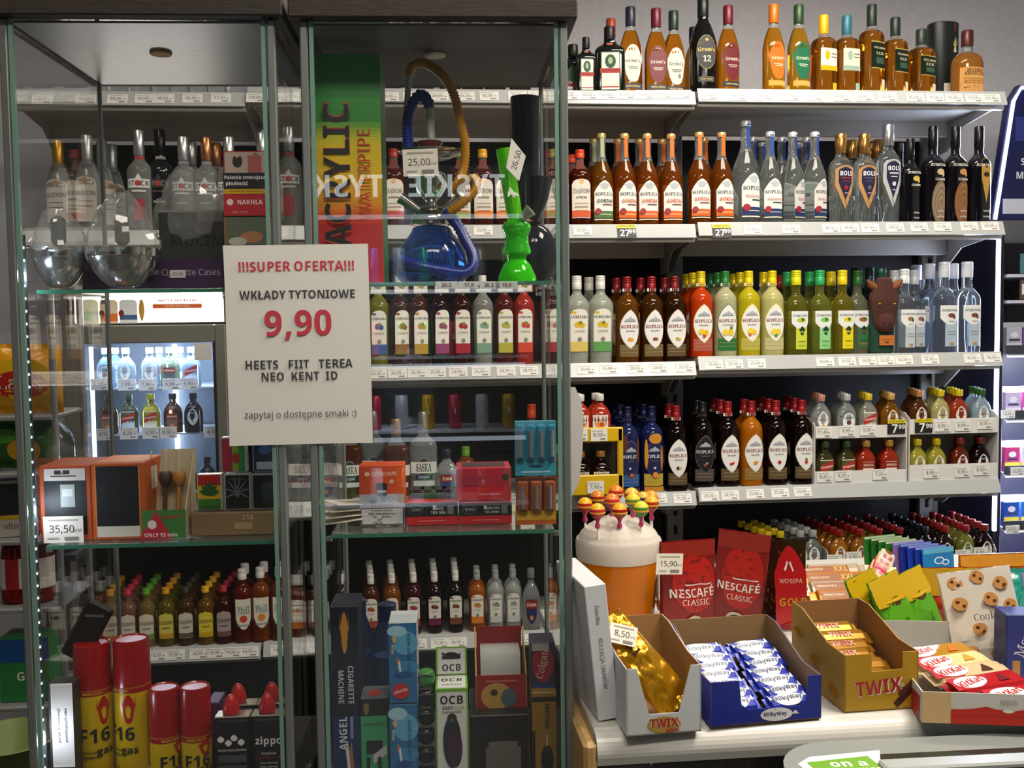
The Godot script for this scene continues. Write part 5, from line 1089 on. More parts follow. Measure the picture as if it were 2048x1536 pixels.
	part(t, "back_card", geo("c2b490").prism(v2([[-w / 2, 0], [w / 2 - 0.004, 0], [w / 2 + 0.004, 0.132], [-w / 2 + 0.016, 0.132]]), -0.03, -0.0275), ink(0.8))
	part(t, "front_wall", geo("3a7a34").box(Vector3(0, 0.022, 0.03), Vector3(w, 0.044, 0.002)), ink(0.6))
	part(t, "front_print", printed(geo(), [["p", -0.012, 0.022, 0.05, 0.044, "b8203a"], ["e", -0.018, 0.022, 0.014, 0.014, "e0d8d0"], ["t", -0.004, 0.006, 0.052, 0.007, "ONLY 15 min.", "e8e0d8", 0], ["t", 0.012, 0.034, 0.03, 0.008, "Sensi it", "c02a24", 0]], flat(Vector3(0, 0, 0.0312)), 8), ink(0.6))
	for s in [-1, 1]:
		var sw = part(t, "side_wall", geo("b8a884").prism(v2([[-0.03, 0], [0.03, 0], [0.03, 0.044], [-0.03, 0.13]]), -0.001, 0.001), ink(0.8))
		sw.rotation.y = -PI / 2
		sw.position = Vector3(s * (w / 2), 0, 0)
	for q in [[-0.008, "4a3c34", "dark wooden smoking pipe in the open carton"], [0.013, "b07a3c", "light wooden smoking pipe in the open carton"]]:
		var sp = thing("smoking_pipe", q[2], "pipe", post.call(p))
		part(sp, "stem", geo(q[1]).tube([Vector3(q[0] - 0.002, 0.002, -0.004), Vector3(q[0], 0.075, -0.012)], 0.0035, 8), ink(0.5))
		part(sp, "bowl", geo(q[1]).lathe(soften([Vector2(0, 0.072), Vector2(0.004, 0.072), Vector2(0.011, 0.085), Vector2(0.010, 0.098), Vector2(0.006, 0.098), Vector2(0, 0.088)], 1), 14), ink(0.4)).position = Vector3(q[0], 0, -0.013)
		part(sp, "glass_tip", geo().tube([Vector3(q[0], 0.09, -0.014), Vector3(q[0] + 0.001, 0.138, -0.018)], 0.003, 8), pane("e8efec", 0.15))
	cab_carton("riser_box", "plain brown cardboard box carrying the cigarette cases", "box", [382, 1023, 558, 1084], -0.08, L[1], 0.10, "7a6444", [["t", 0.15, 0.8, 0.2, 0.2, "15x", "c8b890", 3], ["r", 0.1, 0.42, 0.2, 0.3, "988662"]], [], [], 0.8)
	var ry = at.call(470, 1022, -0.08).y
	var leaf = [["r", 0, 0.83, 0.9, 0.3, "a82420"], ["r", 0, 0.5, 0.9, 0.38, "c8a820"], ["r", 0, 0.18, 0.9, 0.28, "3a7a30"]]
	for k in 7:
		var a = deg_to_rad(-75 + k * 25)
		leaf.append(["l", sin(a) * 0.2, 0.45 + cos(a) * 0.16, 0.13, 0.42, "2a5a2c", -a])
	leaf.append(["t", 0, 0.12, 0.7, 0.12, "Cannabis", "20301c", 3])
	var spider = [["r", 0, 0.5, 0.9, 0.93, "26282a"], ["e", 0, 0.45, 0.2, 0.2, "70767a"], ["e", 0, 0.62, 0.14, 0.1, "70767a"]]
	for k in 8:
		var a = deg_to_rad(-110 + k * 31.4)
		spider.append(["l", sin(a) * 0.26, 0.5 + cos(a) * 0.24, 0.05, 0.5, "70767a", -a])
	for k in 3: spider.append(["e", 0, 0.86, 0.7 - k * 0.2, 0.03, "5a6064"])
	var eagle = [["r", 0, 0.5, 0.9, 0.93, "1c2020"], ["e", 0.1, 0.6, 0.5, 0.4, "3a4444"], ["e", -0.1, 0.8, 0.4, 0.14, "14110f"], ["q", 0.12, 0.4, 0.6, 0.5, "34403e"]]
	var two = [["r", -0.25, 0.5, 0.42, 0.93, "a03040"], ["r", 0.1, 0.4, 0.3, 0.7, "8aa83c"], ["r", 0.33, 0.5, 0.25, 0.93, "3a8a4a"], ["e", 0.1, 0.4, 0.3, 0.3, "a8402c"]]
	var bluec = [["r", 0, 0.5, 0.9, 0.93, "25324a"], ["e", 0, 0.7, 0.5, 0.3, "4a6aa0"], ["r", 0, 0.2, 0.7, 0.24, "b8c4d0"]]
	for q in [[394, 948, 444, 1024, leaf, "silver cigarette case with a green hemp leaf on red and yellow"], [449, 947, 501, 1022, spider, "dark cigarette case with a spider and web relief"], [504, 947, 557, 1021, eagle, "dark green cigarette case with an eagle relief"]]:
		cab_carton("cigarette_case", q[5], "cigarette case", [q[0], q[1], q[2], q[3]], -0.09, ry, 0.018, "a8aaaa", q[4], [], [], 0.2, "cigarette cases")
	var ry2 = at.call(470, 945, -0.09).y
	for q in [[442, 874, 492, 948, two, "red and green striped cigarette case on top of the spider case"], [505, 880, 556, 947, bluec, "blue cigarette case with a price sticker on top of the eagle case"]]:
		cab_carton("cigarette_case", q[5], "cigarette case", [q[0], q[1], q[2], q[3]], -0.092, ry2, 0.018, "a8aaaa", q[4], [], [], 0.2, "cigarette cases")
	# ---------------- left cabinet, floor: gas cans
	for q in [[190, 1283, 72, 0.235, -0.12, 0.34, "tall yellow lighter gas can with a matt red cap beside the tobacco pack"], [268, 1275, 70, 0.242, -0.12, -0.45, "tall yellow lighter gas can with a shiny red cap"], [330, 1372, 60, 0.17, -0.11, 0.75, "short yellow lighter gas can next to a tall can"], [392, 1370, 60, 0.17, -0.11, 0.32, "short yellow lighter gas can next to the fuel cans"]]:
		var c = at.call(q[0], 1450, q[4], L[2])
		var r = q[2] / scale_at(cab * c) / 2.0
		var H = at.call(q[0], q[1], q[4]).y - L[2]
		var g = thing("gas_can", q[6], "gas can", post.call(c, q[5]), "lighter gas cans")
		var capy = H * (0.705 if q[3] > 0.2 else 0.545)
		part(g, "can", geo("c8a80c").lathe([Vector2(0, 0), Vector2(r * 0.94, 0), Vector2(r, 0.004), Vector2(r, capy - 0.002), Vector2(r * 0.98, capy), Vector2(0, capy)], 30), ink(0.28, 0.1))
		part(g, "cap", geo("9c1218").lathe([Vector2(0, capy), Vector2(r * 1.0, capy), Vector2(r * 1.01, capy + 0.004), Vector2(r * 0.985, H - 0.008), Vector2(r * 0.94, H - 0.001), Vector2(r * 0.86, H), Vector2(r * 0.8, H - 0.002), Vector2(0, H - 0.002)], 30), ink(0.22))
		var fit = func(x, y, ww): return Vector3(sin(x / r) * (r + 0.0003 + ww), y, cos(x / r) * (r + 0.0003 + ww))
		var u = capy / 0.15
		part(g, "print", printed(geo(), [["r", 0, capy - 0.005, r * 5.6, 0.008, "9c1218"], ["t", -0.002, capy - 0.005, 0.03, 0.005, "MADE IN EU", "d8b818", 0], ["q", r * 0.5, capy * 0.80, 0.022, 0.040 * u, "a81c14"], ["q", r * 0.5, capy * 0.775, 0.009, 0.018 * u, "c8a80c"], ["t", 0, capy * 0.57, r * 1.6, 0.030 * u, "F16", "26221c", 0], ["t", -r * 0.35, capy * 0.415, r * 0.8, 0.008, "universal", "26221c", 0], ["t", -r * 0.35, capy * 0.365, r * 0.7, 0.008, "lighter", "26221c", 0], ["t", r * 0.5, capy * 0.40, r * 0.9, 0.022 * u, "gas", "26221c", 0], ["r", 0, capy * 0.2, r * 1.0, 0.016, "a01818"], ["t", 0, capy * 0.2, r * 0.8, 0.009, "300 ml" if q[3] > 0.2 else "100 ml", "d8b818", 0], ["e", r * 1.6, capy * 0.2, 0.012, 0.012, "d8d0c8"]], fit, 40), ink(0.3))
	# fuel cans
	for q in [[469, 1428, 70, -0.10, "black fuel can with a red spout and warning diamonds", 0], [541, 1425, 70, -0.10, "black fuel can with a red spout lettered zippo", 1], [484, 1405, 66, -0.15, "fuel can behind the one with warning diamonds", 2], [551, 1402, 66, -0.15, "fuel can behind the lettered one", 3]]:
		var c = at.call(q[0], 1480, q[3], L[2])
		var ww = q[2] / scale_at(cab * c)
		var H = at.call(q[0], q[1], q[3]).y - L[2]
		var g = thing("fuel_can", q[4], "fuel can", post.call(c), "lighter fuel cans")
		part(g, "can", geo("141416").box(Vector3(0, H / 2 - 0.001, 0), Vector3(ww, H, 0.03), 0.006), ink(0.25))
		part(g, "tin_rim", geo("b8b4a4").box(Vector3(0, H, 0), Vector3(ww * 0.98, 0.003, 0.029), 0.001), ink(0.25, 0.8))
		part(g, "spout", geo("b01a18").lathe(soften([Vector2(0, H), Vector2(0.013, H), Vector2(0.0135, H + 0.012), Vector2(0.008, H + 0.026), Vector2(0.004, H + 0.032), Vector2(0, H + 0.032)], 1), 16), ink(0.3)).position.x = -0.004
		if q[5] == 0: part(g, "print", printed(geo(), [["l", -0.018, H - 0.035, 0.011, 0.011, "e0dcd8"], ["l", -0.006, H - 0.041, 0.011, 0.011, "e0dcd8"], ["l", 0.003, H - 0.033, 0.011, 0.011, "e0dcd8"], ["l", 0.014, H - 0.04, 0.011, 0.011, "e0dcd8"], ["t", 0, H - 0.052, 0.044, 0.004, "NIEBEZPIECZEŃSTWO", "c8c8c4", 0], ["r", 0, H - 0.066, 0.044, 0.012, "4a4a4c"], ["r", 0, H - 0.085, 0.044, 0.016, "4a4a4c"]], flat(Vector3(0, 0, 0.0155)), 8), ink(0.4))
		if q[5] == 1: part(g, "print", printed(geo(), [["t", 0, H - 0.041, 0.05, 0.016, "zippo", "e4e4e4", 0], ["t", 0, H - 0.06, 0.024, 0.004, "Premium", "d0d0d0", 0], ["t", 0, H - 0.067, 0.046, 0.005, "LIGHTER FLUID", "7a2424", 0], ["t", 0, H - 0.076, 0.036, 0.004, "Clean Burning", "c8c8c8", 0], ["t", 0, H - 0.082, 0.036, 0.004, "Easy Lighting", "c8c8c8", 0]], flat(Vector3(0, 0, 0.0155)), 4), ink(0.4))
	cab_carton("cigarette_tube_box", "purple carton beside the fuel cans", "box", [415, 1405, 440, 1560], -0.15, L[2], 0.05, "46204e", [])
	var warn = cab_carton("tobacco_pack", "tobacco pack with an upright white warning text reading ponad 70 substancji", "pack", [98, 1366, 149, 1560], -0.06, L[2], 0.03, "3a3634", [["r", 0.05, 0.66, 0.85, 0.68, "e0ddd4"], ["r", 0.05, 0.66, 0.78, 0.64, "c8c6be"], ["t", -0.08, 0.66, 0.15, 0.6, "ponad 70 substancji", "1c1c1c", 0, 90], ["t", 0.2, 0.66, 0.15, 0.6, "powodujących raka", "1c1c1c", 0, 90], ["r", 0.05, 0.16, 0.5, 0.28, "1a1718"]])
	cab_carton("tobacco_pouch", "dark tobacco pouch sticking up behind the white warning text", "pouch", [104, 1290, 150, 1400], -0.10, null, 0.03, "4a3a32", [["a", 0, 0.7, 0.8, 0.5, "b8b0a4"], ["r", 0, 0.25, 0.8, 0.3, "3a2620"]]).position.y = L[2] + 0.05
	var dp2 = at.call(175, 1262, -0.13)
	one("tobacco_pouch", "tilted black pouch lettered in grey behind the red gas cap", "pouch", printed(geo("1e1c1c").box(Vector3.ZERO, Vector3(0.045, 0.1, 0.012), 0.004), [["t", 0, 0.03, 0.03, 0.01, "MARRANO", "8a8684", 0, 25]], flat(Vector3(0, 0, 0.0063)), 4), ink(0.4), cab * Transform3D(Basis(Vector3.BACK, -0.5), dp2))

	# ---------------- right cabinet, upper shelf
	var ac = [["r", 0, 0.9, 1.0, 0.2, "1f7a34"], ["r", 0, 0.75, 1.0, 0.12, "2f8a34"]]
	var ramp = [[0.72, "2f8a34"], [0.69, "5a9a30"], [0.665, "86aa2a"], [0.64, "b4b820"], [0.60, "d2bc18"], [0.50, "dcb814"], [0.42, "dcae14"], [0.36, "dc9a18"], [0.33, "d87c1c"], [0.30, "d05820"], [0.26, "c43026"]]
	for i in 56:
		var y = 0.70 * (i + 0.5) / 56.0
		var h = "b8282a"
		for k in ramp.size() - 1:
			if y <= ramp[k][0] and y > ramp[k + 1][0]: h = Color(ramp[k + 1][1]).lerp(Color(ramp[k][1]), (y - ramp[k + 1][0]) / (ramp[k][0] - ramp[k + 1][0])).to_html(false)
		ac.append(["r", 0, y, 1.0, 0.70 / 56.0, h])
	ac.append_array([["t", -0.17, 0.47, 0.46, 0.64, "ACRYLIC", "b0402c", 0, 90], ["t", -0.17, 0.47, 0.45, 0.625, "ACRYLIC", "1c1c1a", 0, 90], ["t", 0.24, 0.48, 0.2, 0.38, "WATERPIPE", "b8301e", 2, 90]])
	var box = cab_carton("waterpipe_carton", "tall green yellow and red carton lettered ACRYLIC WATERPIPE", "carton", [632, 108, 764, 560], -0.09, R[0], 0.11, "1f7a34", ac, [["r", 0, 0.5, 0.98, 0.96, "14401e"]])
	var bh = at.call(698, 108, -0.09).y - R[0]
	var fl = part(box, "lid_flap", geo("8a2a20").prism(v2([[-0.055, 0.0], [0.03, 0.0], [0.015, 0.045], [-0.05, 0.03]]), -0.0008, 0.0008), ink(0.6))
	fl.transform = Transform3D(Basis(Vector3.UP, PI / 2) * Basis(Vector3.RIGHT, 0.0), Vector3(-0.055, bh, -0.0))
	# hookah
	var hp = at.call(864, 500, -0.17, R[0])
	var hs = scale_at(cab * hp)
	var hk = thing("hookah", "small chrome and blue hookah with yellow and blue hoses", "hookah", post.call(hp))
	var yy = func(py): return at.call(864, py, -0.17).y - R[0]
	part(hk, "glass_base", geo().lathe(soften([Vector2(0, 0.0), Vector2(0.05, 0.0), Vector2(0.062, 0.02), Vector2(0.055, 0.06), Vector2(0.034, 0.085), Vector2(0.03, yy.call(452)), Vector2(0, yy.call(452))], 2), 24), liquid("1c4a9a", 0.25))
	part(hk, "chrome_body", geo().lathe([Vector2(0, yy.call(450)), Vector2(0.034, yy.call(450)), Vector2(0.035, yy.call(438)), Vector2(0.027, yy.call(424)), Vector2(0.021, yy.call(416)), Vector2(0.009, yy.call(411)), Vector2(0.008, yy.call(404)), Vector2(0.013, yy.call(398)), Vector2(0.024, yy.call(380)), Vector2(0.027, yy.call(360)), Vector2(0.024, yy.call(348)), Vector2(0.012, yy.call(340)), Vector2(0.009, yy.call(320)), Vector2(0, yy.call(320))], 28), plain("c8c6c0", 0.1, 0.95))
	part(hk, "ash_tray", geo().lathe([Vector2(0.006, yy.call(318)), Vector2(0.03, yy.call(318)), Vector2(0.052, yy.call(306)), Vector2(0.053, yy.call(303)), Vector2(0.03, yy.call(312)), Vector2(0.006, yy.call(314)), Vector2(0.006, yy.call(318))], 30), plain("a8a8a0", 0.15, 0.9))
	part(hk, "bowl", geo("5a2018").lathe(soften([Vector2(0, yy.call(316)), Vector2(0.012, yy.call(316)), Vector2(0.02, yy.call(290)), Vector2(0.021, yy.call(282)), Vector2(0, yy.call(284))], 1), 18), ink(0.35))
	for s in [-1, 1]: part(hk, "hose_port", geo("b8b4ac").tube([Vector3(s * 0.018, yy.call(424), 0.01), Vector3(s * 0.05, yy.call(396), 0.012)], 0.008, 10, [0.006, 0.01]), ink(0.15, 0.9))
	var hose = func(called, pts, r, h, ribs):
		var cv := Curve3D.new()
		for i in pts.size():
			var q = at.call(pts[i][0], pts[i][1], -0.17 + pts[i][2]) - hp
			cv.add_point(q)
		for i in range(1, pts.size() - 1):
			var d = (cv.get_point_position(i + 1) - cv.get_point_position(i - 1)) / 6.0
			cv.set_point_in(i, -d); cv.set_point_out(i, d)
		cv.bake_interval = 0.0022
		var bp = cv.get_baked_points()
		var rd = []
		for i in bp.size(): rd.append(r * (1.0 + ((0.13 if i % 4 < 2 else -0.10) if ribs else 0.0)))
		return part(hk, called, geo(h).tube(bp, r, 10, rd), ink(0.3))
	hose.call("yellow_hose", [[818, 152, 0.0], [826, 132, 0.0], [850, 127, 0.0], [884, 150, 0.02], [908, 190, 0.02], [920, 240, 0.02], [930, 290, 0.02], [926, 340, 0.02], [908, 380, 0.03], [930, 362, 0.045], [952, 358, 0.05], [950, 380, 0.055], [922, 408, 0.055], [900, 424, 0.05]], 0.0072, "b07a0c", true)
	hose.call("blue_hose", [[818, 300, 0.0], [815, 260, 0.0], [820, 220, 0.0], [838, 191, 0.0], [854, 200, 0.01], [858, 216, 0.01]], 0.0088, "1c2e8e", true)
	hose.call("blue_hose", [[892, 424, 0.03], [912, 446, 0.04], [930, 478, 0.05], [948, 520, 0.06], [930, 545, 0.07], [880, 540, 0.075], [830, 530, 0.07], [796, 520, 0.05], [790, 535, 0.02]], 0.0085, "18287c", true)
	hose.call("mouthpiece", [[858, 216, 0.01], [860, 235, 0.01], [862, 262, 0.01], [865, 300, 0.012]], 0.0062, "b8bab4", false)
	hose.call("mouthpiece", [[818, 150, 0.0], [816, 180, 0.0], [812, 230, 0.0], [810, 268, 0.0]], 0.005, "a8aaa6", false)
	price_card("25,00", "cream price card reading 25,00 hanging in front of the hookah", cab * Transform3D(Basis(Vector3.BACK, 0.03), at.call(841, 325, -0.07)), Vector2(0.054, 0.041))
	# green acrylic bong
	var gp = at.call(1034, 520, -0.12, R[0])
	var gb = thing("green_bong", "translucent neon green acrylic bong with a leaf mark", "bong", post.call(gp))
	var gy = func(py): return at.call(1034, py, -0.12).y - R[0]
	var neon = liquid("3ce010", 0.45)
	part(gb, "foot", geo().lathe([Vector2(0, 0), Vector2(0.030, 0), Vector2(0.031, 0.008), Vector2(0.022, gy.call(530)), Vector2(0.015, gy.call(520)), Vector2(0.016, gy.call(512)), Vector2(0, gy.call(512))], 24), neon)
	part(gb, "chamber", geo().lathe(soften([Vector2(0, gy.call(511)), Vector2(0.02, gy.call(511)), Vector2(0.024, gy.call(505)), Vector2(0.017, gy.call(480)), Vector2(0.024, gy.call(455)), Vector2(0.022, gy.call(448)), Vector2(0.014, gy.call(440)), Vector2(0, gy.call(440))], 1), 24), liquid("48d838", 0.35))
	var tilt = part(gb, "tube", geo().tube([at.call(1031, 442, -0.12) - gp, at.call(1008, 298, -0.12) - gp], 0.0125, 18, [0.0125, 0.0135]), liquid("6ae018", 0.35))
	part(gb, "pipe_cup", geo("8a9080").tube([at.call(1044, 436, -0.105) - gp, at.call(1062, 420, -0.10) - gp], 0.009, 12, [0.006, 0.0105]), ink(0.25, 0.5))
	var lw = geo("d8e8c8")
	var lo = at.call(1024, 385, -0.105) - gp
	printed(lw, [["l", 0, 0, 0.006, 0.02, "dcecd0", 0.5], ["l", -0.004, 0.0, 0.005, 0.016, "dcecd0", -0.3], ["l", 0.004, -0.002, 0.005, 0.016, "dcecd0", 1.2]], flat(lo), 6)
	part(gb, "leaf_mark", lw, ink(0.4))
	one("price_card", "diamond shaped white price card reading 26,50 on the green bong", "price card", printed(geo("dedad0").prism(v2([[-0.005, 0.034], [0.017, 0.006], [0.006, -0.033], [-0.014, -0.012]]), -0.0004, 0.0004), [["t", 0.002, 0.0, 0.012, 0.03, "26.50", "2a2a2c", 3, 72]], flat(Vector3(0, 0, 0.0005)), 2), ink(0.6), cab * Transform3D(Basis(), at.call(1030, 320, -0.095)))
	# black bong
	var bp0 = at.call(1066, 520, -0.25, R[0])
	var bb = thing("black_bong", "dark smoked glass bong with a straight neck and round bulb", "bong", post.call(bp0))
	var by = func(py): return at.call(1066, py, -0.25).y - R[0]
	part(bb, "neck", geo("101216").tube([at.call(1052, 440, -0.25) - bp0, at.call(1050, 195, -0.25) - bp0], 0.0255, 22), ink(0.08))
	part(bb, "bulb", geo("1c1f24").lathe(soften([Vector2(0, 0.0), Vector2(0.03, 0.0), Vector2(0.042, 0.03), Vector2(0.043, 0.06), Vector2(0.034, 0.09), Vector2(0.02, 0.105), Vector2(0, 0.105)], 2), 26), liquid("2c3038", 0.5))
	part(bb, "side_stem", geo("24272c").tube([at.call(1068, 440, -0.23) - bp0, at.call(1082, 395, -0.22) - bp0, at.call(1086, 355, -0.22) - bp0], 0.012, 14, [0.009, 0.013, 0.017]), ink(0.1))
	for q in [[893, "20,2"], [938, "17,9"], [978, "20,2"], [1013, "19,9"]]:
		cab_carton("shelf_sticker", "small glossy price sticker %s hanging under the upper glass shelf" % q[1], "sticker", [q[0] - 22, 563, q[0] + 22, 578], -0.037, null, 0.0006, "c8d4d0", [["t", 0, 0.5, 0.6, 0.55, q[1], "7a2a30", 0]], [], [], 0.3, "shelf stickers")
	# ---------------- right cabinet, middle shelf
	for k in 4:
		one("paper_slip", "loose white paper slip piled left of the orange vape carton", "paper", geo(["d8d0bc", "e0dac8", "cfc8b4", "dcd6c6"][k]).box(Vector3.ZERO, Vector3(0.07, 0.0012, 0.06)), ink(0.8), cab * Transform3D(Basis(Vector3.UP, 0.2 * k) * Basis(Vector3.BACK, 0.12 - 0.07 * k), at.call(686 + 4 * k, 1030 - 9 * k, -0.12, R[1] + 0.008 + 0.009 * k)), "loose paper slips")
	cab_carton("vape_carton", "orange and grey vape pod carton with a black framed warning", "carton", [719, 930, 809, 1066], -0.10, R[1], 0.05, "d04a10", [["r", 0, 0.26, 1.0, 0.52, "a8a8aa"], ["t", 0.06, 0.86, 0.6, 0.06, "GEEKVAPE", "f0c0a0", 0], ["l", -0.32, 0.86, 0.12, 0.08, "f0d0b8"], ["a", 0, 0.63, 0.24, 0.16, "1c1816"], ["r", 0, 0.565, 0.2, 0.05, "b8b8b8"], ["a", 0, 0.52, 0.22, 0.05, "2c2430"], ["e", 0.22, 0.73, 0.1, 0.07, "e0b090"], ["t", 0.1, 0.44, 0.36, 0.08, "POD", "6a807a", 2], ["e", -0.16, 0.44, 0.14, 0.09, "6a807a"], ["r", 0, 0.345, 0.5, 0.012, "c85a3c"], ["r", 0, 0.155, 0.96, 0.28, "1c1c1c"], ["r", 0, 0.155, 0.92, 0.26, "c0c2c4"], ["t", 0, 0.25, 0.8, 0.035, "W  product contains", "242424", 0], ["t", 0, 0.20, 0.8, 0.035, "NIK  tine which is a", "242424", 0], ["t", 0, 0.15, 0.6, 0.035, "Po       dictive", "242424", 0], ["t", -0.05, 0.10, 0.3, 0.035, "SZY", "242424", 0], ["t", -0.1, 0.05, 0.5, 0.035, "UZALEŻN", "242424", 0]])
	var vivo = func(x0, x1, words, two_words, label):
		cab_carton("vape_carton", label, "carton", [x0, 1004, x1, 1066], -0.09, R[1], 0.07, "b01c20", [["r", 0, 0.70, 1.0, 0.6, "1c1e20"], ["e", -0.3, 0.70, 0.27, 0.46, "6a7072"], ["e", -0.3, 0.70, 0.25, 0.42, "1e2022"], ["t", -0.3, 0.70, 0.18, 0.16, "VIVO", "9aa0a0", 0], ["t", 0.12, 0.78, 0.3, 0.19, words, "b8bcbc", 0], ["t", 0.12, 0.57, 0.28, 0.17, two_words, "b8bcbc", 0], ["r", 0.36, 0.68, 0.12, 0.4, "6a6c6c"], ["r", 0.0, 0.2, 0.5, 0.04, "d8706c"]])
	vivo.call(812, 916, "≡AIO", "10X MG", "black and red e-cigarette carton lettered AIO")
	vivo.call(918, 1024, "≡AIR PRO", "10X 20MG", "black and red e-cigarette carton lettered AIR PRO")
	cab_carton("vape_carton", "crimson e-cigarette carton lying on the AIR PRO carton", "carton", [913, 934, 1022, 1003], -0.10, at.call(968, 1003, -0.09).y + 0.0005, 0.07, "a81a34", [["r", 0, 0.2, 1.0, 0.4, "b81a24"], ["r", -0.2, 0.6, 0.5, 0.3, "962038"], ["e", 0.4, 0.7, 0.12, 0.2, "26282a"], ["r", 0.1, 0.18, 0.4, 0.05, "d87078"]], [["r", 0, 0.5, 0.8, 0.7, "3a2a2c"]])
	for k in 4: cab_carton("e_cigarette", "black e-cigarette lying behind the AIO carton front", "e-cigarette", [826 + k * 22, 992, 842 + k * 22, 1005], -0.13, R[1] + 0.052, 0.02, "1a1818", [["r", 0, 0.3, 0.9, 0.4, "6a2424"]], [], [], 0.4, "e-cigarettes in the carton")
	# hanging blister cards
	var blister = func(x0, y0, x1, y1, h, base_h, slot, label, n, foot):
		var b = cab_carton("blister_card", label, "blister card", [x0, y0, x1, y1], -0.06, null, 0.004, h, foot, [], [], 0.35)
		var pa = at.call(x0, y1, -0.06)
		var pb = at.call(x1, y0, -0.06)
		var bw = pb.x - pa.x
		var bhh = pb.y - pa.y
		for i in n:
			part(b, "pocket", geo(slot).box(Vector3(-bw / 2 + bw * (i + 0.5) / n, bhh * 0.62, 0.006), Vector3(bw / n * 0.86, bhh * 0.66, 0.008), 0.003), ink(0.3))
			part(b, "pen", geo("9a9c9c").tube([Vector3(-bw / 2 + bw * (i + 0.5) / n, bhh * 0.36, 0.011), Vector3(-bw / 2 + bw * (i + 0.5) / n, bhh * 0.84, 0.011)], 0.0034, 8), ink(0.25, 0.7))
		return b
	blister.call(1030, 842, 1112, 952, "4a94a8", "", "2c7a96", "light blue hanging card of four vape pens", 4, [["r", 0, 0.13, 1.0, 0.26, "3a9ab4"], ["e", 0, 0.17, 0.36, 0.06, "2a4a5a"], ["r", 0, 0.07, 0.7, 0.03, "b0d4dc"]])
	blister.call(1032, 955, 1112, 1050, "5a3020", "", "8a4a2c", "brown and orange hanging card of three vape pens", 3, [["r", 0, 0.15, 1.0, 0.3, "c89a30"], ["r", 0, 0.05, 1.0, 0.1, "b05a24"], ["e", -0.3, 0.88, 0.18, 0.14, "1c1a1a"], ["e", 0.0, 0.88, 0.18, 0.14, "1c1a1a"], ["e", 0.3, 0.88, 0.18, 0.14, "1c1a1a"]])
	# ---------------- right cabinet, floor
	cab_carton("cigarette_machine_box", "dark blue carton lettered CIGARETTE MACHINE and ANGEL with a gold leaf", "box", [664, 1212, 719, 1568], -0.07, R[2], 0.08, "182030", [["r", 0, 0.2, 1.0, 0.42, "1c3460"], ["q", 0.0, 0.86, 0.32, 0.22, "b8822c"], ["t", -0.16, 0.57, 0.2, 0.2, "MACHINE", "c4c8cc", 0, -90], ["t", 0.2, 0.58, 0.2, 0.26, "CIGARETTE", "c4c8cc", 0, -90], ["t", -0.12, 0.32, 0.28, 0.18, "ANGEL", "d4d8dc", 0, 90], ["r", 0.2, 0.35, 0.1, 0.12, "8a9ab0"], ["r", 0.18, 0.16, 0.12, 0.2, "a06a4c", 0.5], ["r", 0.05, 0.17, 0.1, 0.2, "c8ccd0", 0.5]])
	cab_carton("rolling_machine_box", "mint green carton showing a rolling machine below a black top", "box", [722, 1398, 776, 1568], -0.06, R[2], 0.06, "3c9a64", [["r", 0, 0.92, 1.0, 0.18, "1a1a1a"], ["s", -0.28, 0.9, 0.2, 0.12, "7a6a44"], ["t", 0, 0.74, 0.8, 0.05, "MASCOTTE", "163a26", 1], ["r", 0, 0.5, 0.6, 0.14, "1c1e20"], ["r", 0.2, 0.42, 0.5, 0.1, "b8bcbc", 0.2], ["r", -0.25, 0.2, 0.12, 0.4, "16181a", -0.15], ["r", 0.2, 0.2, 0.12, 0.4, "16181a", 0.15]], [["r", 0, 0.5, 0.98, 0.98, "5a6468"], ["e", 0, 0.45, 0.5, 0.5, "b0302c"]])
	var tubes = [["r", 0, 0.5, 1.0, 1.0, "2a6a9c"], ["e", 0.1, 0.75, 0.9, 0.3, "5aa4c8"], ["e", -0.2, 0.9, 0.7, 0.14, "9cc8d8"], ["e", 0.15, 0.45, 0.8, 0.16, "3c84b4"], ["t", 0.2, 0.62, 0.16, 0.5, "slim tubes extra", "1c4a7c", 2, 90], ["e", 0.0, 0.36, 0.64, 0.07, "1a4e94"], ["r", -0.12, 0.46, 0.07, 0.15, "e0dcd4", 0.35], ["r", -0.2, 0.53, 0.07, 0.07, "c07a3c", 0.35], ["e", -0.1, 0.15, 0.62, 0.2, "b8242c"], ["t", -0.1, 0.15, 0.5, 0.06, "GRATIS", "f0d8d0", 0, 15], ["q", -0.3, 0.8, 0.18, 0.08, "c8b070"], ["t", -0.36, 0.68, 0.12, 0.12, "PRIMA", "d8c88c", 0, 90]]
	cab_carton("cigarette_tube_box", "blue carton of cigarette tubes on top of its twin", "box", [778, 1247, 834, 1406], -0.05, null, 0.07, "d8e0e4", tubes, [["r", 0, 0.5, 0.9, 0.9, "cdd8dc"]], [], 0.35, "blue tube cartons")
	cab_carton("cigarette_tube_box", "blue carton of cigarette tubes standing on the cabinet floor", "box", [780, 1408, 835, 1568], -0.05, R[2], 0.07, "3a7aa8", tubes, [], [], 0.35, "blue tube cartons")
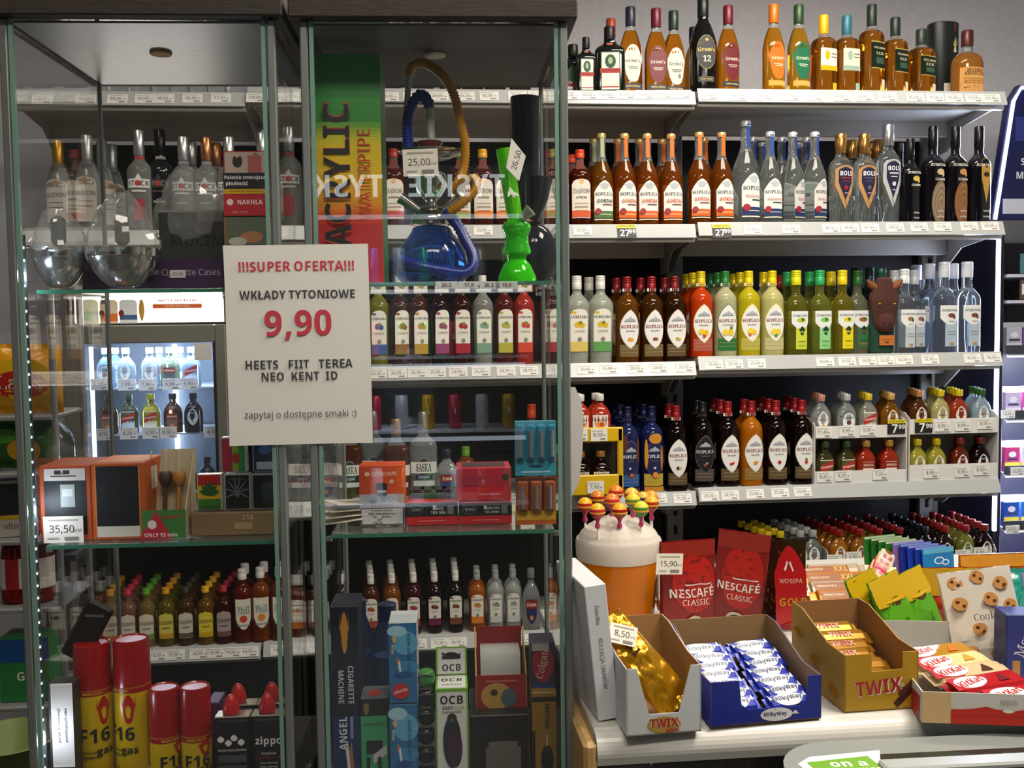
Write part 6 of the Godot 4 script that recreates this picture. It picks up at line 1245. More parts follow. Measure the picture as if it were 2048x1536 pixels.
	var ocb = [["r", 0, 0.5, 0.9, 0.96, "d4d6d2"], ["r", 0, 0.985, 1.0, 0.03, "6aa828"], ["t", 0, 0.895, 0.7, 0.1, "OCB", "16181a", 0], ["t", -0.12, 0.82, 0.36, 0.03, "EASY", "2a2c2c", 0], ["t", 0.22, 0.82, 0.32, 0.03, "SLIDE", "9ac060", 0], ["t", 0, 0.78, 0.6, 0.02, "TUBE MACHINE", "40423e", 0], ["e", 0.0, 0.50, 0.56, 0.5, "22201f"], ["e", 0.1, 0.44, 0.42, 0.36, "3a2032"], ["e", 0, 0.72, 0.3, 0.1, "2a2a28"], ["e", 0, 0.705, 0.1, 0.03, "3a7a34"], ["e", -0.2, 0.16, 0.32, 0.07, "3c3e3c"], ["e", -0.2, 0.16, 0.28, 0.06, "d4d6d2"], ["e", 0.22, 0.16, 0.32, 0.07, "3c3e3c"], ["e", 0.22, 0.16, 0.28, 0.06, "d4d6d2"], ["e", -0.2, 0.07, 0.32, 0.07, "3c3e3c"], ["e", -0.2, 0.07, 0.28, 0.06, "d4d6d2"], ["e", 0.22, 0.07, 0.32, 0.07, "3c3e3c"], ["e", 0.22, 0.07, 0.28, 0.06, "d4d6d2"]]
	var ob = cab_carton("tube_machine_box", "white and lime carton lettered OCB with a hanging tab", "box", [872, 1376, 937, 1568], -0.05, R[2], 0.06, "74b02c", ocb, [["r", 0, 0.5, 0.86, 0.94, "d4d6d2"], ["t", 0, 0.62, 0.66, 0.4, "OCB", "16181a", 0], ["t", 0, 0.28, 0.6, 0.16, "EASYSLIDE", "6a8a40", 0]])
	var oh = at.call(904, 1376, -0.05).y - R[2]
	var tabg = geo("74b02c").box(Vector3(0, oh + 0.024, -0.028), Vector3(0.05, 0.046, 0.0015))
	printed(tabg, [["r", 0, 0, 0.044, 0.042, "d4d6d2"], ["t", 0, -0.011, 0.03, 0.011, "OCB", "16181a", 0], ["q", 0, 0.009, 0.03, 0.012, "141414"], ["r", 0, 0.006, 0.03, 0.005, "141414"]], flat(Vector3(0, oh + 0.024, -0.027)), 6)
	part(ob, "hanging_tab", tabg, ink(0.5))
	# strip of black clips between the cartons
	for k in 6:
		var q = at.call(853, 1355 + k * 38, -0.08)
		var st = thing("lighter_pod", ("green" if k == 0 else "black") + " ribbed plastic pod stacked beside the OCB carton", "plastic pod", post.call(q), "stacked plastic pods")
		part(st, "shell", geo("2c7a30" if k == 0 else "141516").lathe(soften([Vector2(0, -0.013), Vector2(0.012, -0.013), Vector2(0.014, 0), Vector2(0.012, 0.013), Vector2(0, 0.013)], 1), 16), ink(0.2))
		part(st, "rib", geo("3a3c3e").tube([Vector3(-0.012, 0.005, 0.009), Vector3(0, 0.009, 0.014), Vector3(0.012, 0.005, 0.009)], 0.0015, 6), ink(0.3))
	# red box of small clear bags
	var rp = at.call(1003, 1380, -0.08)
	var rw = 100.0 / scale_at(cab * rp)
	var rb = thing("bag_box", "red open carton of small clear bags with a yellow cartoon disc", "box", post.call(Vector3(rp.x, at.call(1003, 1425, -0.08).y, -0.12)))
	var rh = at.call(1003, 1350, -0.08).y - at.call(1003, 1425, -0.08).y
	part(rb, "front_wall", geo("8a1c1a").box(Vector3(0, rh / 2, 0.04), Vector3(rw, rh, 0.002)), ink(0.4))
	part(rb, "front_print", printed(geo(), [["e", -0.008, rh * 0.45, 0.05, 0.044, "b08a3c"], ["e", 0.012, rh * 0.4, 0.026, 0.03, "4a5a6a"], ["e", -0.012, rh * 0.55, 0.012, 0.01, "3a2c1c"], ["r", 0, rh * 0.85, 0.05, 0.003, "c05a50"], ["r", 0, rh * 0.1, 0.06, 0.003, "c05a50"]], flat(Vector3(0, 0, 0.0412)), 12), ink(0.4))
	part(rb, "bottom", geo("5a1614").box(Vector3(0, 0.001, 0), Vector3(rw, 0.002, 0.08)), ink(0.5))
	part(rb, "back_wall", geo("7a1a1c").box(Vector3(0, rh * 0.95, -0.04), Vector3(rw * 0.94, rh * 1.9, 0.002)), ink(0.4))
	for s in [-1, 1]:
		var sw = part(rb, "side_wall", geo("a08a3c").prism(v2([[-0.04, 0], [0.04, 0], [0.04, rh], [-0.04, rh * 1.9]]), -0.001, 0.001), ink(0.5))
		sw.rotation.y = -PI / 2
		sw.position.x = s * rw / 2
	for k in 7: one("clear_bag", "small clear plastic bag standing in the red carton", "plastic bag", geo().box(Vector3.ZERO, Vector3(rw * 0.8, rh * 1.5, 0.0015)), pane("d8dcd8", 0.25, 0.15), cab * Transform3D(Basis(Vector3.RIGHT, -0.12), Vector3(rp.x, at.call(1003, 1425, -0.08).y + rh * 0.76, -0.098 - k * 0.007)), "clear bags in the red carton")
	cab_carton("case_box", "black carton with a rounded clear window and red script", "box", [941, 1428, 1058, 1568], -0.05, R[2], 0.12, "121112", [["t", 0, 0.86, 0.5, 0.09, "Puppy Perfect", "8a2a30", 3, 180], ["e", 0.06, 0.42, 0.6, 0.5, "5e5650"], ["r", 0.06, 0.42, 0.6, 0.34, "6a625c"], ["r", 0.06, 0.42, 0.5, 0.48, "6a625c"]])
	cab_carton("toothpaste_box", "red and blue toothpaste carton lettered Colgate above the gold carton", "box", [1062, 1285, 1110, 1380], -0.08, null, 0.05, "2a2c44", [["e", 0, 0.55, 0.9, 0.8, "8a2028"], ["t", 0.02, 0.56, 0.4, 0.7, "Colgate", "d0b8b0", 3, 78], ["r", 0, 0.07, 1.0, 0.14, "24346a"], ["r", -0.1, 0.9, 0.7, 0.16, "9a9a9c"]])
	cab_carton("tube_machine_box", "gold and black carton lettered PRESTIGE under the toothpaste", "box", [1064, 1384, 1114, 1568], -0.06, R[2], 0.06, "8a6a24", [["r", 0, 0.93, 1.0, 0.05, "2a2418"], ["t", 0.12, 0.75, 0.26, 0.26, "PRESTIGE", "26200f", 0, -90], ["r", -0.44, 0.3, 0.14, 0.6, "201c14"], ["e", 0.1, 0.3, 0.5, 0.3, "1a1816"], ["e", 0.18, 0.36, 0.3, 0.14, "2c2824"], ["r", 0.1, 0.5, 0.06, 0.12, "c8a888"]])
	# solid blue bottles standing in for reflections in the cabinet glass
	for q in [[716, 1196, 0], [776, 1206, 1]]:
		var c = at.call(q[0], 1300, -0.25, R[2])
		var H = at.call(q[0], q[1], -0.25).y - R[2]
		var wb = thing("drinks_bottle", "blue bottle standing in for a glass reflection behind the dark carton" if q[2] == 0 else "ridged blue bottle standing in for a glass reflection behind the blue tube cartons", "bottle", post.call(c))
		part(wb, "body", geo().lathe(soften([Vector2(0, 0), Vector2(0.03, 0), Vector2(0.033, 0.01), Vector2(0.033, H * 0.5), Vector2(0.028, H * 0.6), Vector2(0.033, H * 0.7), Vector2(0.014, H * 0.9), Vector2(0.013, H * 0.93), Vector2(0, H * 0.93)], 1), 20), liquid("3a5a8a", 0.3))
		part(wb, "cap", geo("1c2c5a").lathe([Vector2(0, H * 0.9), Vector2(0.016, H * 0.9), Vector2(0.016, H - 0.002), Vector2(0.014, H), Vector2(0, H)], 16), ink(0.4))

# ---------------------------------------------------------------- drinks fridge on the left shelving
func fridge():
	var z = SHELF_Z + 0.02
	var a = on_z(132, 800, z)
	var b = on_z(456, 800, z)
	var wd = b.x - a.x
	var cx = (a.x + b.x) / 2
	var y0 = deck.left[3] + 0.002
	var up = func(py): return on_z(294, py, z).y - y0
	var dp = 0.36
	var t = thing("bottle_fridge", "small silver glass door fridge with a lit sign on its top", "fridge", Vector3(cx, y0, z - dp / 2))
	var top = up.call(650)
	var silver = ink(0.35, 0.5)
	var zf = dp / 2
	for s in [-1, 1]: part(t, "side_wall", geo("6f706c").box(Vector3(s * (wd / 2 - 0.008), top / 2, -0.01), Vector3(0.016, top, dp - 0.02), 0.003), silver)
	part(t, "back_wall", geo("8a9098").box(Vector3(0, top / 2, -dp / 2 + 0.008), Vector3(wd - 0.03, top, 0.014)), ink(0.5))
	part(t, "floor_plate", geo("55565a").box(Vector3(0, 0.01, 0), Vector3(wd - 0.03, 0.02, dp - 0.03)), ink(0.5))
	part(t, "top_plate", geo("77786f").box(Vector3(0, top - 0.008, -0.01), Vector3(wd, 0.016, dp), 0.003), silver)
	# door
	var wx0 = on_z(166, 800, z).x - cx
	var wx1 = on_z(434, 800, z).x - cx
	var wy1 = up.call(686)
	var wy0 = 0.05
	var d = part(t, "door", geo("8f9088").box(Vector3((wx0 - wd / 2) / 2, top / 2, zf), Vector3(wx0 + wd / 2, top, 0.022), 0.003).box(Vector3((wx1 + wd / 2) / 2, top / 2, zf), Vector3(wd / 2 - wx1, top, 0.022), 0.003).box(Vector3((wx0 + wx1) / 2, (wy1 + top) / 2, zf), Vector3(wx1 - wx0, top - wy1, 0.022), 0.003).box(Vector3((wx0 + wx1) / 2, wy0 / 2, zf), Vector3(wx1 - wx0, wy0, 0.022), 0.003), silver, "silver door frame")
	part(d, "gasket", geo("1a1c20").box(Vector3(wx0 + 0.003, (wy0 + wy1) / 2, zf), Vector3(0.006, wy1 - wy0, 0.02)).box(Vector3(wx1 - 0.003, (wy0 + wy1) / 2, zf), Vector3(0.006, wy1 - wy0, 0.02)), ink(0.6))
	part(d, "door_glass", geo().box(Vector3((wx0 + wx1) / 2, (wy0 + wy1) / 2, zf - 0.004), Vector3(wx1 - wx0 - 0.012, wy1 - wy0, 0.004)), pane("dceaf2", 0.02))
	# sign
	var s0 = up.call(648)
	var s1 = up.call(586)
	var sg = thing("fridge_sign", "lit white sign with bottles and an orange ribbon on the fridge", "sign", Vector3(cx + 0.004, y0 + top + 0.001, z - 0.04))
	var sw = wd * 0.93
	var sh = s1 - s0
	part(sg, "housing", geo("3a3c3e").box(Vector3(0, sh / 2, -0.03), Vector3(sw + 0.02, sh, 0.05), 0.004), ink(0.4))
	part(sg, "lit_face", geo().box(Vector3(0, sh / 2, -0.002), Vector3(sw, sh - 0.012, 0.004)), glow("fff6ea", 1.0))
	part(sg, "picture", printed(geo(), [["a", -0.17, sh * 0.45, 0.05, sh * 0.8, "a8b060"], ["r", -0.17, sh * 0.3, 0.05, sh * 0.3, "5a8a3c"], ["a", -0.115, sh * 0.45, 0.05, sh * 0.8, "e0cdb0"], ["r", -0.115, sh * 0.25, 0.05, sh * 0.25, "d8701c"], ["a", -0.06, sh * 0.45, 0.05, sh * 0.8, "d8dce0"], ["r", -0.06, sh * 0.25, 0.05, sh * 0.16, "24508a"], ["e", -0.08, sh * 0.38, 0.016, 0.02, "7a1c24"], ["e", -0.135, sh * 0.38, 0.016, 0.02, "7a1c24"], ["l", -0.022, sh * 0.5, 0.016, sh * 0.8, "b8902c"], ["t", 0.08, sh * 0.86, 0.11, 0.022, "GATUNKU", "c0402c", 2], ["r", 0.08, sh * 0.6, 0.14, 0.012, "d8641c"], ["t", 0.08, sh * 0.6, 0.1, 0.006, "ZAWSZE TRADYCYJNA", "f0d8b0", 0]], flat(Vector3(0, 0, 0.0003)), 8), ink(0.5))
	light_box(sg.position + Vector3(0, sh / 2, 0.012), Vector2(sw, sh), 0.15, "fff6ea", Vector3.UP, null, Vector3.BACK)
	# shelves, light tube, stock
	var tube = part(t, "glow_tube", geo().tube([Vector3(wx0 + 0.012, wy0 + 0.01, zf - 0.05), Vector3(wx0 + 0.012, wy1 - 0.01, zf - 0.05)], 0.006, 10), glow("cfe4ff", 5.0))
	part(t, "glow_tube", geo().tube([Vector3(0.005, wy0 + 0.01, -dp / 2 + 0.03), Vector3(0.005, wy1 - 0.01, -dp / 2 + 0.03)], 0.008, 10), glow("cfe4ff", 6.0))  # glowing rod added in place of the LED reflection on the door
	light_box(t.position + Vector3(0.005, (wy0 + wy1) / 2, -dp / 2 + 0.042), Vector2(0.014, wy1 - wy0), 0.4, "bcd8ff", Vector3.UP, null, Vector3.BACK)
	light_box(t.position + Vector3(0, wy1 - 0.004, zf - 0.06), Vector2(wx1 - wx0 - 0.03, 0.03), 0.35, "bcd8ff", Vector3.BACK, null, Vector3(0, -1, -0.25))
	var rows = [up.call(778), up.call(872)]
	for k in 2: part(t, "wire_shelf", geo("c8ccd0").box(Vector3(0, rows[k] - 0.002, -0.02), Vector3(wd - 0.036, 0.004, dp - 0.09)), ink(0.4))
	var mk = func(id, liq, body, cap, shape, word, tint, paper, look): flask(id, liq, body, cap, look, shape, word, tint, paper, 0.118, 0.0275)
	mk.call("fr_blue", "a8c8e0", 0.3, "d0d8e0", "o", "ŻUBR", "20262c", "dfe4e8", "chilled clear flask at the fridge hinge")
	mk.call("fr_leaf", "b8c8d0", 0.3, "e0e0dc", "l", "SOPLICA", "3a3c44", "e6e6e2", "chilled clear flask with a leaf label")
	mk.call("fr_shield", "90a080", 0.3, "d8e0e4", "k", "LUBUSKA", "e0e8f0", "3a5a6a", "chilled flask with a shield label")
	mk.call("fr_band", "b8d0e0", 0.3, "e8eaea", "x", "ŻYTNIÓWKA", "f0ece0", "c8d4e0", "chilled clear flask with a slanted red band")
	mk.call("fr_brown", "4a2a1c", 0.4, "3a3030", "k", "KRUPNIK", "e0d8c8", "7a5a48", "chilled brown flask on the lower fridge shelf")
	mk.call("fr_rye", "6a6a4c", 0.3, "4a5a3c", "x", "ŻYTNIÓWKA", "f0ece0", "c8d8e0", "chilled flask with a slanted band on the lower fridge shelf")
	mk.call("fr_lemon", "b8a83c", 0.4, "b8b424", "x", "ŻYTNIÓWKA", "f0ece0", "e0e4c8", "chilled lemon flask on the lower fridge shelf")
	mk.call("fr_dark", "1c1416", 0.4, "2a2a34", "l", "SOPLICA", "28406a", "c8d8ea", "chilled near black flask on the lower fridge shelf")
	for q in [["fr_blue", 213, 0], ["fr_leaf", 253, 0], ["fr_leaf", 301, 0], ["fr_shield", 341, 0], ["fr_band", 384, 0], ["fr_brown", 218, 1], ["fr_rye", 259, 1], ["fr_lemon", 303, 1], ["fr_brown", 347, 1], ["fr_dark", 388, 1], ["fr_brown", 240, 2], ["fr_dark", 285, 2], ["fr_dark", 330, 2], ["fr_brown", 375, 2], ["fr_dark", 415, 2], ["fr_blue", 232, 0, 0.06], ["fr_band", 320, 0, 0.06], ["fr_leaf", 362, 0, 0.06]]:
		var zz = z - 0.07 - (q[3] if q.size() > 3 else 0.0)
		var p = on_z(q[1], 760 + q[2] * 95, zz)
		bottle(q[0], Vector3(p.x, y0 + (rows[q[2]] + 0.001 if q[2] < 2 else 0.021), zz), 0.0, kinds[q[0]].label + (" of the bottom row" if q[2] == 2 else (", second line" if q.size() > 3 else "")), "chilled flasks, row %d" % (q[2] + (5 if q.size() > 3 else 1)))
	for q in [[196, 769, "6,99"], [251, 770, "7,99"], [292, 770, "7,90"], [340, 769, "6,99"], [377, 768, "9,90"], [207, 870, "8,90"], [255, 868, "8,20"], [300, 867, "6,90"], [334, 866, "8,00"], [424, 865, "4,50"]]:
		price(q[2], q[0], q[1], "inside the fridge on its %s shelf" % ("upper" if q[1] < 800 else "lower"), false, z - 0.03, false, 0.05, 0.034)
	one("blank_sticker", "white sticker on the upper corner of the fridge door", "sticker", geo("d8d8d4").box(Vector3.ZERO, Vector3(0.05, 0.05, 0.0006)), ink(0.5), on_z(406, 703, z + 0.012))

# ---------------------------------------------------------------- counter beside the cabinets
var cz := -1.5
func counter():
	cz = on_y(1500, 1440, COUNTER_Y).z
	var x0 = on_y(1190, 1462, COUNTER_Y).x
	var x1 = 2.2
	var wd = x1 - x0
	var dp = 0.95
	var t = thing("sales_counter", "white topped sales counter with a rounded front edge carrying the sweets", "counter", Vector3((x0 + x1) / 2, 0, cz))
	part(t, "top_board", geo("c4c2bb").box(Vector3(0.11, COUNTER_Y - 0.012, -dp / 2), Vector3(wd - 0.22, 0.024, dp), 0.002).box(Vector3(-wd / 2 + 0.11, COUNTER_Y - 0.012, -0.31), Vector3(0.22, 0.024, 0.62), 0.002), ink(0.35))
	var nose = [Vector2(0.0, -0.002)]
	for k in 9: nose.append(Vector2(0.004 + sin(k * PI / 14) * 0.024, -0.026 + cos(k * PI / 14) * 0.026 - 0.002))
	nose.append_array([Vector2(0.024, -0.046), Vector2(0.0, -0.046)])
	var g = geo("d4d2cc")
	for i in nose.size() - 1:
		var p = nose[i]; var q = nose[i + 1]
		var nn = Vector3(0, q.x - p.x, -(q.y - p.y)).normalized()
		g.quad(Vector3(-wd / 2, p.y, p.x), Vector3(wd / 2, p.y, p.x), Vector3(wd / 2, q.y, q.x), Vector3(-wd / 2, q.y, q.x), nn)
	var ed = part(t, "front_edge", g, ink(0.3))
	ed.position = Vector3(0, COUNTER_Y, 0)
	part(t, "end_panel", geo().box(Vector3(-wd / 2 - 0.010, 0.475, -0.07), Vector3(0.02, 0.95, 0.20), 0.006), grain("b08c58", "c49f6a", 2.0, 0.5, Vector3(6, 0.6, 2)), "light wooden end panel")
	part(t, "low_shelf", geo("4a4644").box(Vector3(0, 0.72, -0.28), Vector3(wd - 0.01, 0.018, 0.52)), ink(0.5))
	part(t, "back_panel", geo("1c1a1a").box(Vector3(0, 0.47, -0.56), Vector3(wd - 0.01, 0.9, 0.02)), ink(0.6))
	part(t, "glass_front", geo().box(Vector3(0, 0.81, -0.004), Vector3(wd - 0.012, 0.18, 0.004)), pane("dfe6e4", 0.03))
	# dim stock under the counter
	kind("under_dark", {"name": "under_counter_bottle", "label": "dark bottle behind the glass under the counter", "H": 0.16, "R": 0.03, "prof": ROUND_SHOULDER, "mat": plain("1a1c1c", 0.1), "cap": [0.85, 1.0, 0.4, "b8b088", 0.3, 0.4], "group": "bottles under the counter"})
	for px in [1328, 1420, 1585]: bottle("under_dark", Vector3(on_z(px, 1520, cz - 0.12).x, 0.73, cz - 0.12))
	for q in [[1250, "5a2420", "red snack pouch under the counter"], [1500, "6a1c20", "crimson snack pouch under the counter"], [1660, "3a3a3c", "grey snack pouch under the counter"]]:
		one("snack_pouch", q[2], "pouch", pillow(0.11, 0.15, 0.04, 3, q[1]), ink(0.35), Vector3(on_z(q[0], 1520, cz - 0.2).x, 0.73, cz - 0.2))
	# chest freezer in front
	var f0 = on_z(1625, 1484, cz + 0.05)
	var fy = f0.y
	var fr = thing("chest_freezer", "grey chest freezer corner with a rounded frame and glass lid", "freezer", Transform3D(Basis(Vector3.UP, -0.02), Vector3(f0.x, 0, f0.z)))
	var rim = []
	for k in 7: rim.append([-0.045 + 0.03 * (1 - sin(k * PI / 12)) - 0.015, 0.03 * (1 - cos(k * PI / 12))])
	var outer = []
	for k in 9:
		var an = PI / 2 + k * PI / 16
		outer.append(Vector2(0.02 + cos(an) * 0.09, -0.09 + sin(an) * 0.09))
	var ring = geo("8d928e")
	var H1 = fy
	var poly = v2([[1.2, 0.0]])
	for p in outer: poly.append(p)
	poly.append_array(v2([[-0.07, -0.9], [1.2, -0.9]]))
	var body = part(fr, "body", geo("b4b8b4").prism(poly, 0.05, H1 - 0.03), ink(0.4))
	body.rotation.x = -PI / 2
	var frame = part(fr, "frame", geo("858a87").prism(poly, H1 - 0.03, H1), ink(0.4))
	frame.rotation.x = -PI / 2
	part(fr, "lid_glass", geo("2a302e").box(Vector3(0.6, H1 + 0.004, 0.48), Vector3(1.16, 0.006, 0.83)), ink(0.06))
	part(fr, "lid_rail", geo("a0a5a2").box(Vector3(0.62, H1 + 0.012, 0.115), Vector3(1.14, 0.01, 0.03), 0.003), ink(0.3))
	var sp = on_y(1700, 1528, fy + 0.008)
	var st = geo("e6e8e0").prism(v2([[-0.07, 0.012], [-0.045, 0.028], [0.06, 0.026], [0.045, 0.0], [0.05, -0.09], [-0.07, -0.09]]), 0.0, 0.0008)
	printed(st, [["r", -0.012, -0.035, 0.09, 0.095, "6aa024"], ["t", -0.005, -0.005, 0.05, 0.014, "on a", "f0f2ea", 0, -8], ["t", 0.0, -0.024, 0.06, 0.018, "summer", "f0f2ea", 0, -8], ["t", 0.0, -0.045, 0.06, 0.018, "day", "f0f2ea", 0, -8]], flat(Vector3(0, 0, 0.001)), 3)
	one("freezer_sticker", "green and white sticker on the freezer lid", "sticker", st, ink(0.4), Transform3D(Basis(Vector3.UP, 0.1) * Basis(Vector3.RIGHT, -PI / 2), sp + Vector3(0, 0.0015, 0)))

# a filled pouch: flat crimp at the top, thick at the foot
func pillow(w, h, t, seed_at, hex, foot = true):
	var nz := FastNoiseLite.new()
	nz.seed = int(seed_at * 10); nz.frequency = 9.0
	var g = geo(hex if hex is String else "808080")
	var f = pillow_face(w, h, t, nz, foot)
	var n = 24; var m = 28
	for s in [1.0, -1.0]:
		var P = []
		for i in n + 1:
			var col = []
			for j in m + 1: col.append(f.call(-0.5 + float(i) / n, float(j) / m, s))
			P.append(col)
		var N = []
		for i in n + 1:
			var col = []
			for j in m + 1:
				var q = (P[min(i + 1, n)][j] - P[max(i - 1, 0)][j]).cross(P[i][min(j + 1, m)] - P[i][max(j - 1, 0)]).normalized()
				col.append(q * s)
			N.append(col)
		for i in n:
			for j in m:
				g.tri(P[i][j], P[i + 1][j], P[i + 1][j + 1], N[i][j], N[i + 1][j], N[i + 1][j + 1])
				g.tri(P[i][j], P[i + 1][j + 1], P[i][j + 1], N[i][j], N[i + 1][j + 1], N[i][j + 1])
	return g
func pillow_face(w, h, t, nz, foot):
	return func(x, y, s):
		var u = absf(x * 2)
		var k = sqrt(max(0.0, 1.0 - pow(u, 2.6)))
		var v = clampf((0.93 - y) / 0.75, 0, 1)
		var prof_v = sin(v * PI / 2) if foot else sin(clampf((y - 0.06) / 0.88, 0, 1) * PI)
		if foot: prof_v *= min(1.0, 0.55 + y * 4.0)
		var wr = nz.get_noise_2d(x * w * 3.5 * s, y * h * 3.5) * 0.005 * (0.4 + k)
		var shrink = 1.0 - 0.06 * prof_v * (1.0 - pow(u, 2.0))
		return Vector3(x * w * shrink, y * h, s * (0.0007 + t / 2 * k * prof_v) + wr * (1.0 if s > 0 else 0.3))
func pouch(called, label, category, tr, w, h, t, hex, els, seed_at = 1, foot = true, rough = 0.3, group = "", metal = 0.0):
	var o = thing(called, label, category, tr, group)
	part(o, "pouch", pillow(w, h, t, seed_at, hex, foot), ink(rough, metal))
	var nz := FastNoiseLite.new()
	nz.seed = int(seed_at * 10); nz.frequency = 9.0
	var f = pillow_face(w, h, t, nz, foot)
	if els: part(o, "print", printed(geo(), els, func(x, y, ww): return f.call(clampf(x, -0.49, 0.49), clampf(y, 0, 1), 1.0) + Vector3(0, 0, 0.0013 + ww), 18, 20, 0.0006, w / h), ink(rough, metal))
	return o
# wrapped chocolate bar along x: body and crimped ends
func bar_geo(l, w, t, hex):
	var g = geo(hex)
	var prof = [[-0.5, 0.05], [-0.42, 0.06], [-0.40, 0.85], [-0.36, 1.0], [0.36, 1.0], [0.40, 0.85], [0.42, 0.06], [0.5, 0.05]]
	var n = 10
	for i in prof.size() - 1:
		for k in n:
			var P = []
			for c in [[i, k], [i + 1, k], [i + 1, k + 1], [i, k + 1]]:
				var an = TAU * c[1] / n + PI / n
				var cy = signf(sin(an)) * pow(absf(sin(an)), 0.6)
				var cw = signf(cos(an)) * pow(absf(cos(an)), 0.6)
				P.append(Vector3(prof[c[0]][0] * l, cy * t / 2 * prof[c[0]][1], cw * w / 2 * (0.94 + 0.06 * prof[c[0]][1])))
			g.quad_out(P[0], P[1], P[2], P[3], Vector3((P[0].x + P[1].x) / 2, 0, 0))
	return g
# an open display carton: bottom, four walls given as outlines
func open_carton(called, label, tr, w, d, hf, hb, out, inn, notch = [], group = ""):
	var t = thing(called, label, "display carton", tr, group)
	part(t, "bottom", geo(inn).box(Vector3(0, 0.001, 0), Vector3(w, 0.002, d)), ink(0.7))
	var fp = [[-w / 2, 0], [w / 2, 0], [w / 2, hf]]
	for q in notch: fp.append(q)
	fp.append([-w / 2, hf])
	part(t, "front_wall", geo(out).prism(v2(fp), d / 2 - 0.0015, d / 2), ink(0.5))
	part(t, "back_wall", geo(inn).prism(v2([[-w / 2, 0], [w / 2, 0], [w / 2, hb], [-w / 2, hb]]), -d / 2, -d / 2 + 0.0015), ink(0.7))
	for s in [-1, 1]:
		var ss = [["side_lining", inn, 0.0], ["side_wall", out, 0.0011]]
		for q in ss:
			var g = geo(q[1]).prism(v2([[-d / 2, 0], [d / 2, 0], [d / 2, hf], [d * 0.2, hf * 1.02], [-d * 0.3, hb], [-d / 2, hb]]), -0.0005, 0.0005)
			var sw = part(t, q[0], g, ink(0.6))
			sw.rotation.y = -PI / 2
			sw.position.x = s * (w / 2 - 0.0012 + q[2])
	return t
func sweets():
	var Y = COUNTER_Y + 0.0008
	var at = func(px, py, turn = 0.0): return Transform3D(Basis(Vector3.UP, turn), on_y(px, py, Y))
	# white book like box leaning by the cabinet
	var bx = Transform3D(Basis(Vector3.UP, 0.10) * Basis(Vector3.BACK, 0.10), on_y(1207, 1440, Y + 0.002) + Vector3(0, 0, -0.085))
	var bk = carton("chocolate_gift_box", "thin white gift box leaning against the cabinet, lettered along its spine", "gift box", bx, Vector3(0.033, 0.205, 0.17), "c8ccd0", [["t", 0.0, 0.78, 0.5, 0.14, "Śnieżka", "3a3c40", 3, -90], ["t", 0.0, 0.42, 0.3, 0.4, "KOLEKCJA SMAKÓW", "6a6e74", 2, -90]])
	# box of white bars, nearly empty
	var tb = open_carton("candy_carton", "grey white open carton lettered TWIX white, nearly empty", at.call(1291, 1418, 0.05), 0.110, 0.19, 0.098, 0.118, "c0c4c8", "9a7444", [[0.040, 0.098], [0.022, 0.03], [-0.022, 0.03], [-0.040, 0.098]])
	part(tb, "front_print", printed(geo(), [["e", 0.0, 0.014, 0.05, 0.024, "b08a3c"], ["t", 0.0, 0.017, 0.046, 0.015, "TWIX", "d8d0c8", 0], ["t", 0.0, 0.017, 0.043, 0.014, "TWIX", "a8202a", 0], ["t", 0.012, 0.006, 0.02, 0.006, "white", "a8202a", 0]], flat(Vector3(0, 0, 0.0953)), 12), ink(0.5))
	var gt = tb.transform * Transform3D(Basis(Vector3.RIGHT, -0.55) * Basis(Vector3.BACK, 0.62), Vector3(0.036, 0.022, 0.055))
	var gb = pouch("chocolate_bar", "large gold wrapped bar lying across the nearly empty carton", "chocolate bar", gt, 0.062, 0.165, 0.03, "b8861c", [["t", 0.0, 0.72, 0.3, 0.3, "TWIX", "4a3010", 0, 90]], 31, false, 0.22, "", 0.6)
	price_card("8,50", "white price card reading 8,50 on the gold wrapped bar", gt * Transform3D(Basis(Vector3.BACK, -0.9), Vector3(0.0, 0.13, 0.022)), Vector2(0.042, 0.03))
	# blue bar carton
	var mw = open_carton("candy_carton", "dark blue open carton full of white and blue bars", at.call(1480, 1396, 0.06), 0.172, 0.20, 0.066, 0.10, "1c2a86", "8a6c44", [[0.066, 0.066], [0.062, 0.03], [0.052, 0.022], [-0.028, 0.022], [-0.038, 0.03], [-0.042, 0.066]])
	part(mw, "front_print", printed(geo(), [["e", 0.016, 0.012, 0.05, 0.02, "d8d8dc"], ["t", 0.014, 0.012, 0.036, 0.009, "MilkyWay", "16204a", 0], ["p", 0.045, 0.014, 0.012, 0.006, "d8d8dc"]], flat(Vector3(0, 0, 0.1003)), 12), ink(0.5))
	var mbar = null
	var n = 0
	for col in 2:
		for k in 8:
			var tr = mw.transform * Transform3D(Basis(Vector3.UP, (0.12 if col == 0 else 0.2) + 0.08 * sin(k * 2.1)) * Basis(Vector3.RIGHT, 0.45) * Basis(Vector3.BACK, 0.04 * sin(k * 3.3)), Vector3(-0.042 + col * 0.084 + 0.004 * sin(k * 1.7), 0.022 + 0.0062 * k if k < 7 else 0.052, 0.082 - k * 0.0225))
			if mbar == null:
				mbar = thing("milk_bar", "white and blue wrapped bar lettered MilkyWay in the blue carton", "chocolate bar", tr, "bars in the dark blue carton")
				part(mbar, "wrapper", bar_geo(0.080, 0.026, 0.016, "22349a"), ink(0.28, 0.1))
				part(mbar, "print", printed(geo(), [["q", -0.002, -0.001, 0.064, 0.024, "c2c6ce"], ["t", -0.003, 0.0, 0.05, 0.016, "MilkyWay", "121a4c", 0]], func(x, y, w): return Vector3(x, 0.0083 + w - 9.0 * y * y, -y), 10, 3), ink(0.3))
			else:
				n += 1
				var r = mbar.duplicate()
				r.name = numbered("milk_bar")
				add_child(r)
				r.transform = tr
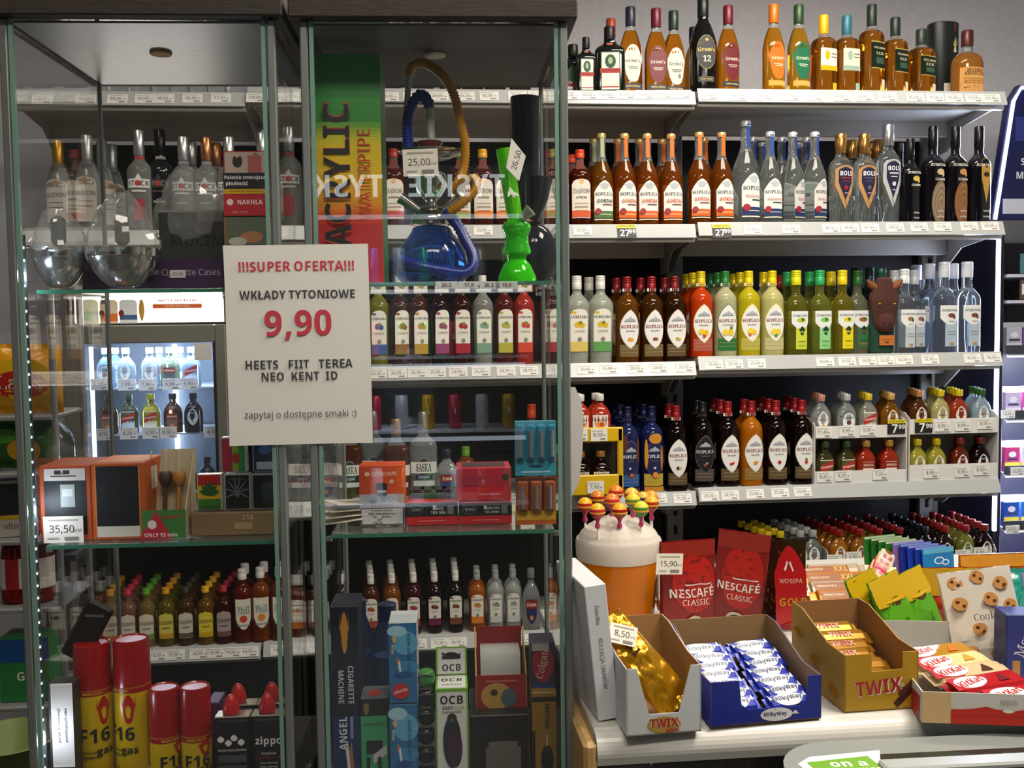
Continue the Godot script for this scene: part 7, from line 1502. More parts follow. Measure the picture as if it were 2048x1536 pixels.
	# gold carton
	var gc = open_carton("candy_carton", "golden open carton lettered TWIX in red with bars inside", at.call(1703, 1376, 0.04), 0.118, 0.19, 0.088, 0.118, "a8801c", "8a6238", [[0.034, 0.088], [0.034, 0.062], [-0.016, 0.060], [-0.016, 0.088]])
	part(gc, "front_print", printed(geo(), [["t", -0.004, 0.036, 0.078, 0.026, "TWIX", "d8d4cc", 0, 4], ["t", -0.005, 0.037, 0.074, 0.024, "TWIX", "a01e26", 0, 4], ["r", 0.036, 0.02, 0.038, 0.010, "3a2014", 0.75], ["r", 0.040, 0.032, 0.03, 0.009, "4a2a18", 0.75], ["e", 0.032, 0.038, 0.008, 0.008, "b89a6c"]], flat(Vector3(0, 0, 0.0953)), 10), ink(0.5))
	var tw = null
	for k in 7:
		var tr = gc.transform * Transform3D(Basis(Vector3.UP, 0.06 * sin(k * 2.0)) * Basis(Vector3.RIGHT, 0.35), Vector3(-0.012 + 0.006 * (k % 3), 0.024 + 0.0085 * k, 0.062 - k * 0.021))
		if tw == null:
			tw = thing("caramel_bar", "gold wrapped caramel bar lying in the golden carton", "chocolate bar", tr, "bars in the golden carton")
			part(tw, "wrapper", bar_geo(0.105, 0.032, 0.02, "b8842c"), ink(0.2, 0.7))
			part(tw, "print", printed(geo(), [["t", 0.0, 0.0, 0.05, 0.011, "TWIX", "e0d0c0", 0], ["t", 0.0, 0.0, 0.046, 0.010, "TWIX", "a0202a", 0]], func(x, y, w): return Vector3(x, 0.0103 + w - 9.0 * y * y, -y), 4), ink(0.3))
		else:
			var r = tw.duplicate()
			r.name = numbered("caramel_bar")
			add_child(r)
			r.transform = tr
	# white and red tray of wafer bars
	var kt = open_carton("candy_carton", "white and red low carton with a milk splash, holding wafer bars", at.call(1955, 1385, -0.22), 0.24, 0.26, 0.046, 0.075, "c4c2bc", "b4b2ac", [])
	part(kt, "front_print", printed(geo(), [["r", -0.10, 0.023, 0.04, 0.046, "c8a878"], ["r", 0.02, 0.009, 0.2, 0.018, "b8281c"], ["w", 0.02, 0.02, 0.2, 0.014, "b8281c"], ["e", 0.0, 0.021, 0.016, 0.006, "d8d6d0"], ["t", 0.0, 0.034, 0.03, 0.007, "Milch", "8a8478", 3], ["r", 0.09, 0.022, 0.05, 0.014, "7a4a24", 0.5], ["r", 0.094, 0.026, 0.04, 0.008, "d8c090", 0.5]], flat(Vector3(0, 0, 0.1303)), 16), ink(0.5))
	part(kt, "side_print", printed(geo(), [["r", 0.0, 0.014, 0.24, 0.026, "a8241c"], ["w", 0.02, 0.03, 0.2, 0.014, "a8241c"], ["e", 0.04, 0.026, 0.04, 0.014, "7a4a24"]], flat(Vector3(-0.1208, 0, 0.0), Vector3.BACK, Vector3.UP), 12), ink(0.5))
	var kb = null
	for k in 5:
		var tr = kt.transform * Transform3D(Basis(Vector3.UP, 0.42 + 0.06 * sin(k * 2.4)) * Basis(Vector3.RIGHT, 0.25), Vector3(-0.045 + 0.014 * k if k < 4 else 0.04, 0.026 + 0.003 * (4 - k), -0.06 + k * 0.036))
		var lab = ["wafer bar with an orange piece on its wrapper", "wafer bar with a white chocolate triangle on its wrapper", "wafer bar with a dark chocolate triangle on its wrapper", "red wafer bar lowest in the white and red carton", "red wafer bar lying flat at the front of the white and red carton"][k]
		kb = thing("wafer_bar", lab, "chocolate bar", tr, "wafer bars in the white and red carton")
		part(kb, "wrapper", bar_geo(0.15, 0.04, 0.024, ["a8781c", "d8c890", "c8b48c", "a81c20", "b01c20"][k]), ink(0.25, 0.15))
		part(kb, "print", printed(geo(), [["r", -0.045, 0.0, 0.05, 0.03, "b01c24"], ["e", -0.035, 0.0, 0.06, 0.028, "e0dcd8"], ["t", -0.035, 0.0, 0.05, 0.013, "KitKat", "b01c24", 0, 12], ["p", 0.025, 0.0, 0.022, 0.018, ["c8681c", "c89030", "4a2a18", "6a1c18", "6a1c18"][k]]], func(x, y, w): return Vector3(x, 0.0123 + w - 7.0 * y * y, -y), 10, 2), ink(0.3))
	# coffee pouches
	var coffee = [["r", 0, 0.5, 0.96, 0.98, "7a1a1c"], ["e", 0.05, 0.52, 0.8, 0.7, "a82018"], ["r", 0, 0.9, 0.98, 0.18, "8a2820"], ["t", 0, 0.42, 0.82, 0.12, "NESCAFÉ", "d4d0cc", 0], ["r", 0.12, 0.50, 0.5, 0.012, "d4d0cc"], ["t", 0.05, 0.30, 0.5, 0.07, "CLASSIC", "d4d0cc", 2], ["e", 0.0, 0.06, 0.36, 0.16, "b8b098"], ["e", 0.0, 0.05, 0.26, 0.12, "3a2014"]]
	pouch("coffee_pouch", "red coffee pouch lettered NESCAFÉ CLASSIC behind the price card", "coffee pouch", at.call(1375, 1246, 0.12), 0.115, 0.165, 0.055, "7a1a1c", coffee, 1, true, 0.3, "red coffee pouches")
	pouch("coffee_pouch", "red coffee pouch turned sideways with a tilted paler top", "coffee pouch", at.call(1472, 1244, -0.42) * Transform3D(Basis(Vector3.BACK, -0.1), Vector3(0, 0.006, 0)), 0.10, 0.175, 0.06, "8a2624", coffee, 2, true, 0.3, "red coffee pouches")
	price_card("15,90", "white price card reading 15,90 clipped to the coffee pouch", Transform3D(Basis(Vector3.UP, 0.1) * Basis(Vector3.BACK, -0.06), on_z(1339, 1128, on_y(1375, 1246, Y).z + 0.05)), Vector2(0.053, 0.040))
	var beans = [["r", 0, 0.5, 0.96, 0.98, "2c1610"]]
	var rb := RandomNumberGenerator.new()
	rb.seed = 9
	for k in 90: beans.append(["e", rb.randf_range(-0.46, 0.46), rb.randf_range(0.02, 0.9), 0.05, 0.022, ["5a3420", "46261a", "6a4028"][k % 3], rb.randf_range(0, 3.0)])
	beans.append_array([["d", 0.02, 0.5, 0.62, 1.0, "a81c20"], ["t", 0.02, 0.6, 0.5, 0.05, "WOSEBA", "d8c0b0", 2], ["t", 0.05, 0.36, 0.55, 0.11, "GOLD", "b8862c", 0], ["r", 0.05, 0.76, 0.03, 0.12, "d8d4d0", 0.5], ["r", -0.06, 0.77, 0.03, 0.12, "d8d4d0", -0.6], ["e", 0.0, 0.06, 0.3, 0.1, "b8242a"]])
	pouch("coffee_bean_bag", "tall coffee bag printed with beans and a red GOLD band", "coffee bag", at.call(1560, 1238, -0.12), 0.10, 0.16, 0.055, "2c1610", beans, 3, true, 0.22)
	# giant beer mug lolly stand
	var mz = on_y(1238, 1238, Y)
	var mg = thing("lollipop_stand", "giant plastic beer mug with foam lid full of lollipops", "lollipop stand", Transform3D(Basis(), mz))
	var s = scale_at(mz + Vector3(0, 0.12, 0))
	var mr = 85.0 / s
	var my = func(py): return on_z(1238, py, mz.z).y - Y
	part(mg, "beer_cup", geo("d2780c").lathe([Vector2(0, 0), Vector2(mr * 0.80, 0), Vector2(mr * 0.82, 0.004), Vector2(mr * 0.97, my.call(1112)), Vector2(0, my.call(1112))], 40), liquid("d8780c", 0.75))
	part(mg, "foam_band", geo("c8bfb4").lathe([Vector2(mr * 0.9, my.call(1114)), Vector2(mr * 0.985, my.call(1114)), Vector2(mr * 1.0, my.call(1108)), Vector2(mr * 1.01, my.call(1080)), Vector2(mr * 0.98, my.call(1074)), Vector2(mr * 0.9, my.call(1076))], 40), ink(0.45))
	var fm = geo("c6beb2")
	var nz := FastNoiseLite.new()
	nz.seed = 3; nz.frequency = 18.0
	var fp = func(i, j):
		var rr = mr * 0.985 * j / 10.0
		var an = TAU * i / 32.0
		var x = cos(an) * rr; var zz = sin(an) * rr
		return Vector3(x, my.call(1078) + 0.045 * pow(1.0 - pow(j / 10.0, 2.0), 0.7) + 0.010 * absf(nz.get_noise_2d(x * 2.0, zz * 2.0)) * (1.0 - j / 12.0) * 2.0, zz)
	for i in 32:
		for j in 10:
			var P = [fp.call(i, j), fp.call(i + 1, j), fp.call(i + 1, j + 1), fp.call(i, j + 1)]
			fm.quad_out(P[0], P[1], P[2], P[3], Vector3(0, -0.3, 0))
	part(mg, "foam_lid", fm, ink(0.5))
	var hd = []
	for k in 13:
		var an = -PI / 2 + PI * k / 12
		hd.append(Vector3(mr * 0.86 + cos(an) * 0.04, 0.085 + sin(an) * 0.055, 0.02))
	part(mg, "handle", geo("d88a1c").tube(hd, 0.010, 10), ink(0.3))
	var lf = func(x, y, w): return Vector3(sin(x / mr) * (mr * 0.93 + w), y, cos(x / mr) * (mr * 0.93 + w))
	part(mg, "emblem", printed(geo(), [["e", mr * 1.25, 0.065, 0.05, 0.07, "5a1c10"], ["e", mr * 1.25, 0.065, 0.044, 0.062, "d8a01c"], ["e", mr * 1.25, 0.065, 0.02, 0.026, "b04a10"]], lf, 10), ink(0.4))
	var pops = [[1170, 1010, "b02418", "d8a020"], [1195, 1022, "c0283c", "e0a828"], [1195, 996, "9a2818", "c87820"], [1224, 1002, "c02838", "d87830"], [1239, 1022, "9a1c14", "e0a020"], [1266, 1002, "5a8a24", "d8c030"], [1282, 1018, "4a8a2c", "d0c838"], [1303, 1007, "b03418", "e0a42c"], [1232, 985, "b02430", "e0781c"], [1263, 990, "b85a28", "d8b040"], [1302, 996, "c85a30", "e09030"], [1286, 998, "24346a", "c8a840"]]
	for k in pops.size():
		var q = pops[k]
		var zoff = (0.055 if q[1] > 1015 else (0.0 if q[1] > 1000 else -0.05))
		var hp = on_z(q[0], q[1], mz.z + zoff)
		var lp = thing("lollipop", ["red lollipop with a golden crown nearest the cabinet", "pink lollipop with an orange crown", "brown red lollipop in the rear", "pink red lollipop with an orange top", "dark red lollipop with a yellow crown", "green and yellow lollipop in the middle", "bright green lollipop with yellow top", "orange red lollipop at the mug handle side", "crimson lollipop standing highest", "rust and yellow lollipop in the rear", "pale orange lollipop in the rear", "navy blue lollipop almost hidden"][k], "lollipop", hp, "lollipops in the beer mug")
		part(lp, "candy", geo(q[2]).lathe([Vector2(0, -0.0155), Vector2(0.006, -0.0145), Vector2(0.012, -0.009), Vector2(0.0152, 0), Vector2(0.0155, 0.001), Vector2(0.0145, 0.0045), Vector2(0, 0.0045)], 18), ink(0.2))
		part(lp, "wrapper_top", geo(q[3]).lathe([Vector2(0.0146, 0.004), Vector2(0.0135, 0.0075), Vector2(0.009, 0.0125), Vector2(0.004, 0.015), Vector2(0, 0.0155)], 18), ink(0.2))
		part(lp, "wrapper_stripe", geo("e0a030").lathe([Vector2(0.0152, -0.0045), Vector2(0.0158, -0.0035), Vector2(0.0158, -0.0015), Vector2(0.0152, -0.001)], 18), ink(0.2))
		part(lp, "twist", geo("b83a6a").lathe([Vector2(0.0035, -0.034), Vector2(0.0055, -0.03), Vector2(0.003, -0.022), Vector2(0.006, -0.0145), Vector2(0.002, -0.014)], 12), ink(0.3))
		part(lp, "stick", geo("e4e0d8").tube([Vector3(0, -0.012, 0), Vector3(0.002 * sin(k), -0.08, 0)], 0.0022, 8), ink(0.5))
	# box of big wafer bars
	var pp = at.call(1672, 1236, 0.0)
	carton("wafer_carton", "orange and silver carton of big wafer bars lettered XXL", "carton", pp, Vector3(0.135, 0.042, 0.13), "c87a1c", [["r", 0.1, 0.72, 0.78, 0.5, "c8821c"], ["t", 0.12, 0.7, 0.62, 0.34, "DWA RAZY", "6a2030", 1], ["t", 0.1, 0.28, 0.4, 0.2, "CLASSIC", "d8b05c", 1]])
	for k in 4:
		var tr = Transform3D(Basis(Vector3.RIGHT, 0.75), pp.origin + Vector3(0.006, 0.056 + k * 0.008, 0.05 - k * 0.034))
		var wb = thing("wafer_bar", "long silver and orange wafer bar, %s on the orange carton" % ["front one", "second one", "third one", "rear one"][k], "chocolate bar", tr, "long wafer bars")
		part(wb, "wrapper", bar_geo(0.16, 0.03, 0.02, "b8a890" if k % 2 else "c07a24"), ink(0.22, 0.4))
		part(wb, "print", printed(geo(), [["r", -0.01, 0, 0.1, 0.016, "8a4a1c"], ["t", -0.035, 0, 0.04, 0.008, "PRINCE POLO", "e8d8b0", 1], ["t", 0.022, 0, 0.04, 0.012, "XXL", "c8a03c", 0]], func(x, y, w): return Vector3(x, 0.0103 + w - 8 * y * y, -y), 6), ink(0.3))
	# row of nut bars
	for k in 5:
		var tr = Transform3D(Basis(Vector3.UP, 1.05) * Basis(Vector3.RIGHT, 0.5), on_y(1748 + k * 15, 1202 - k * 3, Y) + Vector3(0, 0.055 + 0.002 * k, -0.02 * k))
		var nb = thing("nut_bar", "nut bar with %s wrapper propped behind the green pouches" % ["a scarlet", "a cream", "a red and cream", "a tan", "a brown and white"][k], "snack bar", tr, "propped nut bars")
		part(nb, "wrapper", bar_geo(0.14, 0.034, 0.016, ["a8241c", "d0c4a0", "b83024", "c8a878", "d0c8b0"][k]), ink(0.3))
		part(nb, "print", printed(geo(), [["r", -0.03, 0, 0.04, 0.02, "b02a20" if k != 0 else "e0d8c8"], ["e", 0.025, 0, 0.04, 0.016, "7a4a20"], ["t", -0.03, 0, 0.034, 0.01, "7 zb", "e8e0d0" if k != 0 else "b02a20", 0]], func(x, y, w): return Vector3(x, 0.0083 + w - 6 * y * y, -y), 8), ink(0.35))
	one("bar_carton", "slanted cream carton carrying the nut bars", "display carton", geo("c8bf9c").prism(v2([[0, 0], [0.15, 0], [0.15, 0.06], [0, 0.04]]), -0.045, 0.045), ink(0.7), Transform3D(Basis(Vector3.UP, 1.05), on_y(1745, 1228, Y) + Vector3(0, 0, -0.02)))
	# yellow and green pouches
	for k in 3:
		var q = [[1775, 1312, 0.10], [1820, 1318, 0.05], [1868, 1304, -0.05]][k]
		var tr = at.call(q[0], q[1], 0.35)
		tr = tr * Transform3D(Basis(Vector3.RIGHT, -0.25) * Basis(Vector3.BACK, 0.22), Vector3.ZERO)
		pouch("seed_pouch", ["yellow and green pouch with a brown flower, partly hidden by the next one", "yellow and green pouch with a brown flower between two others", "fully visible yellow and green pouch with a white foot"][k], "pouch", tr, 0.075, 0.15, 0.035, "4a9018", [["r", 0, 0.84, 0.96, 0.32, "c8a41c"], ["d", 0, 0.38, 0.9, 0.72, "58a020"], ["e", 0.0, 0.70, 0.34, 0.1, "4a3010"], ["e", 0.0, 0.72, 0.6, 0.04, "d8b020"], ["t", 0.05, 0.36, 0.2, 0.36, "Dynia", "2a5a14", 3, 85], ["r", 0, 0.05, 0.96, 0.09, "c8ccc0"]], 4 + k, false, 0.3, "yellow and green pouches")
	# mixed sweets
	pouch("candy_bag", "large red candy bag with a crumpled gold top lettered MIESZANKA", "candy bag", at.call(1912, 1272, -0.1), 0.15, 0.13, 0.06, "a8281c", [["r", 0, 0.86, 0.98, 0.27, "c89a1c"], ["w", 0, 0.7, 0.98, 0.12, "c89a1c"], ["e", 0.02, 0.62, 0.22, 0.2, "c8901c"], ["t", 0.12, 0.36, 0.5, 0.13, "MIESZANKA", "e8e0d0", 1], ["t", 0.16, 0.2, 0.36, 0.12, "IMIENINOWA", "e8e0d0", 1]], 8, false, 0.25, "", 0.1)
	var ck = [["r", 0, 0.5, 0.98, 0.98, "cfc8bc"]]
	for q in [[-0.3, 0.88], [0.02, 0.92], [0.3, 0.84], [-0.32, 0.68], [0.1, 0.7], [0.34, 0.62], [-0.15, 0.42], [0.2, 0.40], [-0.3, 0.2], [0.05, 0.16], [0.32, 0.2]]:
		ck.append_array([["e", q[0], q[1], 0.2, 0.13, "c08a50"], ["e", q[0] - 0.03, q[1] + 0.02, 0.05, 0.03, "5a341c"], ["e", q[0] + 0.04, q[1] - 0.02, 0.05, 0.03, "5a341c"]])
	ck.append(["t", 0.0, 0.55, 0.6, 0.07, "Cookies", "5a4a40", 3])
	var cb = at.call(1985, 1335, -0.25)
	pouch("cookie_bag", "pale grey bag printed with chocolate chip cookies", "cookie bag", cb * Transform3D(Basis(Vector3.RIGHT, -0.2) * Basis(Vector3.BACK, 0.15), Vector3.ZERO), 0.12, 0.165, 0.05, "cfc8bc", ck, 9, false, 0.35)
	carton("chocolate_box", "tall night blue chocolate box with white script at the counter side", "gift box", at.call(2052, 1360, -0.2), Vector3(0.085, 0.115, 0.05), "2a3270", [["r", 0, 0.5, 0.94, 0.96, "363e86"], ["t", -0.15, 0.65, 0.3, 0.5, "Merci", "d8d8e8", 3, 70], ["r", -0.3, 0.2, 0.14, 0.3, "b88a50"]])
	pouch("candy_bag", "teal and lilac foil bag behind the cookie bag", "candy bag", at.call(2030, 1262, -0.2), 0.13, 0.12, 0.05, "2a8478", [["r", 0.3, 0.5, 0.5, 0.9, "8a8ab8"], ["p", 0.1, 0.5, 0.5, 0.8, "3a9a88"]], 11, false, 0.25)
	pouch("candy_bag", "long amber and brown foil bag in the rear of the counter", "candy bag", at.call(2000, 1185, 0.0), 0.19, 0.085, 0.06, "9a4a10", [["r", 0, 0.86, 0.98, 0.26, "d08a14"], ["r", 0, 0.45, 0.98, 0.4, "6a2410"]], 12, false, 0.2, "", 0.2)
	# chocolate tablets standing in a row
	for k in 9:
		var h = ["2a6a24", "24602a", "1e5a24", "2a6a2c", "7a5a9a", "1c2c8a", "2036a0", "1c3090", "1c78b8"][k]
		var q = on_y(1805 + k * 10, 1180 - 1.0 * k, Y)
		var tb2 = Transform3D(Basis(Vector3.UP, 0.25) * Basis(Vector3.RIGHT, -0.10), q + Vector3(0.0, 0, -0.10 + k * 0.011))
		carton("chocolate_tablet", ["dark green chocolate tablet at the back of the row", "green chocolate tablet with a folded top", "deep green chocolate tablet", "fresh green chocolate tablet", "violet chocolate tablet between green and blue", "navy chocolate tablet beside the violet one", "royal blue chocolate tablet", "blue chocolate tablet behind the sky blue one", "sky blue chocolate tablet with white loops in front of the row"][k], "chocolate", tb2, Vector3(0.085, 0.098 - k * 0.002, 0.006), h, [["r", 0, 0.97, 1.0, 0.05, "b8c8a8" if k < 4 else "8a9ad0"]] if k < 8 else [["r", 0, 0.93, 1.0, 0.14, "58a8c8"], ["e", 0.0, 0.66, 0.34, 0.2, "d8e4ec"], ["e", 0.0, 0.66, 0.26, 0.14, "1c78b8"], ["e", 0.2, 0.6, 0.24, 0.16, "d8e4ec"], ["e", 0.2, 0.6, 0.17, 0.1, "1c78b8"], ["t", 0, 0.3, 0.7, 0.2, "Alpejska", "d8e4ec", 3]], [], [], 0.25, "chocolate tablets in a row")

# ---------------------------------------------------------------- lit tobacco display at the right
func kiosk():
	var z = SHELF_Z - 0.20
	var x0 = on_z(1980, 700, z).x + 0.004
	var wd = 0.55
	var Yp = func(py): return on_z(2020, py, z).y
	var t = thing("tobacco_display", "navy tobacco display with white light strips beside the shelving", "display", Vector3(x0 + wd / 2 + 0.02, 0, z))
	var navy = ink(0.4)
	part(t, "back_board", geo("10142c").box(Vector3(0, Yp.call(470) / 2, -0.36), Vector3(wd, Yp.call(470), 0.02)), navy)
	part(t, "side_panel", geo("0e1226").box(Vector3(-wd / 2 + 0.012, Yp.call(470) / 2, -0.18), Vector3(0.024, Yp.call(470), 0.36), 0.003), navy)
	var ls = part(t, "light_strip", geo().box(Vector3(-wd / 2 - 0.004, (Yp.call(478) + Yp.call(1060)) / 2, 0.008), Vector3(0.014, Yp.call(478) - Yp.call(1060), 0.012), 0.003), glow("dfe8ff", 3.5), "white vertical light strip")
	light_box(t.position + Vector3(-wd / 2 - 0.013, (Yp.call(478) + Yp.call(1060)) / 2, 0.012), Vector2(0.012, Yp.call(478) - Yp.call(1060)), 0.7, "cfdcff", Vector3.UP, null, Vector3(-0.8, 0, 0.4))
	# header: slanted slab with a lit outline
	var hx0 = on_z(1976, 440, z).x - t.position.x
	var hx1 = on_z(2012, 200, z).x - t.position.x
	var ya = Yp.call(440)
	var yb = Yp.call(205)
	var yc = Yp.call(172)
	part(t, "header", geo("141a4a").prism(v2([[hx0, ya], [wd / 2, ya], [wd / 2, yc], [hx1 + 0.035, yc], [hx1, yb]]), -0.012, 0.018), ink(0.35), "dark blue slanted header")
	part(t, "header_outline", geo().tube([Vector3(hx0 + 0.012, ya, 0.022), Vector3(hx1 + 0.013, yb, 0.022), Vector3(hx1 + 0.04, yc - 0.01, 0.022), Vector3(wd / 2, yc - 0.01, 0.022)], 0.006, 8), glow("dfe8ff", 4.0))
	light_box(t.position + Vector3(hx0 + 0.0, (ya + yb) / 2, 0.032), Vector2(0.02, yb - ya), 0.5, "cfdcff", Vector3.UP, null, Vector3(-0.5, 0, 0.8))
	for q in [["t", hx0 + 0.155, Yp.call(325), 0.2, 0.022, "SMOKE", "e0e4f0", 0], ["t", hx0 + 0.145, Yp.call(352), 0.2, 0.022, "MILDER", "e0e4f0", 0], ["r", hx0 + 0.15, Yp.call(414), 0.22, 0.05, "b8bccc"], ["r", hx0 + 0.18, Yp.call(260), 0.2, 0.08, "2a3478"]]: part(t, "header_word" if q[0] == "t" else "header_panel", printed(geo(), [q], flat(Vector3(0, 0, 0.0185)), 4), ink(0.4))
	# shelves with packs
	var rows = [[548, "4a7a86", "PULZE"], [600, "5a4a48", "PULZE"], [705, "b0b4c4", ""], [835, "c8c4d0", ""], [945, "a8507a", ""], [1055, "2a5ab0", ""]]
	for k in rows.size():
		var y = Yp.call(rows[k][0])
		part(t, "shelf", geo("c8ccd8").box(Vector3(0.01, y - 0.006, -0.16), Vector3(wd - 0.05, 0.010, 0.34)), ink(0.4))
		if k < 2:
			var sg = geo(rows[k][1]).box(Vector3(0.03, y + 0.035, 0.0), Vector3(wd - 0.1, 0.066, 0.006))
			printed(sg, [["t", -wd / 2 + 0.175, 0, 0.2, 0.034, "PULZE" if k == 0 else "P PULZE", "e4e8ec", 0]], flat(Vector3(0, y + 0.036, 0.0035)), 3)
			part(t, "lit_panel", sg, ink(0.4))
		else:
			part(t, "shelf_light", geo().box(Vector3(0.01, y - 0.014, 0.0), Vector3(wd - 0.06, 0.005, 0.008)), glow("eaf0ff", 3.0))
			light_box(t.position + Vector3(0.01, y - 0.02, -0.02), Vector2(wd - 0.07, 0.01), 1.1, "eaf0ff", Vector3.BACK, null, Vector3(0, -1, -0.3))
			part(t, "row_back", geo("d4d8e4").box(Vector3(0.01, y + 0.052, -0.06), Vector3(wd - 0.06, 0.1, 0.004)), ink(0.5))
			part(t, "price_strip", geo("3a3e4c").box(Vector3(0.0, y + 0.01, 0.012), Vector3(wd - 0.05, 0.03, 0.004)), ink(0.4))
			for j in 7:
				var h = [["b8bcd0", "8a6ab0", "d0b4b8", "c84a50"], ["c8b8dc", "c04a98", "b8c0d8", "d8d8e4"], ["b83a7a", "d0c0d0", "a84a78", "c8a8c0"], ["1c4aa8", "2a6ac0", "18388a", "3a7ac8"]][k - 2][j % 4]
				carton("tobacco_pack", "%s tobacco pack on %s shelf of the lit display" % [["narrow", "upright", "printed", "banded", "plain", "glossy", "small"][j], ["the upper", "the middle", "the pink", "the blue"][k - 2]], "pack", Transform3D(Basis(), t.position + Vector3(-wd / 2 + 0.075 + j * 0.062, y + 0.0, -0.03)), Vector3(0.055, 0.085, 0.022), h, [["r", 0, 0.3, 1.0, 0.16, "d8c43c" if k > 3 else "e0e0ea"], ["e", 0, 0.7, 0.5, 0.24, "e4e4ee"], ["r", 0, 0.5, 0.7, 0.08, "3a3a50"]], [], [], 0.4, "packs in the lit display")
	for q in [[2021, 829, "13,99"], [2040, 944, "22,00"], [2030, 1061, "25,50"]]: price(q[2], q[0], q[1], "on the tobacco display", false, z + 0.016, false, 0.05, 0.028)

# ---------------------------------------------------------------- what stands left of the cabinets and behind the customer
func far_side():
	# snack rack left of the cabinet
	var z = -2.35
	var P = func(px, py, zz = -2.35): return on_z(px, py, zz)
	var x0 = P.call(-120, 900).x
	var x1 = P.call(112, 900).x
	var t = thing("snack_rack", "white wire snack rack left of the glass cabinets", "rack", Vector3((x0 + x1) / 2, 0, z))
	var wd = x1 - x0
	var lv = [P.call(0, 832).y, P.call(0, 945).y, P.call(0, 1080).y, P.call(0, 1215).y, P.call(0, 1410).y]
	for y in lv: part(t, "rack_shelf", geo("8a8c8a").box(Vector3(0, y - 0.005, -0.1), Vector3(wd, 0.01, 0.24), 0.002), ink(0.4))
	for s in [-1, 1]:
		for zz in [0.0, -0.2]: part(t, "rack_post", geo("9a9c9a").tube([Vector3(s * wd / 2, 0, zz), Vector3(s * wd / 2, lv[0] + 0.3, zz)], 0.008, 8), ink(0.3, 0.5))
	pouch("crisp_bag", "yellow crisp bag with a red banner on the snack rack", "crisp bag", Transform3D(Basis(), Vector3(P.call(30, 800).x, lv[0] + 0.001, z - 0.06)), 0.17, 0.16, 0.07, "d89a0c", [["e", 0, 0.5, 0.8, 0.6, "e8b41c"], ["e", 0, 0.42, 0.75, 0.4, "b8281c"], ["t", 0, 0.42, 0.6, 0.28, "Lay's", "e8dcd0", 3]], 21, false)
	pouch("crisp_bag", "green crisp bag under the yellow one", "crisp bag", Transform3D(Basis(), Vector3(P.call(22, 900).x, lv[1] + 0.001, z - 0.06)), 0.15, 0.11, 0.06, "2a5a20", [["e", 0.1, 0.4, 0.5, 0.5, "b88a1c"], ["e", -0.2, 0.7, 0.4, 0.3, "4a8a2c"]], 22, false)
	carton("snack_box", "black and cream snack box on the rack", "box", Transform3D(Basis(Vector3.UP, 0.2), Vector3(P.call(10, 1000).x, lv[2] + 0.001, z - 0.05)), Vector3(0.09, 0.13, 0.05), "b8b0a4", [["r", 0, 0.65, 0.8, 0.6, "1c1c1c"], ["r", 0, 0.35, 0.8, 0.08, "c8a01c"], ["t", 0, 0.2, 0.6, 0.1, "slim", "4a4640", 3]])
	for k in 2: bottle_red(Vector3(P.call(18 + k * 42, 1150).x, lv[3] + 0.001, z - 0.05), k)
	carton("ice_tub", "blue and green carton on the low rack", "carton", Transform3D(Basis(), Vector3(P.call(45, 1330).x, lv[4] + 0.001, z - 0.05)), Vector3(0.11, 0.15, 0.08), "2a7a3c", [["r", 0, 0.8, 1.0, 0.36, "1c4a8a"], ["t", 0.1, 0.4, 0.5, 0.2, "GRA", "d8d8c8", 0]])
	one("plastic_bowl", "pale green plastic bowl on the floor level of the rack", "bowl", geo("7a8a4c").lathe([Vector2(0, 0), Vector2(0.06, 0), Vector2(0.1, 0.06), Vector2(0.104, 0.062), Vector2(0.1, 0.064), Vector2(0.058, 0.004), Vector2(0, 0.004)], 26), ink(0.4), Vector3(P.call(20, 1500, -2.15).x, P.call(20, 1530, -2.15).y, -2.15))
	var st = thing("low_stand", "dark stand below the pale green bowl", "stand", Vector3(P.call(20, 1500, -2.15).x, 0, -2.15))
	part(st, "top_plate", geo("2a2826").box(Vector3(0, P.call(20, 1530, -2.15).y - 0.01, 0), Vector3(0.3, 0.018, 0.22)), ink(0.6))
	part(st, "column", geo("242220").box(Vector3(0, P.call(20, 1530, -2.15).y / 2 - 0.01, 0), Vector3(0.12, P.call(20, 1530, -2.15).y - 0.018, 0.12)), ink(0.6))
	# large clear bottle between the rack and the fridge
	var bz = -2.7
	var bp = P.call(104, 860, bz)
	var lowy = P.call(104, 1100, bz).y
	kind("big_pet", {"name": "drinks_bottle", "label": "large clear drinks bottle with a teal cap beside the fridge", "H": P.call(104, 778, bz).y - lowy, "R": 0.055, "prof": ROUND_SHOULDER, "mat": liquid("5a6a5c", 0.2), "cap": [0.9, 1.0, 0.36, "1c5a54", 0.0, 0.4, 1], "print": [["r", 0, 0.40, 1.9, 0.2, "7a8a94"], ["t", 0, 0.4, 1.2, 0.06, "ŻYWIEC", "7a2a30", 0]]})
	bottle("big_pet", Vector3(bp.x, lowy, bz))
	var sd = thing("low_stand", "grey stand under the large clear drinks bottle", "stand", Vector3(bp.x, 0, bz))
	part(sd, "top_plate", geo("4a4a4a").box(Vector3(0, lowy - 0.008, 0), Vector3(0.14, 0.016, 0.14)), ink(0.5))
	part(sd, "leg", geo("3a3a3a").box(Vector3(0, lowy / 2 - 0.01, 0), Vector3(0.05, lowy - 0.02, 0.05)), ink(0.5))
	# lit beer cooler across the room, mirrored in the cabinet glass
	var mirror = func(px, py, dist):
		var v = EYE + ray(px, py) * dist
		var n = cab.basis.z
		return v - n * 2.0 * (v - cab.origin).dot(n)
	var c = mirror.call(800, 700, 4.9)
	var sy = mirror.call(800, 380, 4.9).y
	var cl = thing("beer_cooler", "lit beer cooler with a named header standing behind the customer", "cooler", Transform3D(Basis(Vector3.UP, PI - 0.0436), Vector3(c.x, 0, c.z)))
	var cw = 1.3
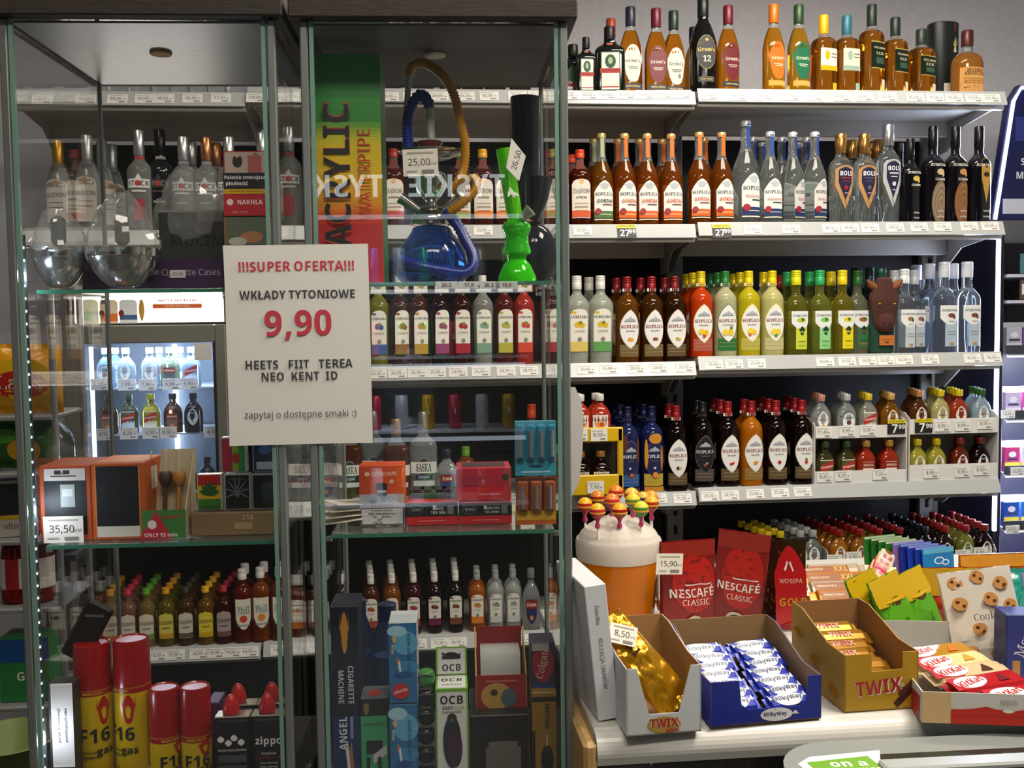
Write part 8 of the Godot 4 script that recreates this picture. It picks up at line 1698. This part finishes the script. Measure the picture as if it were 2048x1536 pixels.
	part(cl, "cooler_body", geo("1c1e20").box(Vector3(0, (sy + 0.12) / 2, -0.28), Vector3(cw, sy + 0.12, 0.04)).box(Vector3(-cw / 2, (sy + 0.12) / 2, -0.1), Vector3(0.04, sy + 0.12, 0.4)).box(Vector3(cw / 2, (sy + 0.12) / 2, -0.1), Vector3(0.04, sy + 0.12, 0.4)), ink(0.5))
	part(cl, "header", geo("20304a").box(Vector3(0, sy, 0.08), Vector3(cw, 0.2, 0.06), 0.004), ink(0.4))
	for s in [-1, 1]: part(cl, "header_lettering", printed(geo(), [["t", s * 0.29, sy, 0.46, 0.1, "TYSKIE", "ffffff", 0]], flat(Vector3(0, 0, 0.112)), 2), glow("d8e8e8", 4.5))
	for k in 4:
		var y = sy - 0.16 - k * 0.36
		part(cl, "cooler_shelf", geo("b8bcc0").box(Vector3(0, y - 0.3, -0.08), Vector3(cw - 0.06, 0.012, 0.34)), ink(0.4))
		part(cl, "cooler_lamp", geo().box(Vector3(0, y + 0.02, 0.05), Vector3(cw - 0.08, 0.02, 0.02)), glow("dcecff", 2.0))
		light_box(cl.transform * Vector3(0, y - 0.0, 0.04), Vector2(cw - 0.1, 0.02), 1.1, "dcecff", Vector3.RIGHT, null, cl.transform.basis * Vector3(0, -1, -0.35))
		for j in 9:
			var h = [["2a8a3c", "c8ccd0", "2a6ac0"], ["1c7a34", "1c7a34", "c03048"], ["c8a020", "c8ccd0", "c03048"], ["1c7a34", "8a5a1c", "c8ccd0"]][k][j % 3]
			var cn = thing("beer_can", "%s in the cooler behind the customer" % ("green beer can" if h == "1c7a34" or h == "2a8a3c" else ("silver beer can" if h == "c8ccd0" else ("blue beer can" if h == "2a6ac0" else ("red beer can" if h == "c03048" else "golden beer can")))), "beer can", cl.transform * Transform3D(Basis(), Vector3(-cw / 2 + 0.12 + j * 0.132, y - 0.293, 0.0)), "beer cans in the cooler")
			part(cn, "can", geo(h).lathe([Vector2(0, 0), Vector2(0.026, 0), Vector2(0.033, 0.01), Vector2(0.033, 0.155), Vector2(0.027, 0.168), Vector2(0, 0.168)], 18), ink(0.25, 0.5))
			part(cn, "name", printed(geo(), [["t", 0, 0.09, 0.12, 0.03, "LECH" if k != 2 else "PIWO", "f0f0f0", 0, 90]], func(x, yy, w): return Vector3(sin(x / 0.033) * (0.0334 + w), yy, cos(x / 0.033) * (0.0334 + w)), 2), ink(0.4))
func bottle_red(at, k):
	var t = thing("juice_bottle", "red fruit drink bottle with a white label on the rack, %s" % ["by the rack post", "beside its twin"][k], "bottle", at)
	part(t, "body", geo().lathe(soften([Vector2(0, 0), Vector2(0.034, 0), Vector2(0.036, 0.01), Vector2(0.036, 0.11), Vector2(0.03, 0.14), Vector2(0.014, 0.16), Vector2(0.013, 0.17), Vector2(0, 0.17)], 1), 20), liquid("8a1410", 0.5))
	part(t, "label", printed(geo(), [["r", 0, 0.07, 0.15, 0.07, "d8d0c8"], ["r", 0, 0.07, 0.03, 0.07, "a01c1c"]], func(x, y, w): return Vector3(sin(x / 0.036) * (0.0364 + w), y, cos(x / 0.036) * (0.0364 + w)), 14), ink(0.5))
	part(t, "cap", geo("b01c18").lathe([Vector2(0, 0.165), Vector2(0.015, 0.165), Vector2(0.015, 0.185), Vector2(0, 0.187)], 14), ink(0.4))
